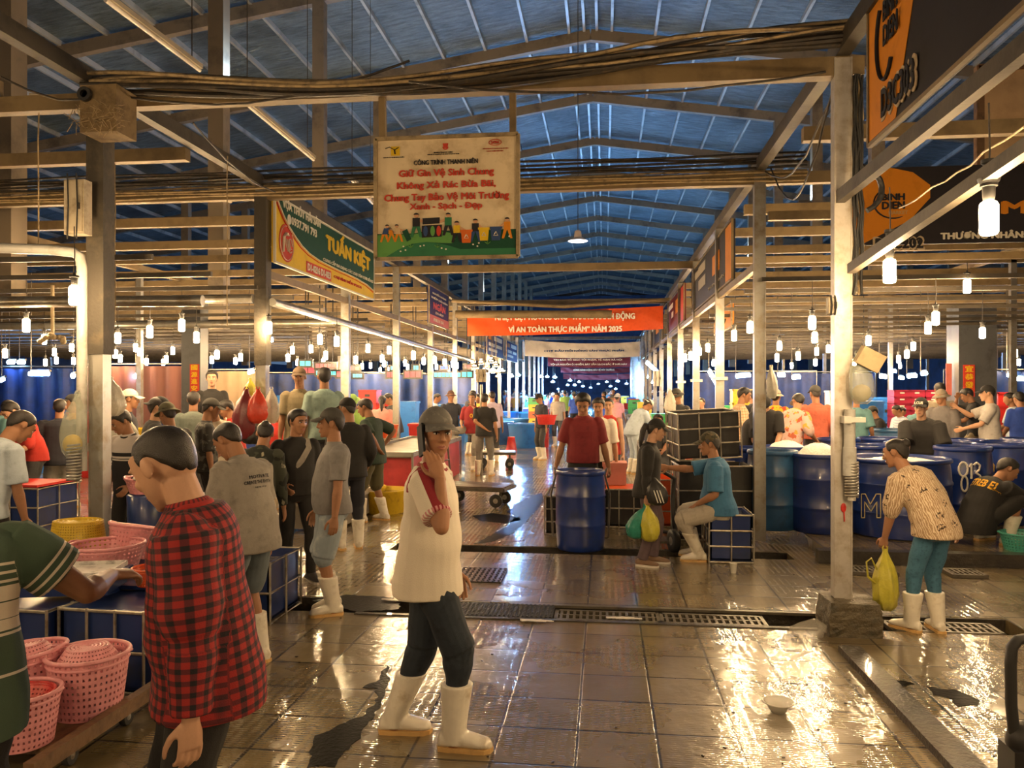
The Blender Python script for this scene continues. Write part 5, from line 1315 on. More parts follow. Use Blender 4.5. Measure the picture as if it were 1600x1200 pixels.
# pipes and springs on posts
def pipe(label, pts, r, m=pvc, name='pipe', cat='pipe', n=14): 
    mb = MB(); mb.tube(pts, r, n); return tag(mb.build(name, m, None, 60), label, cat)
def spring(label, c, r, h, turns, wire=.009):
    mb = MB(); n = turns * 16
    mb.tube([V(c) + V((math.cos(2 * math.pi * i / 16) * r, math.sin(2 * math.pi * i / 16) * r, h * i / n)) for i in range(n + 1)], wire, 6)
    return tag(mb.build('coil_spring', steel, None, 60), label, 'spring')
qx, qy = XR + .03, YC - .105
pipe('grey plastic pipe strapped to the nearest bright post', [(qx, qy, 1.34), (qx, qy, 1.62)], .040)
mb = MB(); mb.box((qx + .02, qy - .01, 1.545), (.15, .09, .035)); mb.box((qx - .03, qy - .01, 1.545), (.05, .11, .05)); tag(mb.build('pipe_bracket', WHITEP), 'cream bracket clamped round the grey pipe', 'bracket')
pipe('grey pipe socket under the cream bracket', [(qx, qy, 1.14), (qx, qy, 1.345)], .047)
spring('rusty coil spring hooked on the nearest bright post', (qx + .015, qy, .985), .042, .25, 12)
pipe('white inner hose inside the coil spring', [(qx + .015, qy, .96), (qx + .015, qy, 1.23)], .028, WHITEP)
mb = MB(); mb.ell((XR + .0, YC - .0635, .90), (.020, .004, .035)); mb.tube([(XR + .002, YC - .064, .92), (XR + .006, YC - .064, .80)], .005, 6); tag(mb.build('red_paint_splash', REDP, None, 60), 'red paint drip on the nearest bright post', 'paint')
lx, ly = XL - .10, YC - .09
pipe('grey conduit pipe running down the dark post', [(-6.6, ly - .25, 2.98), (lx - .25, ly - .03, 2.90), (lx - .07, ly, 2.88), (lx - .015, ly, 2.84), (lx, ly, 2.76), (lx, ly, 1.1)], .042, pvc, n=14)
spring('coil spring hooked on the conduit of the dark post', (lx - .02, ly - .07, 1.02), .05, .30, 12)
pipe('silver pipe along the second row of left posts', [(-12.5, YC + SP, 2.86), (XL - .1, YC + SP - .05, 2.86)], .055, steel)
pipe('silver pipe sloping away along the left posts', [(XL + .12, YC + SP, 2.82), (XL + .12, 24, 2.62)], .05, steel)
pipe('lower silver pipe across the left stalls', [(-14, 12.0, 2.80), (XL - .1, 12.0, 2.80)], .06, steel)
pipe('silver pipe across the near left stalls', [(-9, 7.6, 2.70), (XL - .1, 7.9, 2.70)], .06, steel)
pipe('bent silver pipe high above the left stalls', [(-6.9, 4.4, 3.02), (-5.9, 5.6, 2.96), (-4.95, 5.9, 2.94)], .05, steel)
# meter boxes
def meter_box(label, c, d, m=WHITEP):
    o = empty('meter_box', c, 0, label, 'meter box')
    mb = MB(); mb.box((0, 0, 0), d); mb.build('case', m, o)
    mb = MB(); mb.box((0, -d[1] / 2 - .006, 0), (d[0] * .88, .012, d[2] * .92)); q = mb.build('door', m, o)
    mb = MB(); mb.box((d[0] * .3, -d[1] / 2 - .018, 0), (.02, .014, .05)); mb.build('latch', steel_d, q)
    for s in (-.25, .2):
        mb = MB(); mb.tube([(d[0] * s, -d[1] / 2 - .02, d[2] * .6), (d[0] * (s + .1), -d[1] / 2 - .03, 0), (d[0] * s, -d[1] / 2 - .02, -d[2] * .6)], .006, 5); mb.build('wire', rubber, o)
GBOX = M('stained cream cabinet', (.42, .36, .26), .6, 0, (.16, .12, .07), 7, .5)
meter_box('stained cream electric box high on the dark post', W(122, 325, 6.25), (.17, .10, .43), GBOX)
meter_box('small cream switch box high on the nearest bright post', W(1299, 478, 5.75), (.06, .05, .12), GBOX)
meter_box('grey control box on a pole in the central aisle', W(752, 587, 16.0), (.19, .12, .26), GBOX)
meter_box('white control box on the far right bright post', W(1027, 591, 15.0), (.16, .1, .3), WHITEP)
pipe('thin pole under the grey control box', [G(752, 16.05, 0), G(752, 16.05, 1.85)], .03, steel, 'pole', 'pole')
jb = empty('junction_box', W(170, 178, 6.15), 0, 'dusty junction box wrapped in straw at the top of the dark post', 'junction box')
mb = MB(); mb.box((0, 0, 0), (.30, .26, .36)); mb.build('case', M('dusty brown casing', (.20, .14, .07), .9, 0, (.08, .055, .03), 8, .5, bs=.8), jb)
mb = MB(); rnd = random.Random(4)
for k in range(110):
    a = V((rnd.uniform(-.2, .2), rnd.uniform(-.18, -.1), rnd.uniform(-.16, .02))); b_ = a + V((rnd.uniform(-.09, .09), rnd.uniform(-.03, .03), rnd.uniform(-.09, .05))); mb.tube([a, b_], .003, 3)
tag(mb.build('straw', wire_m, jb), kind='stuff')
mb = MB(); mb.lathe([(.055, 0), (.055, .03), (.03, .03), (.03, 0)], 16, (-.09, -.145, .10), rot('X', 90)); mb.build('dial', rubber, jb)
# ------------------------------------------------------------------ signs and banners
def flat(name, col, rough=.55): return M('print ' + name, col, rough, 0, tuple(c * .8 for c in col), 7, .3, var=.06, spec=.15)
P_RED = flat('red', (.46, .05, .03)); P_BLK = flat('black', (.02, .02, .025)); P_WHT = flat('white', (.66, .62, .52)); P_YEL = flat('yellow', (.60, .40, .02)); P_DGR = flat('dark green', (.010, .060, .035))
P_LGR = flat('light green', (.10, .27, .07)); P_GRN = flat('green', (.03, .15, .07)); P_ORG = flat('orange', (.55, .20, .015)); P_BLU = flat('blue', (.03, .06, .16)); P_TAN = flat('tan', (.52, .38, .22)); P_DRK = flat('dark board', (.022, .02, .025))
P_NAVY = flat('navy', (.03, .035, .13)); P_BAN = flat('banner red', (.62, .085, .02)); P_MAR = flat('maroon', (.10, .012, .014)); P_GRY = flat('grey cloth', (.40, .38, .36)); P_SKIN = flat('printed skin', (.50, .28, .16))
BOARD = M('stained cream board', (.60, .49, .32), .6, 0, (.30, .21, .11), 3.5, .42)
FRAME = M('grimy sign frame', (.30, .23, .13), .6, .2, (.07, .05, .03), 9, .5)
def poly(pts, n, m, parent, name='print', t=.003, off=.0):
    mb = MB(); n = V(n); mb.prism([V(p) + n * off for p in pts], n * t); return mb.build(name, m, parent)
def disc(c, right, up, rx, ry, m, parent, name='print', off=.0, t=.003, n=28):
    R_, U = V(right), V(up); return poly([V(c) + R_ * math.cos(2 * math.pi * k / n) * rx + U * math.sin(2 * math.pi * k / n) * ry for k in range(n)], R_.cross(U), m, parent, name, t, off)
def frame_round(pts, n, w, m, parent):
    mb = MB(); pts = [V(p) for p in pts]
    for a, b in zip(pts, pts[1:] + pts[:1]): mb.beam(a, b, w, w * 1.2, n)
    return mb.build('frame', m, parent)
# --- the white board hung in the aisle
YB = 6.05; X0, X1, Z0, Z1 = -1.79, -.663, 2.787, 3.73
sg = empty('hanging_sign', ((X0 + X1) / 2, YB, Z1), 0, 'stained cream notice board with red lettering and cartoon recyclers hung over the aisle', 'sign')
O_ = V(sg.location)
N_ = V((0, -1, 0))
def B_(u, v, off=0): return V((X0 + (X1 - X0) * u, YB - .022 - off, Z1 - (Z1 - Z0) * v)) - O_
mb = MB(); mb.box((0, 0, (Z0 - Z1) / 2), (X1 - X0, .04, Z1 - Z0)); mb.build('panel', BOARD, sg)
frame_round([B_(0, 0), B_(1, 0), B_(1, 1), B_(0, 1)], (0, 1, 0), .028, FRAME, sg)
for u in (.04, .96):
    mb = MB(); mb.beam(B_(u, .0) + V((0, .05, 0)), V((B_(u, 0).x, .0, ZB - O_.z)), .05, .05); mb.build('hanger', steel_y, sg)
RX_ = (1, 0, 0); UZ = (0, 0, 1)
for t, u, v, w, h, m_, bo in (('CÔNG TRÌNH THANH NIÊN', .498, .204, .507, .046, P_BLK, .02), ('Giữ Gìn Vệ Sinh Chung', .50, .30, .756, .076, P_RED, .04), ('Không Xả Rác Bừa Bãi,', .50, .40, .785, .074, P_RED, .04), ('Chung Tay Bảo Vệ Môi Trường', .50, .50, .99, .077, P_RED, .04), ('Xanh - Sạch - Đẹp', .498, .578, .576, .064, P_RED, .04),
        ('CÔNG TY CHỢ BÌNH ĐIỀN', .13, .156, .17, .011, P_BLK, .03), ('ĐOÀN THANH NIÊN', .48, .128, .15, .010, P_BLK, .02), ('CÔNG TY QUẢN LÝ VÀ KINH DOANH CHỢ', .48, .144, .25, .010, P_BLK, .02), ('TỔNG CÔNG TY THƯƠNG MẠI SÀI GÒN', .845, .112, .20, .010, P_RED, .02), ('TRÁCH NHIỆM HỮU HẠN', .84, .133, .13, .010, P_RED, .02), ('SATRA', .842, .062, .066, .022, P_RED, .04)):
    lettering(t, B_(u, v, .004), RX_, UZ, w, h, m_, sg, bo)
poly([B_(*p, 0) for p in ((.11, .066), (.172, .066), (.172, .142), (.11, .142))], N_, P_YEL, sg, 'emblem', .003)
mb = MB(); mb.tube([B_(.07, .082, .005), B_(.10, .070, .005), B_(.135, .095, .005), B_(.165, .075, .005)], .006, 5, flat=.5); mb.tube([B_(.135, .095, .005), B_(.14, .13, .005)], .006, 5); mb.build('emblem', P_BLK, sg)
mb = MB(); mb.tube([B_(.842 + .043 * math.cos(t), .062 + .024 * math.sin(t), .004) for t in [2 * math.pi * k / 28 for k in range(29)]], .0028, 5); mb.build('emblem', P_RED, sg)
mb = MB(); mb.tube([B_(.495 + .017 * math.cos(t), .085 + .018 * math.sin(t), .004) for t in [math.pi * (k / 12) for k in range(13)]], .005, 5); mb.prism([B_(.476, .055), B_(.515, .055), B_(.508, .092), B_(.482, .092)], N_ * .004); mb.build('emblem', P_RED, sg)
hill = [(.012, .79), (.15, .795), (.28, .79), (.40, .77), (.53, .775), (.60, .80), (.72, .785), (.86, .775), (.985, .775), (.985, .985), (.012, .985)]
poly([B_(*p) for p in hill], N_, P_DGR, sg, 'printed_hill', .002)
poly([B_(*p) for p in ((.012, .80), (.14, .80), (.26, .80), (.36, .785), (.47, .78), (.55, .80), (.565, .845), (.54, .88), (.45, .875), (.36, .865), (.26, .878), (.16, .925), (.07, .985), (.012, .985))], N_, P_LGR, sg, 'printed_hill', .004)
poly([B_(*p) for p in ((.07, .985), (.17, .92), (.28, .875), (.36, .866), (.45, .88), (.52, .90), (.60, .93), (.985, .93), (.985, .985))], N_, P_GRN, sg, 'printed_hill', .005)
def printed_figure(u, v0, h, top, leg, lean=0, arm=.05):
    mb = MB(); ms = [P_SKIN, top, leg, P_BLK]; w = h * .13
    q = lambda du, dv: B_(u + du, v0 - dv, 0)
    def pr(pts, mi): mb.prism([q(*p) for p in pts], N_ * (.007 + mi * .0006), mi)
    pr([(-w, h * .42), (w, h * .42), (w + lean, h * .80), (-w + lean, h * .80)], 1)
    pr([(-w, h * .44), (0, h * .44), (-w * .6 - .008, 0), (-w * 1.3 - .008, 0)], 2); pr([(0, h * .44), (w, h * .44), (w * 1.3 + .008, 0), (w * .6 + .008, 0)], 2)
    pr([(lean + w, h * .76), (lean + w + arm, h * .60), (lean + w + arm, h * .54), (lean + w * .6, h * .66)] if arm > 0 else [(lean - w, h * .76), (lean - w + arm, h * .60), (lean - w + arm, h * .54), (lean - w * .6, h * .66)], 0)
    pr([(lean * 1.2 + math.cos(t) * h * .08, h * .90 + math.sin(t) * h * .095) for t in [2 * math.pi * k / 14 for k in range(14)]], 0)
    pr([(lean * 1.2 + math.cos(t) * h * .09, h * .93 + math.sin(t) * h * .08) for t in [math.pi * k / 8 for k in range(9)]], 3)
    mb.build('printed_figure', ms, sg)
for a in ((.065, .86, .145, P_BLU, P_ORG, .015, .03), (.115, .85, .11, P_ORG, P_ORG, -.01, .03), (.165, .86, .145, P_TAN, P_ORG, -.012, .05), (.29, .825, .20, P_BLK, P_GRN, 0, .05), (.515, .815, .185, P_GRN, P_BLK, 0, -.05), (.575, .875, .175, P_YEL, P_BLK, .0, .04), (.705, .87, .185, P_BLK, P_BLU, 0, .03), (.925, .85, .17, P_ORG, P_ORG, 0, -.03)): printed_figure(*a)
def printed_bin(u0, v0, u1, v1, m_, lid=None):
    poly([B_(u0, v0), B_(u1, v0), B_(u1 - .008, v1), B_(u0 + .008, v1)], N_, m_, sg, 'printed_bin', .009)
    poly([B_(u0 - .006, v0 - .012), B_(u1 + .006, v0 - .012), B_(u1 + .006, v0 + .004), B_(u0 - .006, v0 + .004)], N_, lid or m_, sg, 'printed_bin', .010)
    cu, cv, r = (u0 + u1) / 2, (v0 + v1) / 2, (u1 - u0) * .25
    mb = MB(); mb.tube([B_(cu + r * math.sin(t) * .9, cv - r * 1.1 * math.cos(t), .011) for t in [2 * math.pi * k / 3 for k in range(4)]], .0035, 4); mb.build('printed_symbol', P_WHT, sg)
printed_bin(.605, .785, .68, .88, flat('bin orange', (.55, .12, .02))); printed_bin(.73, .77, .80, .865, P_YEL); printed_bin(.81, .765, .885, .865, P_BLU)
poly([B_(.19, .775), B_(.225, .755), B_(.255, .84), B_(.225, .86)], N_, P_DGR, sg, 'printed_bin', .009)
poly([B_(.335, .67), B_(.455, .665), B_(.455, .715), B_(.335, .72)], N_, P_BLK, sg, 'printed_bin', .008)
poly([B_(.33, .73), B_(.47, .725), B_(.47, .825), B_(.33, .83)], N_, P_BLK, sg, 'printed_bin', .008)
for u, m_ in ((.345, P_BLU), (.395, P_LGR), (.438, P_RED)): disc(B_(u + .012, .778), RX_, UZ, .018, .04, m_, sg, 'printed_bin', .010)
for u, v in ((.32, .90), (.345, .895), (.47, .92), (.50, .93), (.20, .90), (.215, .93), (.69, .895), (.72, .91), (.73, .885), (.94, .835), (.18, .94)): disc(B_(u, v), RX_, UZ, .007, .006, P_WHT, sg, 'printed_flower', .008, .003, 10)
for u, v in ((.25, .91), (.44, .915), (.79, .895)):
    mb = MB()
    for k in (-.02, 0, .02): mb.tube([B_(u, v, .008), B_(u + k, v - .03 + abs(k) * .5, .008)], .003, 4)
    mb.build('printed_leaf', P_LGR, sg)
# --- green and yellow shop sign along the left posts
XS = -4.02; NX = V((1, 0, 0)); RY = (0, 1, 0)
def LS(px, py, off=0): return onX(px, py, XS) + NX * off
ys0, ys1 = 9.20, 13.34; zs0, zs1 = 3.315, 4.13
sh = empty('shop_sign', (XS, (ys0 + ys1) / 2, zs1), 0, 'dark green and yellow seafood sign with red round emblem on the left posts', 'sign')
O2 = V(sh.location)
def T(p, off=0): return V((XS + .022 + off, p.y, p.z)) - O2
def box_board(root, O, x, y0, y1, z0, z1, m_, fm, nx):
    mb = MB(); mb.box(V((x, (y0 + y1) / 2, (z0 + z1) / 2)) - O, (.04, y1 - y0, z1 - z0)); mb.build('panel', m_, root)
    frame_round([V((x + nx * .02, a, b)) - O for a, b in ((y0, z0), (y1, z0), (y1, z1), (y0, z1))], (nx, 0, 0), .025, fm, root)
box_board(sh, O2, XS, ys0, ys1, zs0, zs1, P_YEL, M('pale sign edge', (.5, .48, .4), .5), 1)
crv = [(150, 110), (170, 170), (200, 240), (240, 320), (290, 400), (340, 470), (400, 530), (480, 585), (550, 620), (630, 660), (700, 690), (780, 730), (850, 772), (906, 822)]
cw = [LS(400 + x / 5, 290 + y / 5) for x, y in crv]
poly([T(p) for p in cw] + [V((XS + .022, ys1 - .015, zs1 - .015)) - O2, V((XS + .022, ys0 + .03, zs1 - .015)) - O2], NX, P_DGR, sh, 'print', .003)
mb = MB(); mb.tube([T(p, .005) for p in cw], .016, 6, flat=.4); mb.build('print', P_WHT, sh); mb = MB(); mb.tube([T(p + V((0, -.02, -.03)), .004) for p in cw], .012, 6, flat=.4); mb.build('print', P_RED, sh)
def ltext(t, p0, p1, h, m_, bo=.03, root=sh, O=O2, f=LS, x=XS + .022, right=RY, thick=.004, vy=0):
    a, b = f(*p0), f(*p1); c = (a + b) / 2
    return lettering(t, V((x, c.y, c.z)) - O + V((right[1] and .005 * (1 if right[1] > 0 else -1), 0, 0)), right, UZ, abs(b.y - a.y), h, m_, root, bo, thick=thick)
ltext('VỰA THỦY HẢI SẢN', (438, 318), (498, 349), .17, P_WHT, .05); ltext('0937.791 793', (452, 343), (492, 367), .11, P_WHT, .04)
disc(T(LS(449, 343), .003), RY, UZ, .06, .065, P_WHT, sh)
ltext('TUẤN KIỆT', (506, 377), (576, 409), .40, P_YEL, .07); ltext('CUNG CẤP ĐA DẠNG CÁC LOẠI TÔM TƯƠI SỐNG', (502, 405), (580, 439), .085, P_WHT, .03)
a, b = LS(476, 416), LS(515, 431)
poly([V((XS + .022, y, z)) - O2 for y, z in ((a.y, a.z - .075), (b.y, a.z - .075), (b.y, a.z + .075), (a.y, a.z + .075))], NX, P_RED, sh, 'print', .003)
c_ = (a + b) / 2; lettering('D1-0216 D1-023', V((XS + .028, c_.y, a.z)) - O2, RY, UZ, (b.y - a.y) * .92, .10, P_WHT, sh, .05)
ltext('CHỢ BÌNH ĐIỀN TP.HCM', (519, 434), (562, 446), .075, P_RED, .02)
c_ = LS(445, 380)
disc(T(c_, .002), RY, UZ, .235, .24, P_RED, sh, 'emblem'); 
mb = MB(); mb.tube([T(c_ + V((0, .21 * math.cos(t), .215 * math.sin(t))), .006) for t in [2 * math.pi * k / 36 for k in range(37)]], .008, 5, flat=.5); mb.build('emblem', P_WHT, sh)
mb = MB(); mb.tube([T(c_ + V((0, -.13, -.13)), .008), T(c_ + V((0, -.12, .06)), .008), T(c_ + V((0, -.04, .12)), .008), T(c_ + V((0, .04, .10)), .008)], [.02, .035, .035, .02], 8, flat=.3)
for k in range(3): mb.tube([T(c_ + V((0, -.05 + k * .055, .05)), .008), T(c_ + V((0, -.02 + k * .055, -.05)), .008), T(c_ + V((0, .03 + k * .05, -.10 + k * .02)), .008)], .012, 6, flat=.4)
mb.tube([T(c_ + V((0, .10 + .06 * math.cos(t), -.02 + .09 * math.sin(t))), .008) for t in [2 * math.pi * k / 16 for k in range(15)]], .011, 6, flat=.4); mb.build('emblem', P_WHT, sh)
# --- small blue sign further on
def simple_sign(label, x, y0, y1, z0, z1, base, items, nx=1, fm=FRAME):
    """items: ('t', text, u, v, w, h, material) or ('r', u0, v0, u1, v1, material); u reads left to right as seen from the aisle"""
    root = empty('shop_sign', (x, (y0 + y1) / 2, z1), 0, label, 'sign'); O = V(root.location)
    box_board(root, O, x, y0, y1, z0, z1, base, fm, nx)
    def q(u, v, off=0): return V((x + nx * (.022 + off), (y0 + (y1 - y0) * u) if nx > 0 else (y1 - (y1 - y0) * u), z1 - (z1 - z0) * v)) - O
    for it in items:
        if it[0] == 't': lettering(it[1], q(it[2], it[3], .016 if it[6] is P_BLK else .006), (0, nx, 0), UZ, it[4] * (y1 - y0), it[5] * (z1 - z0), it[6], root, .04)
        elif it[0] == 'r': poly([q(it[1], it[2]), q(it[3], it[2]), q(it[3], it[4]), q(it[1], it[4])], (nx, 0, 0), it[5], root, 'print', .004)
        elif it[0] == 'p': poly([q(*p) for p in it[1]], (nx, 0, 0), it[2], root, 'print', .003)
        elif it[0] == 'a':
            mb = MB(); mb.tube([q(*p, .008) for p in it[1]], it[3], 6, flat=.5); mb.build('emblem', it[2], root)
    return root
simple_sign('small blue sign with pink lettering high on the left posts', -4.02, 17.7, 19.95, 3.28, 4.15, P_NAVY, [('t', 'NGUYỄN HOÀNG', .5, .15, .7, .07, P_WHT), ('t', 'THỦY HẢI SẢN', .5, .28, .85, .07, P_WHT), ('t', 'NGÂN', .5, .47, .62, .24, flat('pink letters', (.6, .12, .14))), ('t', 'D1-019', .5, .67, .4, .07, P_WHT), ('r', .0, .76, 1.0, .98, flat('pink band', (.5, .16, .16))), ('t', '0908.114 114', .45, .87, .5, .09, P_WHT)])
for i, (y0, y1) in enumerate(((26.6, 31.0), (32.0, 36.0))):
    simple_sign(['far blue sign with white squares beyond the small blue sign', 'farthest blue sign with white squares on the left posts'][i], -4.02, y0, y1, 2.95, 3.75, P_NAVY, [('r', .08, .12, .28, .32, P_ORG), ('r', .4, .1, .9, .3, P_WHT), ('r', .1, .45, .45, .6, P_WHT), ('r', .55, .45, .9, .6, P_WHT), ('r', .1, .7, .6, .82, P_WHT)])
# --- signs along the right posts
sw = [(.20 + .13 * math.cos(t), .30 + .36 * math.sin(t)) for t in [math.radians(a_) for a_ in range(60, 275, 12)]]
YR0, YR1 = 1.2, 5.36
simple_sign('big dark sign with orange slanted panel and market logo, lettered D3C303', XR, YR0, YR1, 3.345, 4.6, P_DRK, [('p', [(.0, .0), (.25, .0), (.115, .98), (.0, .98)], P_ORG),
    ('a', [(.058 + .036 * math.cos(math.radians(a_)), .42 + .22 * math.sin(math.radians(a_))) for a_ in range(-200, 40, 15)][::-1] if False else [(.108 - .030 + .034 * math.cos(math.radians(a_)), .55 + .20 * math.sin(math.radians(a_))) for a_ in range(40, 250, 15)], P_BLK, .018),
    ('t', 'BINH', .103, .42, .058, .10, P_BLK), ('t', 'DIEN', .103, .54, .058, .10, P_BLK), ('t', 'D3C303', .128, .86, .135, .17, flat('letter edge', (.45, .36, .24))), ('t', 'D3C303', .128, .86, .125, .14, P_BLK), ('t', 'HẢI SẢN', .5, .5, .3, .3, P_WHT)], -1, steel_y)
simple_sign('mid dark sign with an orange square on the right posts', XR, 10.9, 15.8, 3.25, 4.06, P_DRK, [('r', .0, .02, .2, .13, P_DRK), ('r', .88, .03, .99, .97, P_ORG), ('r', .60, .25, .76, .62, P_ORG), ('r', .05, .10, .42, .30, flat('pale print', (.30, .27, .22))), ('r', .22, .40, .42, .62, flat('pale print', (.30, .27, .22))), ('t', 'THƯƠNG NHÂN', .68, .80, .36, .07, flat('pale print', (.30, .27, .22)))], -1, steel_y)
simple_sign('red and purple sign beyond the mid dark sign', XR, 17.4, 22.0, 3.25, 4.06, P_MAR, [('r', .86, .04, .98, .96, P_RED), ('r', .56, .2, .74, .6, P_ORG), ('r', .08, .15, .4, .3, P_WHT), ('r', .3, .42, .42, .6, P_WHT)], -1, steel_y)
simple_sign('far dark sign next after the red and purple one', XR, 24.0, 29.5, 3.25, 4.06, P_DRK, [('r', .5, .2, .74, .6, P_ORG), ('r', .08, .15, .4, .3, P_WHT)], -1, steel_y)
simple_sign('small orange sign with dark swoosh hung low beside the second bright post', XR + .35, 13.2, 15.2, 2.78, 3.18, P_ORG, [('a', [(.5 + .2 * math.cos(math.radians(a_)), .45 + .3 * math.sin(math.radians(a_))) for a_ in range(20, 230, 15)], P_BLK, .03)], -1)
# cross sign D3C202 facing the viewer
y_ = YC + SP - .12
cs = empty('shop_sign', (XR + 1.9, y_, 4.18), 0, 'cross-wise dark sign with orange corner and market logo, lettered D3C202', 'sign'); O3 = V(cs.location)
xl_ = onY(1331, 300, y_).x
mb = MB(); mb.box(V((xl_ + 2.0, y_, 3.76)) - O3, (4.0, .04, .84)); mb.build('panel', P_DRK, cs)
def C_(px, py, off=0): p = onY(px, py, y_); return V((p.x, y_ - .022 - off, p.z)) - O3
poly([C_(1331, 300), C_(1331, 386), C_(1338, 386), C_(1420, 345), C_(1452, 310), C_(1452, 290), C_(1425, 270), C_(1390, 263), C_(1331, 266)], N_, P_ORG, cs, 'print', .003)
for t, p, w, h, m_ in (('BINH', (1394, 309), .24, .075, P_BLK), ('DIEN', (1394, 322), .24, .085, P_BLK), ('MARKET', (1402, 333), .2, .04, flat('faded orange', (.46, .28, .1))), ('D3C202', (1403, 381), .54, .155, flat('letter edge', (.45, .36, .24))), ('D3C202', (1403, 381), .50, .12, P_BLK), ('THƯƠNG NHÂN: NGUYỄN', (1572, 365), 1.36, .11, P_WHT), ('MUỐI', (1632, 318), .9, .22, P_ORG)):
    lettering(t, C_(*p, .006 if m_ is not P_BLK else .016), RX_, UZ, w, h, m_, cs, .05)
mb = MB(); mb.tube([C_(1394 + 30 * math.cos(math.radians(a_)), 318 + 24 * math.sin(math.radians(a_)), .006) for a_ in range(60, 250, 12)], [.006] + [.02] * 14 + [.006], 6, flat=.4); mb.build('emblem', P_BLK, cs)
# tan board above it
a, b = onY(1533, 112, YC + SP + .2), onY(1533, 262, YC + SP + .2)
tb = empty('tan_board', (a.x, a.y, b.z), 0, 'tan boarded panel with brown edge high above the cross-wise dark sign', 'panel')
mb = MB(); mb.box((1.6, 0, (a.z - b.z) / 2), (3.2, .05, a.z - b.z)); mb.build('panel', M('stained tan board', (.50, .34, .19), .8, 0, (.34, .22, .12), 2, .5), tb)
mb = MB(); mb.box((-.03, -.02, (a.z - b.z) / 2), (.08, .08, a.z - b.z + .1)); mb.box((1.6, -.02, a.z - b.z + .03), (3.3, .08, .07)); mb.build('frame', WOODM, tb)
# --- banners across the aisle
def banner(label, Y, px0, px1, top0, top1, bot0, bot1, m_, lines, sag=.06, z=None):
    a = onY(px0, top0, Y); b = onY(px1, top1, Y); c = onY(px0, bot0, Y); d = onY(px1, bot1, Y)
    root = empty('cloth_banner', a, 0, label, 'banner')
    n, k = 28, 6; vs = []; fs = []
    mb = MB(); P_ = []
    for side in (0, 1):
        for j in range(k + 1):
            for i in range(n + 1):
                u, v = i / n, j / k
                p = (a * (1 - u) + b * u) * (1 - v) + (c * (1 - u) + d * u) * v
                p = p + V((0, (.03 * math.sin(u * 17 + v * 3) + .03 * math.sin(u * 41 - v * 5)) * (1 if side == 0 else 1) + side * .008, -sag * math.sin(math.pi * u) * (1 - .2 * v)))
                vs.append(p - a)
    S_ = (n + 1) * (k + 1)
    for j in range(k):
        for i in range(n):
            q = j * (n + 1) + i
            fs.append((q, q + n + 1, q + n + 2, q + 1)); fs.append((S_ + q, S_ + q + 1, S_ + q + n + 2, S_ + q + n + 1))
    for i in range(n):
        fs.append((i, i + 1, S_ + i + 1, S_ + i)); q = k * (n + 1) + i; fs.append((q, S_ + q, S_ + q + 1, q + 1))
    for j in range(k):
        q = j * (n + 1); fs.append((q, S_ + q, S_ + q + n + 1, q + n + 1)); q += n; fs.append((q, q + n + 1, S_ + q + n + 1, S_ + q))
    mb.add(vs, fs); mb.build('cloth', m_, root, 60)
    for t, x0, x1, y, hpx, mm in lines:
        e, f = onY(x0, y, Y), onY(x1, y, Y); cc = (e + f) / 2
        lettering(t, V((cc.x, Y - .085, cc.z)) - a, (1, 0, 0), UZ, (f - e).length, hpx / FPX * Y, mm, root, .05)
    for p, q in ((a, px0), (b, px1)):
        mb = MB(); mb.tube([p - a, p - a + V((-.2 if q == px0 else .15, .02, ZB - p.z))], .012, 5); mb.build('rope', cable_m, root)
    return root
banner('orange red cloth banner with white lettering across the aisle', YC + SP * 5 - .25, 730, 1036, 486, 478, 525, 514, P_BAN, [('NHIỆT LIỆT HƯỞNG ỨNG “THÁNG HÀNH ĐỘNG', 774, 992, 495, 15, P_WHT), ('VÌ AN TOÀN THỰC PHẨM” NĂM 2025', 795, 972, 513.5, 16, P_WHT)], .05)
pipe('fat cream pipe across the aisle over the red banner', [onY(712, 491, YC + SP * 5 - .5), onY(956, 491, YC + SP * 5 - .5)], .105, steel_y)
for s, (a_, b_) in enumerate((((706, 470), (880, 479)), ((880, 479), (1046, 468)))):
    pipe('sloping cream tube %s the aisle truss above the red banner' % ['on the near-left half of', 'on the right half of'][s], [onY(*a_, YC + SP * 5 - .55), onY(*b_, YC + SP * 5 - .55)], .05, steel_y)
banner('creased pale grey banner beyond the red one', YC + SP * 8 - .1, 820, 1000, 531, 534, 556, 557, P_GRY, [('CHỢ ĐẦU MỐI NÔNG SẢN THỰC PHẨM', 850, 975, 548, 5, P_BLU)], .1)
banner('maroon banner beyond the pale grey one', YC + SP * 10 - .1, 856, 985, 558, 558, 572, 573, P_MAR, [('TIN BÁO TỐ GIÁC TỘI PHẠM, TỆ NẠN XÃ HỘI', 865, 972, 562, 4.5, P_TAN), ('TỘI LÀ NGUỒN Ô NHIỄM, BÁT SẮN SẠCH BẤC Ở NƠI NÀY', 860, 980, 569, 4.5, P_TAN)], .08)
banner('narrow maroon banner, farther along the aisle', YC + SP * 13 - .1, 876, 984, 574, 574, 582, 582, P_MAR, [('CÙNG HÀNH ĐỘNG BẢO VỆ MÔI TRƯỜNG', 896, 960, 578, 4, P_TAN)], .08)
banner('farthest maroon banner above the blue lamps', YC + SP * 16 - .1, 880, 984, 584, 584, 592, 592, P_MAR, [], .08)
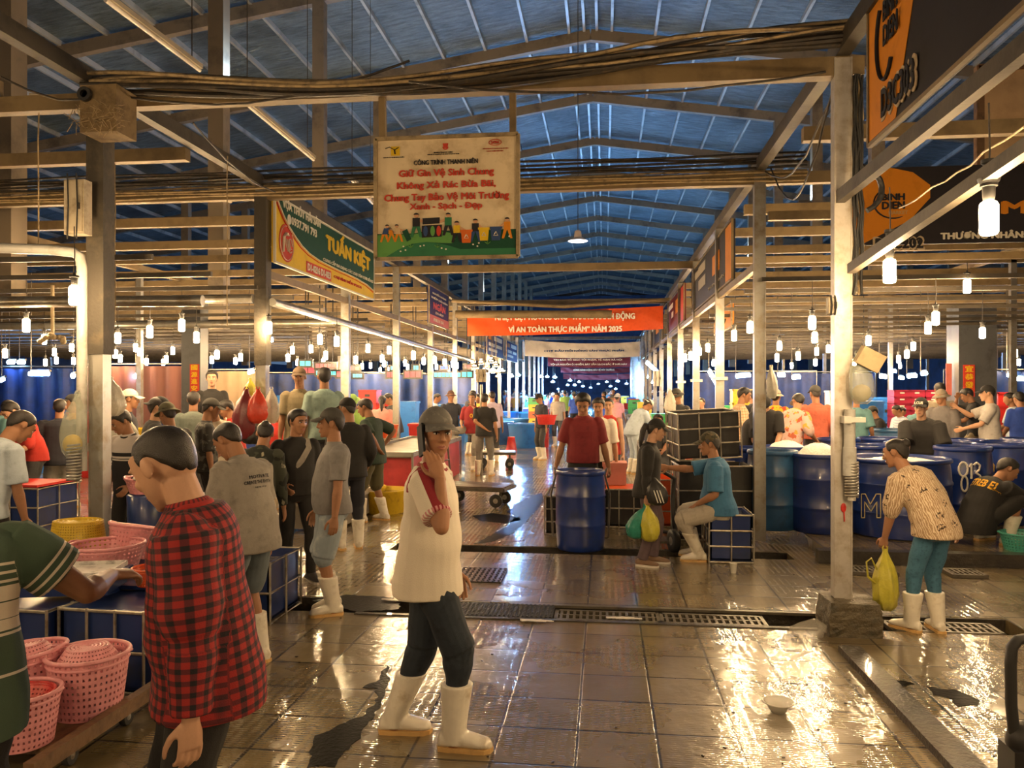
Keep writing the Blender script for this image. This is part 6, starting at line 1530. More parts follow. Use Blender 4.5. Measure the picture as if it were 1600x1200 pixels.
# red couplets on dark posts
for lb, px0, px1, y0, y1, D, t, cw_ in (('vertical red banner with yellow characters on a dark post behind the crowd', 289, 320, 563, 660, 14.0, '國源進安', 'post'), ('vertical red banner with yellow characters on a dark post behind the barrels', 1490, 1545, 560, 705, 15.0, '宜恭發隊', 'post')):
    p = G((px0 + px1) / 2, D); w_ = (px1 - px0) / FPX * D
    mb = MB(); mb.box((p.x, p.y, ZB / 2 - .4), (w_, w_ * .8, ZB - .8)); struct('dark_column', mb, M('dark grey cladding', (.07, .075, .085), .5, 0, (.03, .03, .035), 3, .4))
    bx0, bx1, by0, by1 = ((297, 311, 569, 612) if px0 < 800 else (1505, 1523, 570, 620))
    yy = p.y - w_ * .4 - .012
    a, b = onY(bx0, by0, yy), onY(bx1, by1, yy)
    rt = empty('couplet_banner', (a + b) / 2, 0, lb, 'banner')
    mb = MB(); mb.box((0, 0, 0), (b.x - a.x, .016, a.z - b.z)); mb.build('panel', P_RED, rt)
    for k, chx in enumerate(t):
        lettering(chx, V((0, -.012, (a.z - b.z) * (.375 - .25 * k))), (1, 0, 0), UZ, (b.x - a.x) * .72, (a.z - b.z) * .20, P_YEL, rt, .03)
p = G(1482, 15.0); a, b = onY(1478, 568, p.y), onY(1487, 618, p.y)
mb = MB(); mb.box((a + b) / 2, (b.x - a.x, .02, a.z - b.z)); tag(mb.build('couplet_banner', flat('pink strip', (.55, .16, .14))), 'narrow pink vertical strip beside the dark post with red banner', 'banner')
# cap and shirt lettering
Y_GOLD = flat('gold letters', (.62, .34, .03)); 
q = PP['squat']; c_, r_, f_ = q['back'](.36); dirp = f_
up_ = (q['back'](.46)[0] - q['back'](.28)[0]).normalized()
print_on(q['shirt'], 'RETREB EL', c_ - f_ * .2 + up_ * .02, f_, r_, up_, .40, .095, Y_GOLD)
q = PP['tee']; c_, r_, f_ = q['back'](.36); up_ = (q['back'](.46)[0] - q['back'](.26)[0]).normalized()
for k, (t, w_) in enumerate((('MOTIVATE', .17), ('CREATE THE RHYTHM', .25), ('NEVER STOP', .10))): print_on(q['shirt'], t, c_ - f_ * .2 + r_ * .02 - up_ * (.0 + .034 * k), f_, r_, up_, w_, .022 if k < 2 else .010, P_BLK)
q = PP['ltee']; R_ = q['R']; hc_ = q['hc']
lettering('LCUS', hc_ + R_ @ V((0, .122, .074)), R_ @ V((-1, 0, 0)), R_ @ V((0, -.25, 1)), .10, .034, P_WHT, q['root'], .05, 'cap_lettering')
q = PP['ars']; c_, r_, f_ = q['back'](.30); up_ = V((0, 0, 1))
print_on(q['shirt'], 'O', c_ + f_ * .2, -f_, -r_, up_, .07, .09, P_YEL)
# ------------------------------------------------------------------ lamps
BULBM = {}
def lamp_mat(name, col, e):
    if name not in BULBM:
        m, nt, b = nmat(name)
        b.inputs['Base Color'].default_value = (.04, .04, .04, 1); b.inputs['Emission Color'].default_value = rgba(col); b.inputs['Emission Strength'].default_value = e
        BULBM[name] = m
    return BULBM[name]
GLOW = lamp_mat('glowing warm bulb', WARM, BULB_E); COOLG = lamp_mat('glowing cool lamp', COOL, COOL_E); COOLT = lamp_mat('glowing cool tube', (.30, .58, 1.0), 110.0)
_bulb = {}
def bulb_meshes():
    if _bulb: return _bulb
    mb = MB(); mb.lathe([(.016, 0), (.030, .004), (.036, .014), (.036, .128), (.030, .140), (.018, .146)], 16, (0, 0, -.226)); _bulb['lamp'] = mb.mesh('lamp', GLOW, 40)
    mb = MB(); mb.lathe([(.020, -.082), (.024, -.06), (.026, -.02), (.034, -.018), (.034, -.004), (.012, .0), (.008, .02)], 14, (0, 0, 0)); _bulb['socket'] = mb.mesh('socket', rubber, 40)
    mb = MB(); mb.tube([(0, 0, .01), (.004, 0, .15), (0, 0, .36)], .004, 5); _bulb['cord'] = mb.mesh('cord', cable_m, 40)
    return _bulb
def bulb(c, label, group, parts=True, k=1.0):
    o = empty('hanging_bulb', c + V((0, 0, .15 * k)), 0, label, 'light bulb', group)
    for nm in ('lamp', 'socket', 'cord'):
        q = bpy.data.objects.new(nm, bulb_meshes()[nm]); COL.objects.link(q); q.parent = o
        if nm == 'cord': q.scale = (1, 1, max(.3, (2.985 - (c.z + .15 * k)) / .36 / k))
    o.scale = (k, k, 1 if k == 1 else k)
    return o
LB = [(41,508),(69,530),(116,461),(112,543),(85,550),(8,552),(88,563),(71,566),(115,564),(126,566),(184,528),(180,553),(188,560),(212,543),(218,550),(229,565),(234,518),(255,566),(260,561),(270,548),(284,508),(307,527),(306,543),(331,562),(339,554),(368,564),(376,558),(420,512),(420,566),(450,559),(457,547),(486,545),(465,566),(485,569),(509,555),(505,565),(556,562),(575,544),(566,572),(579,571),(597,560),(600,568),(594,578),(608,547),(608,578),(633,567),(637,573),(646,555),(662,564),(679,562),(682,573),(695,566),(707,569),(714,571),(655,581),(701,578),(500,530),(526,533)]
RB = [(1545,340),(1390,423),(1511,447),(1147,524),(1172,511),(1269,504),(1273,527),(1276,549),(1294,545),(1218,540),(1214,559),(1247,556),(1106,543),(1093,549),(1079,556),(1070,559),(1124,549),(1115,567),(1237,571),(1274,566),(1316,580),(1362,559),(1404,561),(1406,571),(1417,553),(1427,541),(1486,551),(1497,549),(1586,552),(1592,566),(1450,512),(1462,497),(1535,520),(1357,532),(1346,556),(1335,566)]
ORD = ['first', 'second', 'third', 'fourth', 'fifth', 'sixth', 'seventh', 'eighth', 'ninth', 'tenth', 'eleventh', 'twelfth', 'thirteenth', 'fourteenth', 'fifteenth']
ZONES = [(0, 140, 'over the light blue tee at the near-left stall'), (140, 240, 'between the dark post and the big white sack'), (240, 345, 'above the red banner post behind the crowd'), (345, 470, 'around the second dark post with the red bag'), (470, 560, 'above the pale teal shirt man'), (560, 640, 'above the stacked red crates'), (640, 720, 'above the grey control box pole'), (720, 1130, 'along the far bright posts behind the seated man'), (1130, 1230, 'beside the second bright post'), (1230, 1310, 'left of the nearest bright post, above the coral shirt'), (1310, 1440, 'above the check shirt row of barrels'), (1440, 1700, 'above the heavy man in black tee')]
used = {}
for px, py in sorted(LB + RB):
    big = py < 500
    z = 2.50
    D = min((z - CAMH) * FPX / (607 - py), 30.0)
    if py == 340: D = 3.35
    elif py == 423: D = 4.75
    elif py == 447: D = 5.2
    elif py == 461: D = 5.9
    zone = next(n for a, b, n in ZONES if a <= px < b); used[zone] = used.get(zone, 0) + 1
    lb = '%s glowing bulb from the left %s' % (ORD[min(used[zone] - 1, 14)], zone)
    if py == 340: lb = 'largest glowing bulb, hung from the slanted rail before the cross-wise dark sign'
    if py == 423: lb = 'glowing bulb hanging right below the lettering D3C202'
    if py == 447: lb = 'large glowing bulb below the rail near the lettered black cap'
    if py == 461: lb = 'largest glowing bulb of the near-left stall, beside the conduit pipe'
    c_ = W(px, py, D)
    if D not in (3.35, 4.75, 5.9): c_ = onY(px, py, min(RAILS, key=lambda r: abs(r - c_.y) + (99 if r < (6.5 if px < 800 else 8.7) else 0)))
    bulb(c_, lb, 'bulbs ' + zone, D < 16, 1.0 if D < 16 else 1.25)
# the same bulbs go on over the stalls beside and behind the viewer
for i, (x, y) in enumerate([(-6.5, 2.6), (-4.8, 1.2), (-7.5, .2), (-3.2, -1.6), (-5.5, -3.0), (3.6, 1.4), (5.2, 2.6), (4.2, -.8), (6.5, 4.6), (1.2, -2.6), (-1.0, -3.4), (-8.5, 4.4), (3.0, -1.3), (2.4, 2.0), (-2.9, 1.0)]):
    bulb(V((x, y, 2.55)), 'glowing bulb over the stalls behind the viewer', 'bulbs behind the viewer')
# slanted lamp rail on the right with its two big bulbs
mb = MB(); a, b = W(1330, 420, 5.0), W(1640, 205, 2.9); mb.beam(a, b, .05, .06); struct('lamp_rail', mb, steel_d)
for p in (W(1545, 268, 3.35), W(1390, 372, 4.75)):
    mb = MB(); mb.lathe([(.028, -.06), (.04, -.045), (.045, -.03), (.022, -.02), (.022, .03), (.03, .035), (.03, .05)], 16, p); tag(mb.build('lamp_holder', rubber, None, 50), 'dark lamp holder on the slanted rail above the %s' % ('largest glowing bulb' if p.y < 4 else 'bulb under the dark cross-wise sign'), 'lamp holder')
# warm bulb of the switch box post
# cool stall lamps deeper in the hall
CLP = [(846,589),(855,589),(891,595),(905,597),(898,602),(911,604),(923,606),(887,602),(864,597),(867,590),(810,587),(799,588),(779,581),(785,580),(779,588),(979,600),(962,608),(965,596),(1020,598),(1012,590),(954,604),(872,608),(935,600),(948,597),(990,594),(742,572),(752,566),(760,573),(768,564),(775,570),(757,580),(748,583),(770,580)]
DL = [45,48,52,60,55,66,72,62,48,44,36,34,30,32,33,60,70,52,40,36,64,75,80,70,50,24,25,26,25,26,24,25,26]
AZ = 0
for i, ((px, py), D) in enumerate(zip(CLP, DL)):
    far = px < 930 and px > 790
    zone = 'in the blue-lit middle of the aisle' if far else ('on the right side of the deep aisle' if px > 930 else 'in the cluster over the lilac shirt man')
    used[zone] = used.get(zone, 0) + 1
    o = empty('stall_lamp', W(px, py, D), 0, '%s cool lamp from the left %s' % (ORD[min(used[zone] - 1, 14)], zone), 'lamp', 'cool lamps ' + zone)
    r = .13 if D < 30 else .16
    mb = MB(); mb.lathe([(r * .3, .10), (r * .6, .06), (r, .0), (r * .98, -.012)], 14, (0, 0, 0), rot('X', 25), caps=False); mb.lathe([(r * .3, .11), (r * .3, .1)], 14); mb.build('shade', steel_d, o, 40)
    mb = MB(); mb.tube([(0, 0, .1), (0, 0, ZB + .2 - o.location.z)], .012, 5); mb.build('stem', steel_d, o)
    mb = MB(); mb.ell((0, 0, 0), (r * .8, r * .8, .07), None, 12, 8); mb.build('lamp', COOLG if px < 720 or px > 790 else GLOW, o, 180)
# cool tubes over the left and right stalls
TUBES = [((12, 566), (22, 566), 19), ((28, 566), (38, 566), 19), ((46, 584), (76, 584), 16), ((112, 587), (116, 587), 15), ((210, 588), (218, 588), 17), ((1010, 566), (1030, 584), 22), ((1108, 579), (1120, 600), 18), ((1150, 588), (1172, 586), 20), ((1238, 590), (1250, 589), 19), ((1375, 588), (1385, 589), 20), ((1418, 588), (1432, 587), 20), ((1440, 584), (1448, 583), 18), ((1537, 582), (1549, 582), 17), ((1575, 586), (1586, 586), 17), ((1590, 592), (1600, 592), 18), ((1405, 590), (1412, 591), 22), ((1216, 586), (1226, 586), 20), ((420, 532), (426, 531), 18), ((388, 582), (396, 580), 18), ((0, 595), (6, 592), 18), ((1560, 595), (1572, 596), 24), ((1395, 580), (1400, 580), 24)]
used2 = {}
for a, b, D in TUBES:
    zone = 'over the left stalls' if a[0] < 500 else ('near the far bright posts' if a[0] < 1260 else 'behind the barrels')
    used2[zone] = used2.get(zone, 0) + 1
    p, q = W(*a, D), W(*b, D); o = empty('tube_lamp', p, 0, 'cool white tube lamp %s, %s from the left edge' % (zone, ORD[used2[zone] - 1]), 'lamp', 'cool tubes ' + zone)
    mb = MB(); mb.tube([V((0, 0, 0)), q - p], .045, 8); mb.build('tube', COOLT, o, 60)
    mb = MB(); mb.beam(V((0, .05, .06)), q - p + V((0, .05, .06)), .07, .05); mb.tube([(0, .05, .06), (0, .05, ZB - p.z)], .01, 5); mb.build('batten', steel_d, o)
# high pendant under the ridge
o = empty('pendant_lamp', W(903, 377, 24), 0, 'dish shaped pendant lamp hanging high under the roof ridge', 'lamp')
mb = MB(); mb.lathe([(.05, .34), (.10, .30), (.12, .12), (.30, .02), (.31, .0)], 24, caps=False); mb.build('shade', M('pale lamp shade', (.5, .42, .38), .5), o, 50)
mb = MB(); mb.lathe([(.28, .012), (.28, .0), (.02, -.03)], 24); mb.build('lamp', lamp_mat('pale pendant glow', (.75, .85, 1.0), 6.0), o, 50)
mb = MB(); mb.tube([(0, 0, .3), (0, 0, roofz(-.5) - o.location.z)], .012, 6); mb.build('cord', cable_m, o)
# cool floodlights added to the hall columns, made up to light the roof blue
for y in (16, 28, 40, 52, 70):
    for X in (-8.2, 7.2):
        o = empty('added_flood_lamp', (X + (.45 if X < 0 else -.45), y, 8.2), 0, 'added cool floodlight bracketed to a hall column, washing the roof', 'lamp', 'added roof floodlights')
        mb = MB(); mb.box((0, 0, -.03), (.32, .28, .06)); mb.box((-.2 if X < 0 else .2, 0, -.03), (.22, .05, .05)); mb.build('housing', steel_d, o)
        la = bpy.data.lights.new('added_flood_light', 'AREA'); la.shape = 'RECTANGLE'; la.size, la.size_y = .28, .24; la.color = (.50, .72, 1.0); la.energy = 62
        lo = bpy.data.objects.new('added_flood_light', la); COL.objects.link(lo); lo.parent = o; lo.location = (0, 0, .02); lo.rotation_euler = (math.pi, 0, 0)
# LED price boards
LEDR = lamp_mat('red LED board', (1.0, .03, .05), 1.3); LEDG = lamp_mat('teal LED board', (.02, .95, .65), 1.1); LEDB = lamp_mat('blue LED board', (.05, .20, 1.0), 1.2)
LEDS = [(468, 486, 564, 572, 18, LEDG, 'teal'), (470, 492, 574, 583, 18.4, LEDR, 'red'), (493, 524, 568, 575, 18, LEDR, 'red'), (494, 504, 579, 586, 18, LEDG, 'teal'), (514, 525, 580, 586, 18.2, LEDG, 'teal'), (526, 541, 580, 589, 18.2, LEDR, 'red'), (551, 566, 584, 590, 20, LEDG, 'teal'), (540, 562, 572, 579, 20, LEDR, 'red'), (604, 617, 581, 590, 22, LEDR, 'red'), (610, 622, 572, 578, 22, LEDG, 'teal'), (632, 658, 580, 590, 22, LEDR, 'red'), (645, 654, 571, 578, 22.4, LEDG, 'teal'), (678, 720, 582, 589, 23, LEDG, 'teal'), (721, 738, 581, 589, 23, LEDG, 'teal'), (688, 700, 572, 577, 23, LEDB, 'blue'), (725, 745, 570, 576, 24, LEDR, 'red'), (1344, 1357, 556, 564, 20, LEDR, 'red')]
cnt = {}
for x0, x1, y0, y1, D, m_, cn in LEDS:
    a, b = W(x0, y0, D), W(x1, y1, D); cnt[cn] = cnt.get(cn, 0) + 1
    o = empty('led_board', (a + b) / 2, YAW, '%s glowing LED board %s' % (cn, 'above the far barrels' if x0 > 1000 else 'over the left stalls, %s %s one from the left edge' % (ORD[cnt[cn] - 1], cn)), 'led board', 'LED price boards')
    w_, h_ = (x1 - x0) / FPX * D, (y1 - y0) / FPX * D
    mb = MB(); mb.box((0, .03, 0), (w_ + .08, .06, h_ + .08)); mb.tube([(0, .03, 0), (0, .03, ZB - o.location.z)], .015, 5); mb.build('case', BLACKP, o)
    mb = MB(); n = max(2, int(w_ / h_ * 1.2)); rnd = random.Random(x0)
    for k in range(n):
        cx = -w_ / 2 + w_ * (k + .5) / n; s_ = w_ / n * .82
        mb.box((cx, -.008, 0), (s_, .014, h_ * .92))
    mb.build('digits', m_, o)
# ------------------------------------------------------------------ drains
def grate(label, x0, x1, y0, y1, m=cage_m, bar=.05, z=.0):
    o = empty('drain_grate', ((x0 + x1) / 2, (y0 + y1) / 2, z), 0, label, 'grate', 'drain grates')
    w, d = x1 - x0, y1 - y0
    f = MB()
    for s in (-1, 1): f.box((0, s * (d / 2 - .012), -.012), (w, .03, .03)); f.box((s * (w / 2 - .012), 0, -.012), (.03, d, .03))
    f.box((0, 0, -.012), (w, .022, .028))
    f.build('frame', m, o)
    b = MB(); n = int(w / bar)
    for k in range(1, n): b.box((-w / 2 + w * k / n, 0, -.012), (.020, d - .02, .026))
    tag(b.build('grate_bars', m, o), None)
    return o
gm = M('dull drain steel', (.11, .095, .07), .4, .2, (.05, .04, .03), 12, .5)
xg = lambda px, Y: onY(px, 900, Y).x
for i, (a, b) in enumerate(((868, 1030), (1030, 1192), (1380, 1550))):
    grate(['steel drain grate next to the black rubber mat', 'steel drain grate reaching toward the post block', 'steel drain grate under the bending woman boots'][i], xg(a, 6.25), xg(b, 6.25), Y1a + .02, Y1b - .16, gm)
for i, (a, b) in enumerate(((1325, 1398), (1480, 1535))):
    y0, y1 = 7.78, 8.06
    grate(['steel drain grate at the platform edge beside the bright post', 'steel drain grate at the platform edge below the squatting man'][i], xg(a, 7.9), xg(b, 7.9), y0, y1, gm, .04, .03)
mb = MB(); x0, x1 = xg(700, 6.25), xg(866, 6.25)
mb.box(((x0 + x1) / 2, Y1a + .19, .004), (x1 - x0, .36, .012)); nx, ny = int((x1 - x0) / .035), 9
for i in range(nx):
    for j in range(ny): mb.box((x0 + (i + .5) * (x1 - x0) / nx, Y1a + .03 + j * .04, .013), (.018, .022, .008))
tag(mb.build('rubber_mat', rubber), 'black studded rubber mat lying over the drain behind the walking man', 'mat')
mb = MB(); mb.box((xg(1035, 6.2), Y1b - .07, .006), (xg(1290, 6.2) - xg(790, 6.2), .05, .02)); tag(mb.build('steel_rail', gm), 'long steel angle rail edging the near drain', 'rail')
mb = MB(); mb.box((xg(905, 6.2), Y1a - .02, .003), (xg(1190, 6.2) - xg(500, 6.2), .05, .012)); tag(mb.build('edge_strip', concrete_d), 'dark worn edge strip along the near drain', 'strip')
pl = empty('access_plate', G(752, 7.45, 0), .0, 'square diamond tread steel plate in the floor behind the walking man', 'plate')
mb = MB(); mb.box((0, 0, .006), (.44, .56, .012)); rnd = random.Random(1)
for i in range(9):
    for j in range(12): mb.box((-.2 + i * .05, -.25 + j * .046, .013), (.030, .008, .005), rot('Z', 45 if (i + j) % 2 else -45))
mb.build('plate', M('dark tread plate', (.10, .09, .08), .25, .8, (.05, .04, .03), 10, .5), pl)
# ------------------------------------------------------------------ puddles, grime and litter
PUD = M('black puddle water', (.006, .005, .004), .38, 0, None, bs=.3, bsc=40, spec=.04)
def puddle(label, pts, z=.0025, m=PUD, seed=0):
    rnd = random.Random(seed); P = [GP(*p) for p in pts]; out = []
    for a, b in zip(P, P[1:] + P[:1]):
        n = max(2, int((b - a).length / .035)); d = (b - a); nr = V((-d.y, d.x, 0)).normalized()
        for k in range(n): out.append(a + d * k / n + nr * rnd.uniform(-.014, .014))
    c = sum(out, V()) / len(out)
    mb = MB(); n = len(out)
    vs = [V((p.x, p.y, z)) for p in out] + [V((p.x, p.y, 0)) for p in out]
    mb.add(vs, [tuple(range(n))] + [(i, (i + 1) % n, n + (i + 1) % n, n + i) for i in range(n)])
    return tag(mb.build('puddle', m), label, 'puddle', None, 'stuff')
puddle('long black puddle running from behind the white boot to the lower edge', [(607, 1040), (598, 1046), (592, 1062), (566, 1076), (588, 1076), (590, 1090), (572, 1116), (548, 1126), (516, 1142), (494, 1150), (486, 1176), (480, 1199), (520, 1199), (540, 1176), (562, 1154), (574, 1132), (596, 1100), (606, 1070)], seed=1)
puddle('small dark puddle right of the low kerb', [(1448, 1074), (1490, 1078), (1512, 1086), (1530, 1094), (1528, 1102), (1496, 1104), (1490, 1092), (1456, 1086)], seed=2)
puddle('dark puddle sliver beside the low kerb', [(1380, 1062), (1412, 1064), (1432, 1070), (1414, 1072), (1386, 1068)], seed=3)
puddle('dark wet streak in the aisle beyond the walking man', [(812, 784), (846, 770), (850, 782), (836, 800), (822, 816), (800, 834), (770, 846), (742, 850), (760, 840), (790, 824), (806, 806), (792, 800)], seed=4)
puddle('black puddle around the drain edge by the grey tee man', [(488, 938), (540, 930), (600, 932), (626, 940), (624, 952), (560, 956), (520, 948)], seed=5)
puddle('dark puddle in front of the flat trolley', [(738, 806), (770, 802), (800, 806), (818, 812), (790, 818), (750, 814)], seed=6)
rnd = random.Random(5)
SPEC = M('wet dark scrap', (.03, .022, .015), .3)
mb = MB()
for k in range(46):
    px, py = rnd.uniform(430, 1580), rnd.uniform(880, 1195); p = GP(px, py)
    if abs(p.y - 6.24) < .35: continue
    mb.ell(p + V((0, 0, .003)), (rnd.uniform(.004, .013), rnd.uniform(.004, .012), rnd.uniform(.002, .005)), rot('Z', rnd.uniform(0, 180)), 6, 4)
tag(mb.build('debris', SPEC), 'dark wet scraps scattered over the tiles', 'litter', None, 'stuff')
o = empty('plastic_bowl', GP(1216, 1113), 0, 'clear plastic bowl standing alone on the wet tiles', 'bowl')
mb = MB(); mb.lathe([(.036, .0), (.046, .012), (.070, .052), (.080, .058), (.080, .062), (.072, .060), (.044, .016), (.002, .010)], 28); mb.build('bowl', M('clear moulded plastic', (.62, .60, .52), .12, alpha=.55, trans=.0), o, 50)
mb = MB(); mb.lathe([(.078, .056), (.084, .058), (.084, .063), (.078, .063)], 28, caps=False); mb.build('rim', M('clear moulded rim', (.7, .68, .6), .12, alpha=.8), o, 50)
mb = MB(); mb.lathe([(.026, 0), (.036, .09), (.038, .092), (.034, .09), (.024, .004)], 20, GP(1146, 895)); tag(mb.build('plastic_cup', M('clear moulded rim', (.7, .68, .6), .12, alpha=.8), None, 50), 'clear plastic cup on the tiles before the seat tank', 'cup')
bag('crumpled clear plastic bag lying against the post block', GP(1262, 992) + V((.05, 0, .12)), GP(1262, 994) + V((0, 0, .045)), (.12, .09, .045), film('clear floor film', (.5, .47, .4), .35, .15), 12, 'plastic_bag', 'bag', None, False)
for i, (px, py, lb) in enumerate(((975, 968, 'white crumpled film caught on the drain grate'), (620, 940, 'pale scraps at the edge of the black puddle'), (840, 972, 'white scrap at the corner of the rubber mat'))):
    p = GP(px, py); mb = MB()
    for k in range(5): mb.tube([p + V((rnd.uniform(-.14, .14), rnd.uniform(-.03, .03), .012)) for _ in range(5)], [.004, .012, .008, .012, .003], 6, flat=.4)
    tag(mb.build('plastic_scrap', M('white wet film', (.6, .57, .5), .3)), lb, 'litter')
# ------------------------------------------------------------------ trolleys
def flat_trolley(label, c, rz, w, d, h, handle=True, m=M('dark timber slats', (.07, .045, .03), .4, 0, (.03, .02, .015), 8, .5), wr=.10):
    o = empty('flat_trolley', c, rz, label, 'trolley')
    f = MB()
    for s in (-1, 1): f.box((0, s * d / 2, h - .03), (w, .035, .05)); f.box((s * w / 2, 0, h - .03), (.035, d, .05))
    f.build('frame', steel_d, o)
    n = 5
    for k in range(n):
        b = MB(); b.box((0, -d / 2 + d * (k + .5) / n, h), (w * .98, d / n * .8, .022)); b.build('slat', m, o)
    for sx in (-1, 1):
        for sy in (-1, 1): wheel(o, (sx * w * .36, sy * d * .36, wr), wr, (0, 1, 0))
        q = MB(); q.tube([(sx * w * .36, -d * .36, wr), (sx * w * .36, d * .36, wr)], .012, 6); q.tube([(sx * w * .36, 0, wr), (sx * w * .36, 0, h - .04)], .02, 6); q.build('axle', steel_d, o, 60)
    if handle:
        q = MB(); q.tube([(-w / 2, -d * .42, h), (-w / 2 - .06, -d * .42, h + .62), (-w / 2 - .06, d * .42, h + .62), (-w / 2, d * .42, h)], .016, 8); q.tube([(-w / 2 - .03, -d * .42, h + .35), (-w / 2 - .03, d * .42, h + .35)], .012, 6); q.build('push_bar', steel_d, o, 60)
    return o
flat_trolley('dark flat slatted trolley standing in the aisle behind the walking man', G(745, 12.0), -.18, 1.05, .62, .30)
flat_trolley('steel flat trolley under the raised boot of the maroon jersey man', G(775, 17.6), .1, .85, .6, .36, True, steel, .10)
# hand truck under the seated man's reach
o = empty('hand_truck', G(1052, 8.55), 0, 'black hand truck with one big wheel in front of the seated man', 'trolley')
wheel(o, (0, -.05, .125), .125, (1, .35, 0), .07)
mb = MB(); mb.tube([(.02, .05, .12), (.0, .12, .55), (.02, .10, .78), (-.10, .02, .86)], .024, 8); mb.tube([(-.25, .14, .20), (.30, .10, .16)], .02, 8); mb.build('frame', rubber, o, 60)
mb = MB(); mb.box((-.14, .12, .10), (.36, .30, .025)); mb.build('toe_plate', steel_d, o)
for s in (-1, 1):
    pass
# side handles of the maroon man's barrel cart
o = empty('barrel_cart', G(907, 9.15), 0, 'thin steel cart handles beside the blue aisle barrel', 'trolley')
mb = MB()
for s in (-1, 1): mb.tube([(s * .32, -.02, .05), (s * .34, -.02, .55), (s * .28, -.1, .78), (s * .30, -.1, .86)], .012, 8)
mb.tube([(-.32, -.02, .05), (.32, -.02, .05)], .014, 8); mb.build('frame', steel, o, 60)
# black handle at the lower right corner
o = empty('hand_truck', G(1592, 2.75), 0, 'black hand truck with curved handle at the lower right corner', 'trolley')
q0 = lambda px, py: W(px, py, 2.75) - V(o.location)
mb = MB(); mb.tube([q0(1586, 1160), q0(1580, 1100), q0(1579, 1040), q0(1581, 1012), q0(1590, 1000), q0(1606, 998), q0(1640, 1004)], .019, 12); mb.build('handle', rubber, o, 60)
mb = MB(); mb.ell(q0(1598, 1160), (.055, .05, .075), None, 14, 10); mb.box(q0(1610, 1215), (.16, .12, .22)); mb.build('motor', BLACKP, o, 60)
wheel(o, (.05, 0, .10), .10, (0, 1, 0), .06)
mb = MB(); mb.tube([q0(1598, 1180), V((.05, 0, .1))], .03, 8); mb.build('post', BLACKP, o, 60)
# ------------------------------------------------------------------ stalls, tubs and stacks in the depth
def tub(label, c, r, h, m=BLUET, group=None):
    o = empty('water_tub', c, 0, label, 'tub', group)
    mb = MB(); mb.lathe([(r * .80, 0), (r * .84, .03), (r * .97, h * .9), (r, h * .93), (r, h), (r * .95, h), (r * .80, h * .3), (.01, h * .3)], 36); mb.build('tub', m, o, 50)
    mb = MB(); mb.lathe([(.01, h * .82), (r * .90, h * .82), (r * .90, h * .80), (.01, h * .80)], 30, caps=False); mb.build('water', WATER, o)
    return o
WT = 'blue water tubs in the aisle'
for i, (px, py, r) in enumerate(((820, 699, .52), (776, 694, .55), (742, 690, .5), (800, 681, .6), (850, 676, .5), (770, 676, .55), (830, 668, .6), (790, 664, .6))):
    tub(['bright blue round tub nearest in the middle of the aisle', 'blue tub behind the red bucket', 'blue tub behind the black polo man', 'blue tub in the second row, middle one', 'blue tub in the second row near the red stools', 'blue tub in the second row by the lilac shirt', 'blue tub in the third row below the green yellow crates', 'blue tub in the third row by the trolley bar'][i], GP(px, py) if py >= 690 else G(px, {681: 27.5, 676: 31 if px > 800 else 30, 668: 35, 664: 36}[py]), r, .72, BLUET, WT)
mb = MB(); mb.lathe([(.17, 0), (.15, .05), (.10, .36), (.11, .38), (.0, .38)], 20, G(799, 22.6)); tag(mb.build('red_bucket', REDP, None, 50), 'red upturned bucket before the nearest blue tub', 'bucket')
def box_stack(label, c, w, d, hs, ms, group, rz=0.0, lab2=None):
    z = c.z
    for i, h in enumerate(hs):
        o = empty('plastic_crate', V((c.x, c.y, z)), rz, (lab2 or label) % ORD[i] if '%s' in (lab2 or label) else label, 'crate', group)
        mb = MB(); t = .02; m_ = ms[i % len(ms)]
        for c_, s_ in (((0, -d / 2 + t / 2, h / 2), (w, t, h * .98)), ((0, d / 2 - t / 2, h / 2), (w, t, h * .98)), ((-w / 2 + t / 2, 0, h / 2), (t, d - 2 * t, h * .98)), ((w / 2 - t / 2, 0, h / 2), (t, d - 2 * t, h * .98)), ((0, 0, .012), (w - 2 * t, d - 2 * t, .024))): mb.box(c_, s_)
        mb.build('wall', m_, o)
        r = MB()
        for s in (-1, 1): r.box((0, s * d / 2, h * .93), (w + .03, .03, h * .10)); r.box((s * w / 2, 0, h * .93), (.03, d + .03, h * .10))
        r.build('rim', m_, o)
        if w > .3:
            g_ = MB(); g_.box((0, -d / 2 - .004, h * .55), (w * .28, .012, h * .20)); g_.build('handle_slot', WHITEP if ms[0] is CRIM else BLACKP, o)
        z += h
CRIM = M('crimson plastic', (.32, .015, .05), .4, 0, (.2, .01, .03), 6, .3)
for i, px in enumerate((1404, 1427, 1452)):
    box_stack('', G(px, 16.4, ZP), .31, .40, [.135] * 12, [CRIM], 'crimson trays stacked beyond the barrels', 0, '%s crimson tray from the floor in the ' + ['first', 'second', 'third'][i] + ' stack from the left')
RG = 'red crates stacked behind the stalls'
for i, (px, D, n) in enumerate(((578, 18.2, 6), (592, 18.4, 4), (606, 18.8, 5), (578, 19.6, 6))):
    box_stack('', G(px, D), .42, .40, [.29] * n, [REDP], RG, 0, '%s red crate from the floor in the ' + ['tall stack by the black top', 'shorter stack behind the pink top', 'stack behind the dark shirt', 'rear tall stack'][i])
box_stack('', G(835, 30.0), .42, .40, [.38, .26, .26, .26, .26], [BLUET, YELP, ORANGEP, YELP, GREENP], 'coloured crates in the aisle', 0, '%s crate from the floor in the green topped stack')
for i, (px, D, n) in enumerate(((849, 24.0, 3), (850, 26.0, 4))):
    box_stack('', G(px, D), .32, .32, [.27] * n, [REDP], 'red baskets in the aisle', 0, '%s red basket from the floor in the ' + ['near', 'rear'][i] + ' aisle stack')
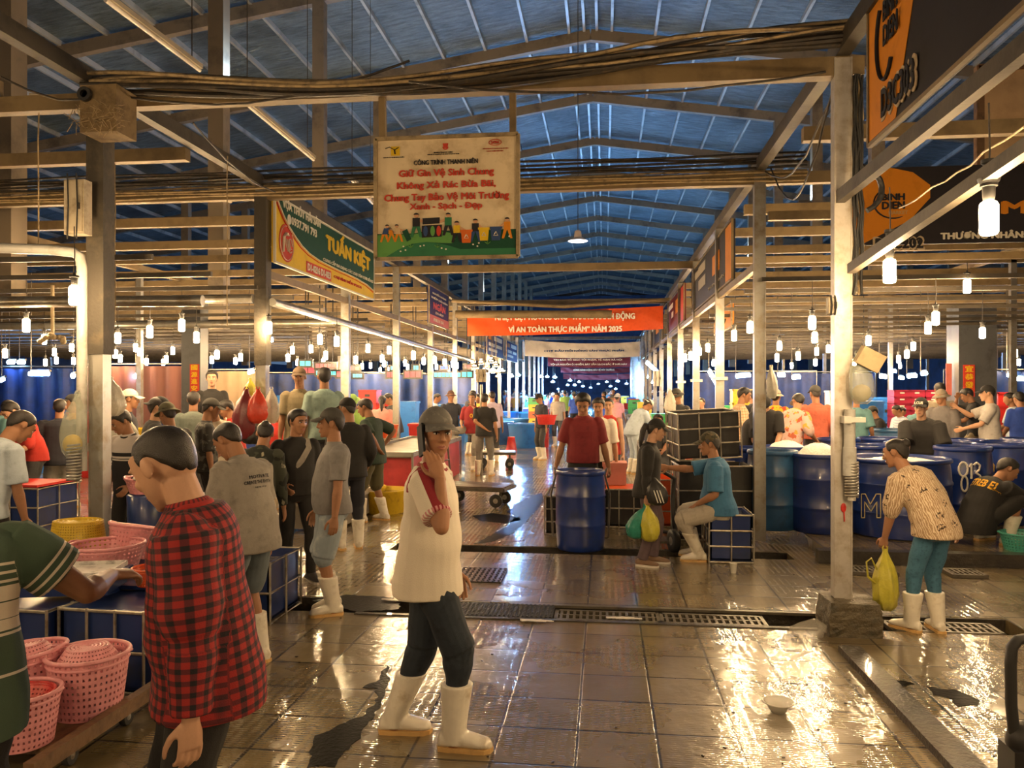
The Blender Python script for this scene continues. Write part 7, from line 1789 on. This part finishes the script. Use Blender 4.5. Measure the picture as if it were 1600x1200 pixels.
mb_ = G(846, 19.1); basket('red basket carried by the woman in navy top and cap', V((mb_.x + .12, mb_.y, .90)), .24, .22, REDP, None, False, (0, 0), .8, 1, 30, 5)
tub('orange red tub on the stall beside the dark shirt', G(604, 14.6, .86), .22, .24, ORANGEP)
tub('yellow tub on the floor beside the white boots of the dark green tee', G(600, 11.3), .36, .33, YELP)
tub('yellow plastic tub half hidden behind white boots', G(572, 11.6), .30, .33, YELP)
FOAM = M('white foam', (.55, .54, .52), .8); CB = [('white foam', FOAM), ('blue plastic', BLUET), ('green plastic', GREENP), ('red plastic', REDP), ('yellow plastic', YELP), ('dark blue plastic', BLUEP)]
rnd = random.Random(21)
for i, (px, D, where) in enumerate(((22, 15.5, 'at the far left edge'), (48, 16.4, 'behind the boy in red'), (80, 17.2, 'left of the dark post'), (132, 15.8, 'right of the dark post'), (226, 15.2, 'behind the backwards cap'), (262, 16.2, 'behind the bucket hat'), (352, 15.0, 'behind the cream top'), (455, 16.4, 'behind the khaki shirt'), (530, 19.0, 'behind the pale teal shirt'),
        (1112, 17.5, 'between the far bright posts'), (1160, 17.0, 'behind the orange check shirt'), (1215, 17.8, 'behind the floral shawl'), (1310, 17.0, 'behind the nearest bright post'), (1382, 18.5, 'left of the crimson trays'), (1480, 18.0, 'right of the crimson trays'), (1570, 17.2, 'behind the royal blue tee'), (1592, 18.2, 'at the far right edge'))):
    nm, m_ = CB[i % 6]; n = rnd.choice((3, 4, 5))
    box_stack('', G(px, D, ZP if px > 1130 else 0), .46, .40, [rnd.uniform(.28, .36) for _ in range(n)], [m_], 'boxes stacked deep in the stalls', 0, '%s ' + nm + ' box from the floor in the stack ' + where)
# long stall counters
RSH = M('red stall sheeting', (.38, .035, .04), .4, 0, (.22, .02, .03), 3, .4); BSH = M('blue stall sheeting', (.02, .05, .22), .5, 0, (.01, .025, .10), 2, .4); GSH = M('grey stall boards', (.20, .18, .15), .6, 0, (.09, .07, .05), 3, .5)
def counter(label, x0, x1, y0, y1, z, m_, z0=0.0):
    o = empty('stall_counter', ((x0 + x1) / 2, (y0 + y1) / 2, z0), 0, label, 'stall')
    w, d = x1 - x0, y1 - y0
    mb = MB(); mb.box((0, 0, (z - .04) / 2 + .02), (w * .97, d * .97, z - .06)); mb.build('skirt', m_, o)
    mb = MB(); mb.box((0, 0, z - .02), (w, d, .04)); mb.build('counter_top', GSH, o)
    mb = MB()
    for s in (-1, 1): mb.box((0, s * d / 2, z + .01), (w, .03, .07)); mb.box((s * w / 2, 0, z + .01), (.03, d, .07))
    mb.build('rim', steel, o)
    n = max(1, int(d / 1.6)); k2 = max(1, int(w / 1.6))
    for p_ in sorted({(round(s_ * w / 2, 3), round(-d / 2 + d * k / n, 3)) for s_ in (-1, 1) for k in range(n + 1)} | {(round(-w / 2 + w * k / k2, 3), round(s_ * d / 2, 3)) for s_ in (-1, 1) for k in range(k2 + 1)}):
        mb = MB(); mb.box((p_[0], p_[1], z / 2), (.03, .03, z)); mb.build('leg', steel, o)
counter('red sheeted fish stall along the left posts', -4.0, -2.95, 11.9, 16.0, .74, RSH)
counter('raised timber platform under the khaki and teal shirt men', G(440, 9.75).x, G(530, 9.75).x, 9.35, 10.9, .34, GSH)
counter('raised platform under the young man in black tee', G(318, 11).x, G(352, 11).x, 11.2, 12.3, .36, GSH)
counter('blue sheeted stall deep behind the left posts', -9.6, -7.2, 17.5, 23.0, .9, BSH)
counter('low stall board under the forehead-rubbing man', G(1498, 12.6).x, G(1536, 12.6).x, 13.4, 14.4, .16, GSH, ZP)
counter('blue sheeted stall behind the coral shirt man', 2.4, 4.4, 15.4, 16.8, .85, BSH, ZP)
counter('blue sheeted stall at the far right', 8.0, 12.5, 14.2, 16.5, .85, BSH, ZP)
counter('fish table beside the pale blue coat', G(1000, 14.2).x, G(1045, 14.2).x, 14.0, 15.4, .72, GSH)
counter('timber table by the boy in red', -10.4, -8.5, 9.4, 10.2, .78, BSH)
for i, (x0, x1, y0, y1) in enumerate(((-3.9, -3.1, 37.4, 39.6), (-3.9, -3.1, 41, 43), (-3.9, -3.1, 44.5, 47), (-3.9, -3.1, 48.5, 52), (.75, 1.5, 22.6, 26.2), (.75, 1.5, 28.0, 32.2), (.75, 1.5, 34.2, 38.6), (.75, 1.5, 40.4, 46))):
    counter('%s blue-lit fish counter along the %s side of the deep aisle, counted from the front' % (ORD[i % 4], 'left' if i < 4 else 'right'), x0, x1, y0, y1, .82, (BSH, GSH, RSH, BSH)[i % 4])
    for k in range(3):
        nm, m_ = [('green', GREENP), ('white', FOAM), ('red', REDP), ('blue', BLUET), ('yellow', YELP)][(i * 2 + k) % 5]
        box_stack('', V(((x0 + x1) / 2 + (-.08, .08, .0)[k], y0 + (y1 - y0) * (k + .5) / 3, .86)), .42, .38, [.26, .24][:1 + (k + i) % 2], [m_], 'boxes on the deep aisle counters', 0, '%s ' + nm + ' box up on the ' + ORD[i % 4] + ' fish counter of the ' + ('left' if i < 4 else 'right') + ' aisle side')
# coloured bins deep in the stalls
BN = 'big bins deep in the stalls'
binlist = [(690, 21.5, BLUET, 1.3, 'tall blue bin, left of two by the grey control box'), (712, 22.5, BLUET, 1.3, 'tall blue bin, right of two by the grey control box'), (1035, 18.5, GREENP, 1.15, 'green bin below the white control box'), (1070, 19.0, GREENP, 1.2, 'green bin behind the purple top'), (1086, 17.6, ORANGEP, 1.15, 'orange bin between the far bright posts'), (1140, 19.5, GREENP, 1.2, 'green bin left of the check shirt'), (1296, 19.0, GREENP, 1.1, 'green bin right of the coral shirt'), (1232, 18.0, CRIM, .95, 'crimson bin behind the coral shirt'), (1356, 17.0, BLUET, 1.35, 'tall blue bin by the clear hanging bag'), (1366, 20.0, BLUET, 1.4, 'blue bin behind the black top barrels crowd'), (640, 24.0, BLUET, 1.35, 'blue bin behind the young man in pale blue'), (658, 19.0, REDP, .9, 'red bin near the young man in pale blue'), (432, 17.5, YELP, 1.3, 'yellow bin behind the khaki shirt')]
for px, D, m_, h, lb in binlist:
    w_ = .5; c = G(px, D, ZP if px > 1130 else 0)
    o = empty('storage_bin', c, 0, lb, 'bin', BN)
    mb = MB(); mb.loft([[V((sx * w_ * k, sy * w_ * k, z)) for sx, sy in ((-1, -1), (1, -1), (1, 1), (-1, 1))] for k, z in ((.42, 0), (.46, h * .5), (.5, h))]); mb.build('bin', m_, o)
    mb = MB(); mb.box((0, 0, h), (w_ * 1.08, w_ * 1.08, .06)); mb.build('lid', m_, o)
for px, D, w_, lb in ((60, 19, 3.4, 'deep blue tarpaulin hung behind the boy in red'), (330, 22, 3.0, 'tan shutter behind the red banner post'), (215, 17, 2.4, 'brown red tarpaulin behind the white cap'), (1180, 24, 3.6, 'bright blue tarpaulin behind the white bag on the second bright post'), (1290, 25, 3.0, 'bright blue tarpaulin behind the coral shirt'), (1575, 22, 3.4, 'blue tarpaulin at the far right stall'), (520, 26, 4.5, 'blue tarpaulin under the LED boards'), (660, 28, 4.0, 'blue tarpaulin under the long teal LED board')):
    c = G(px, D); o = empty('tarpaulin', c, 0, lb, 'tarpaulin')
    mt = {'tan': M('tan shutter', (.20, .14, .08), .7, 0, (.2, .13, .07), 2, .5), 'brown': M('brown red tarpaulin', (.10, .03, .02), .7, 0, (.08, .03, .02), 2, .5)}.get(lb.split()[0], M('blue tarpaulin', (.012, .04, .19), .5, 0, (.008, .016, .05), 2.5, .65))
    mb = MB(); n = 40
    rows = []
    for side in (0, 1):
        for z in (0.2, 2.25):
            rows.append([V((-w_ / 2 + w_ * i / n, .05 * math.sin(i * 1.1) + side * .02, z)) for i in range(n + 1)])
    mb.loft([[rows[0][i], rows[1][i], rows[3][i], rows[2][i]] for i in range(n + 1)])
    mb.build('sheet', mt, o, 60)
    mb = MB(); mb.tube([(-w_ / 2, 0, 0), (-w_ / 2, 0, 2.3), (w_ / 2, 0, 2.3), (w_ / 2, 0, 0)], .025, 6); mb.build('frame', steel, o, 60)
# ------------------------------------------------------------------ cables
def cable(label, pts, r=.012, m=cable_m, sag=0.0, wob=0.0, seed=0, group='cables on the steel frame'):
    rnd = random.Random(seed); P = [V(p) for p in pts]; out = []
    for a, b in zip(P, P[1:]):
        n = max(4, int((b - a).length / .25))
        for k in range(n):
            f = k / n; out.append(a + (b - a) * f + V((rnd.uniform(-wob, wob), rnd.uniform(-wob, wob) * .5, -sag * math.sin(math.pi * f) + rnd.uniform(-wob, wob))))
    out.append(P[-1])
    mb = MB(); mb.tube(out, r, 6); return tag(mb.build('cable', m, None, 60), label, 'cable', group)
cb = empty('cable_bundle', (XL, YC - .17, ZB + .1), 0, 'thick sagging bundle of dark cables along the nearest cross beam', 'cable bundle')
rnd = random.Random(9); Ob = V(cb.location)
for k in range(16):
    r = rnd.uniform(.010, .026); pts = []; ph_ = rnd.uniform(0, 6); of = V((0, rnd.uniform(-.07, .04), rnd.uniform(-.02, .10)))
    for i in range(25):
        f = i / 24; x = XL + (XR - XL) * f
        z = ZB + .03 - .13 * math.sin(math.pi * min(1, f * 1.25)) ** 2 + .10 * max(0, f - .7) / .3
        pts.append(V((x, YC - .165, z)) + of * (1 - .35 * math.cos(f * 9 + ph_)) + V((0, 0, .018 * math.sin(f * 14 + ph_))) - Ob)
    mb = MB(); mb.tube(pts, r, 6); mb.build('cable', cable_m if k % 4 else wire_m, cb, 60)
cb = empty('cable_bundle', (XL, YC + SP - .08, ZB + .1), 0, 'row of pale conduits and dark cables along the second cross beam', 'cable bundle'); Ob = V(cb.location)
for k in range(9):
    pts = [V((XL - 4 + (XR + 4.5 - XL) * i / 30, YC + SP - .08 - .015 * (k % 3), ZB - .03 + .035 * k + .010 * math.sin(i * .8 + k * 2))) - Ob for i in range(31)]
    mb = MB(); mb.tube(pts, .014, 6); mb.build('conduit' if k < 4 else 'cable', wire_m if k < 4 else cable_m, cb, 60)
cb = empty('cable_bundle', (XR + .06, YC, 3.2), 0, 'tangle of black cables running down the nearest bright post', 'cable bundle'); Ob = V(cb.location)
for k in range(9):
    x0 = XR + .075 + .018 * (k % 4); pts = [V((x0 + rnd.uniform(-.012, .012), YC - .05 - .02 * (k % 3) + rnd.uniform(-.01, .01), z)) - Ob for z in np.linspace(4.05, 2.7 if k % 2 else 2.45, 14)]
    mb = MB(); mb.tube(pts, .009, 6); mb.build('cable', rubber if k % 3 else wire_m, cb, 60)
cable('black coil of hose looped beside the cross-wise dark sign', [W(1340 + 38 * math.sin(t), 296 + 36 * math.cos(t), 5.9) for t in [.4 + .32 * k for k in range(17)]], .022, rubber)
for i, (a, b, sg_) in enumerate((((W(190, 150, 6.2)), W(640, 95, 6.0), .18), (W(640, 128, 5.7), W(1290, 112, 5.75), .12), (W(300, 190, 7), W(430, 300, 9.3), .1), (W(1310, 120, 5.9), W(1196, 268, 8.7), .35), (W(1300, 150, 5.9), W(1204, 262, 8.7), .55), (W(1600, 200, 3.2), W(1405, 325, 5.6), .01), (W(0, 120, 6), W(180, 150, 6.2), .1))):
    cable(['loose dark wire hung from the junction box to the white board', 'loose dark wire swinging under the nearest cross beam', 'thin wire running back to the green and yellow sign', 'slack dark wire between the first and second bright posts', 'looped slack wire between the bright posts', 'taut pale wire beside the slanted rail', 'dark wire reaching the junction box from the side'][i], (a, b), .009 if i != 5 else .005, cable_m if i != 5 else wire_m, sg_, .01, i)
for i, (px, D, z0, z1) in enumerate(((355, YC + 1.55, 2.4, 4.13), (180, YC + 1.55, 2.45, 4.13), (60, YC, 2.9, 4.13), (735, YC + SP * 5, 3.4, 4.13))):
    p = onY(px, 500, D); cable(['pale pull cord hanging above the crowd by the second dark post', 'pale pull cord near the electric box', 'pair of pale cords above the near-left stall', 'pale cord left of the red banner'][i], (V((p.x, p.y, z1)), V((p.x, p.y, z0))), .006, wire_m, 0, .006, i)
# unlit tube battens under the roof of the left bay
for i, (a, b, D0, D1) in enumerate((((165, 0), (312, 110), 9.0, 11.2), ((372, 152), (490, 250), 12.5, 15.5), ((546, 278), (582, 318), 17.0, 19.5), ((54, 158), (86, 173), 8, 8.6), ((340, 303), (360, 315), 11, 11.8))):
    p, q = W(*a, D0), W(*b, D1); o = empty('tube_batten', p, 0, ['long unlit tube batten high in the upper left roof', 'unlit tube batten beyond the first one', 'unlit tube batten behind the white board', 'short pale tube above the near-left beams', 'short pale tube left of the green and yellow sign'][i], 'tube batten', 'tube battens under the roof')
    mb = MB(); mb.beam(V((0, 0, .05)), q - p + V((0, 0, .05)), .10, .06); mb.build('batten', M('pale batten', (.42, .36, .26), .5), o)
    mb = MB(); mb.tube([V((0, 0, 0)), q - p], .028, 8); mb.build('tube', M('unlit tube glass', (.7, .66, .58), .2), o, 60)
    if i < 3:
        mb = MB()
        for f in (.1, .9): mb.tube([(q - p) * f + V((0, 0, .05)), (q - p) * f + V((0, 0, max(.3, roofz((p + (q - p) * f).x) - (p + (q - p) * f).z)))], .008, 5)
        mb.build('hanger', steel_d, o)
# brackets on posts
for i, (X, y) in enumerate(((XR, YC + SP * 2), (XR, YC + SP * 3), (XR, YC + SP * 4))):
    mb = MB(); mb.box((X + .0, y - .08, 1.92), (.22, .05, .05)); tag(mb.build('pipe_bracket', WHITEP), '%s cream bracket along the row of bright posts' % ORD[i + 1], 'bracket')
mb = MB(); p = onY(82, 525, 7.9)
for k in range(9): mb.ell(p + V(((k - 4) * .034, rnd.uniform(-.03, .03), -.012 * abs(k - 4) + rnd.uniform(-.02, .02))), (.035, .03, .03), None, 8, 6)
mb.tube([p, p + V((0, 0, .55))], .02, 6); tag(mb.build('tied_paper', CARD, None, 60), 'tan paper clump tied up over the near-left stall', 'paper')
flush()
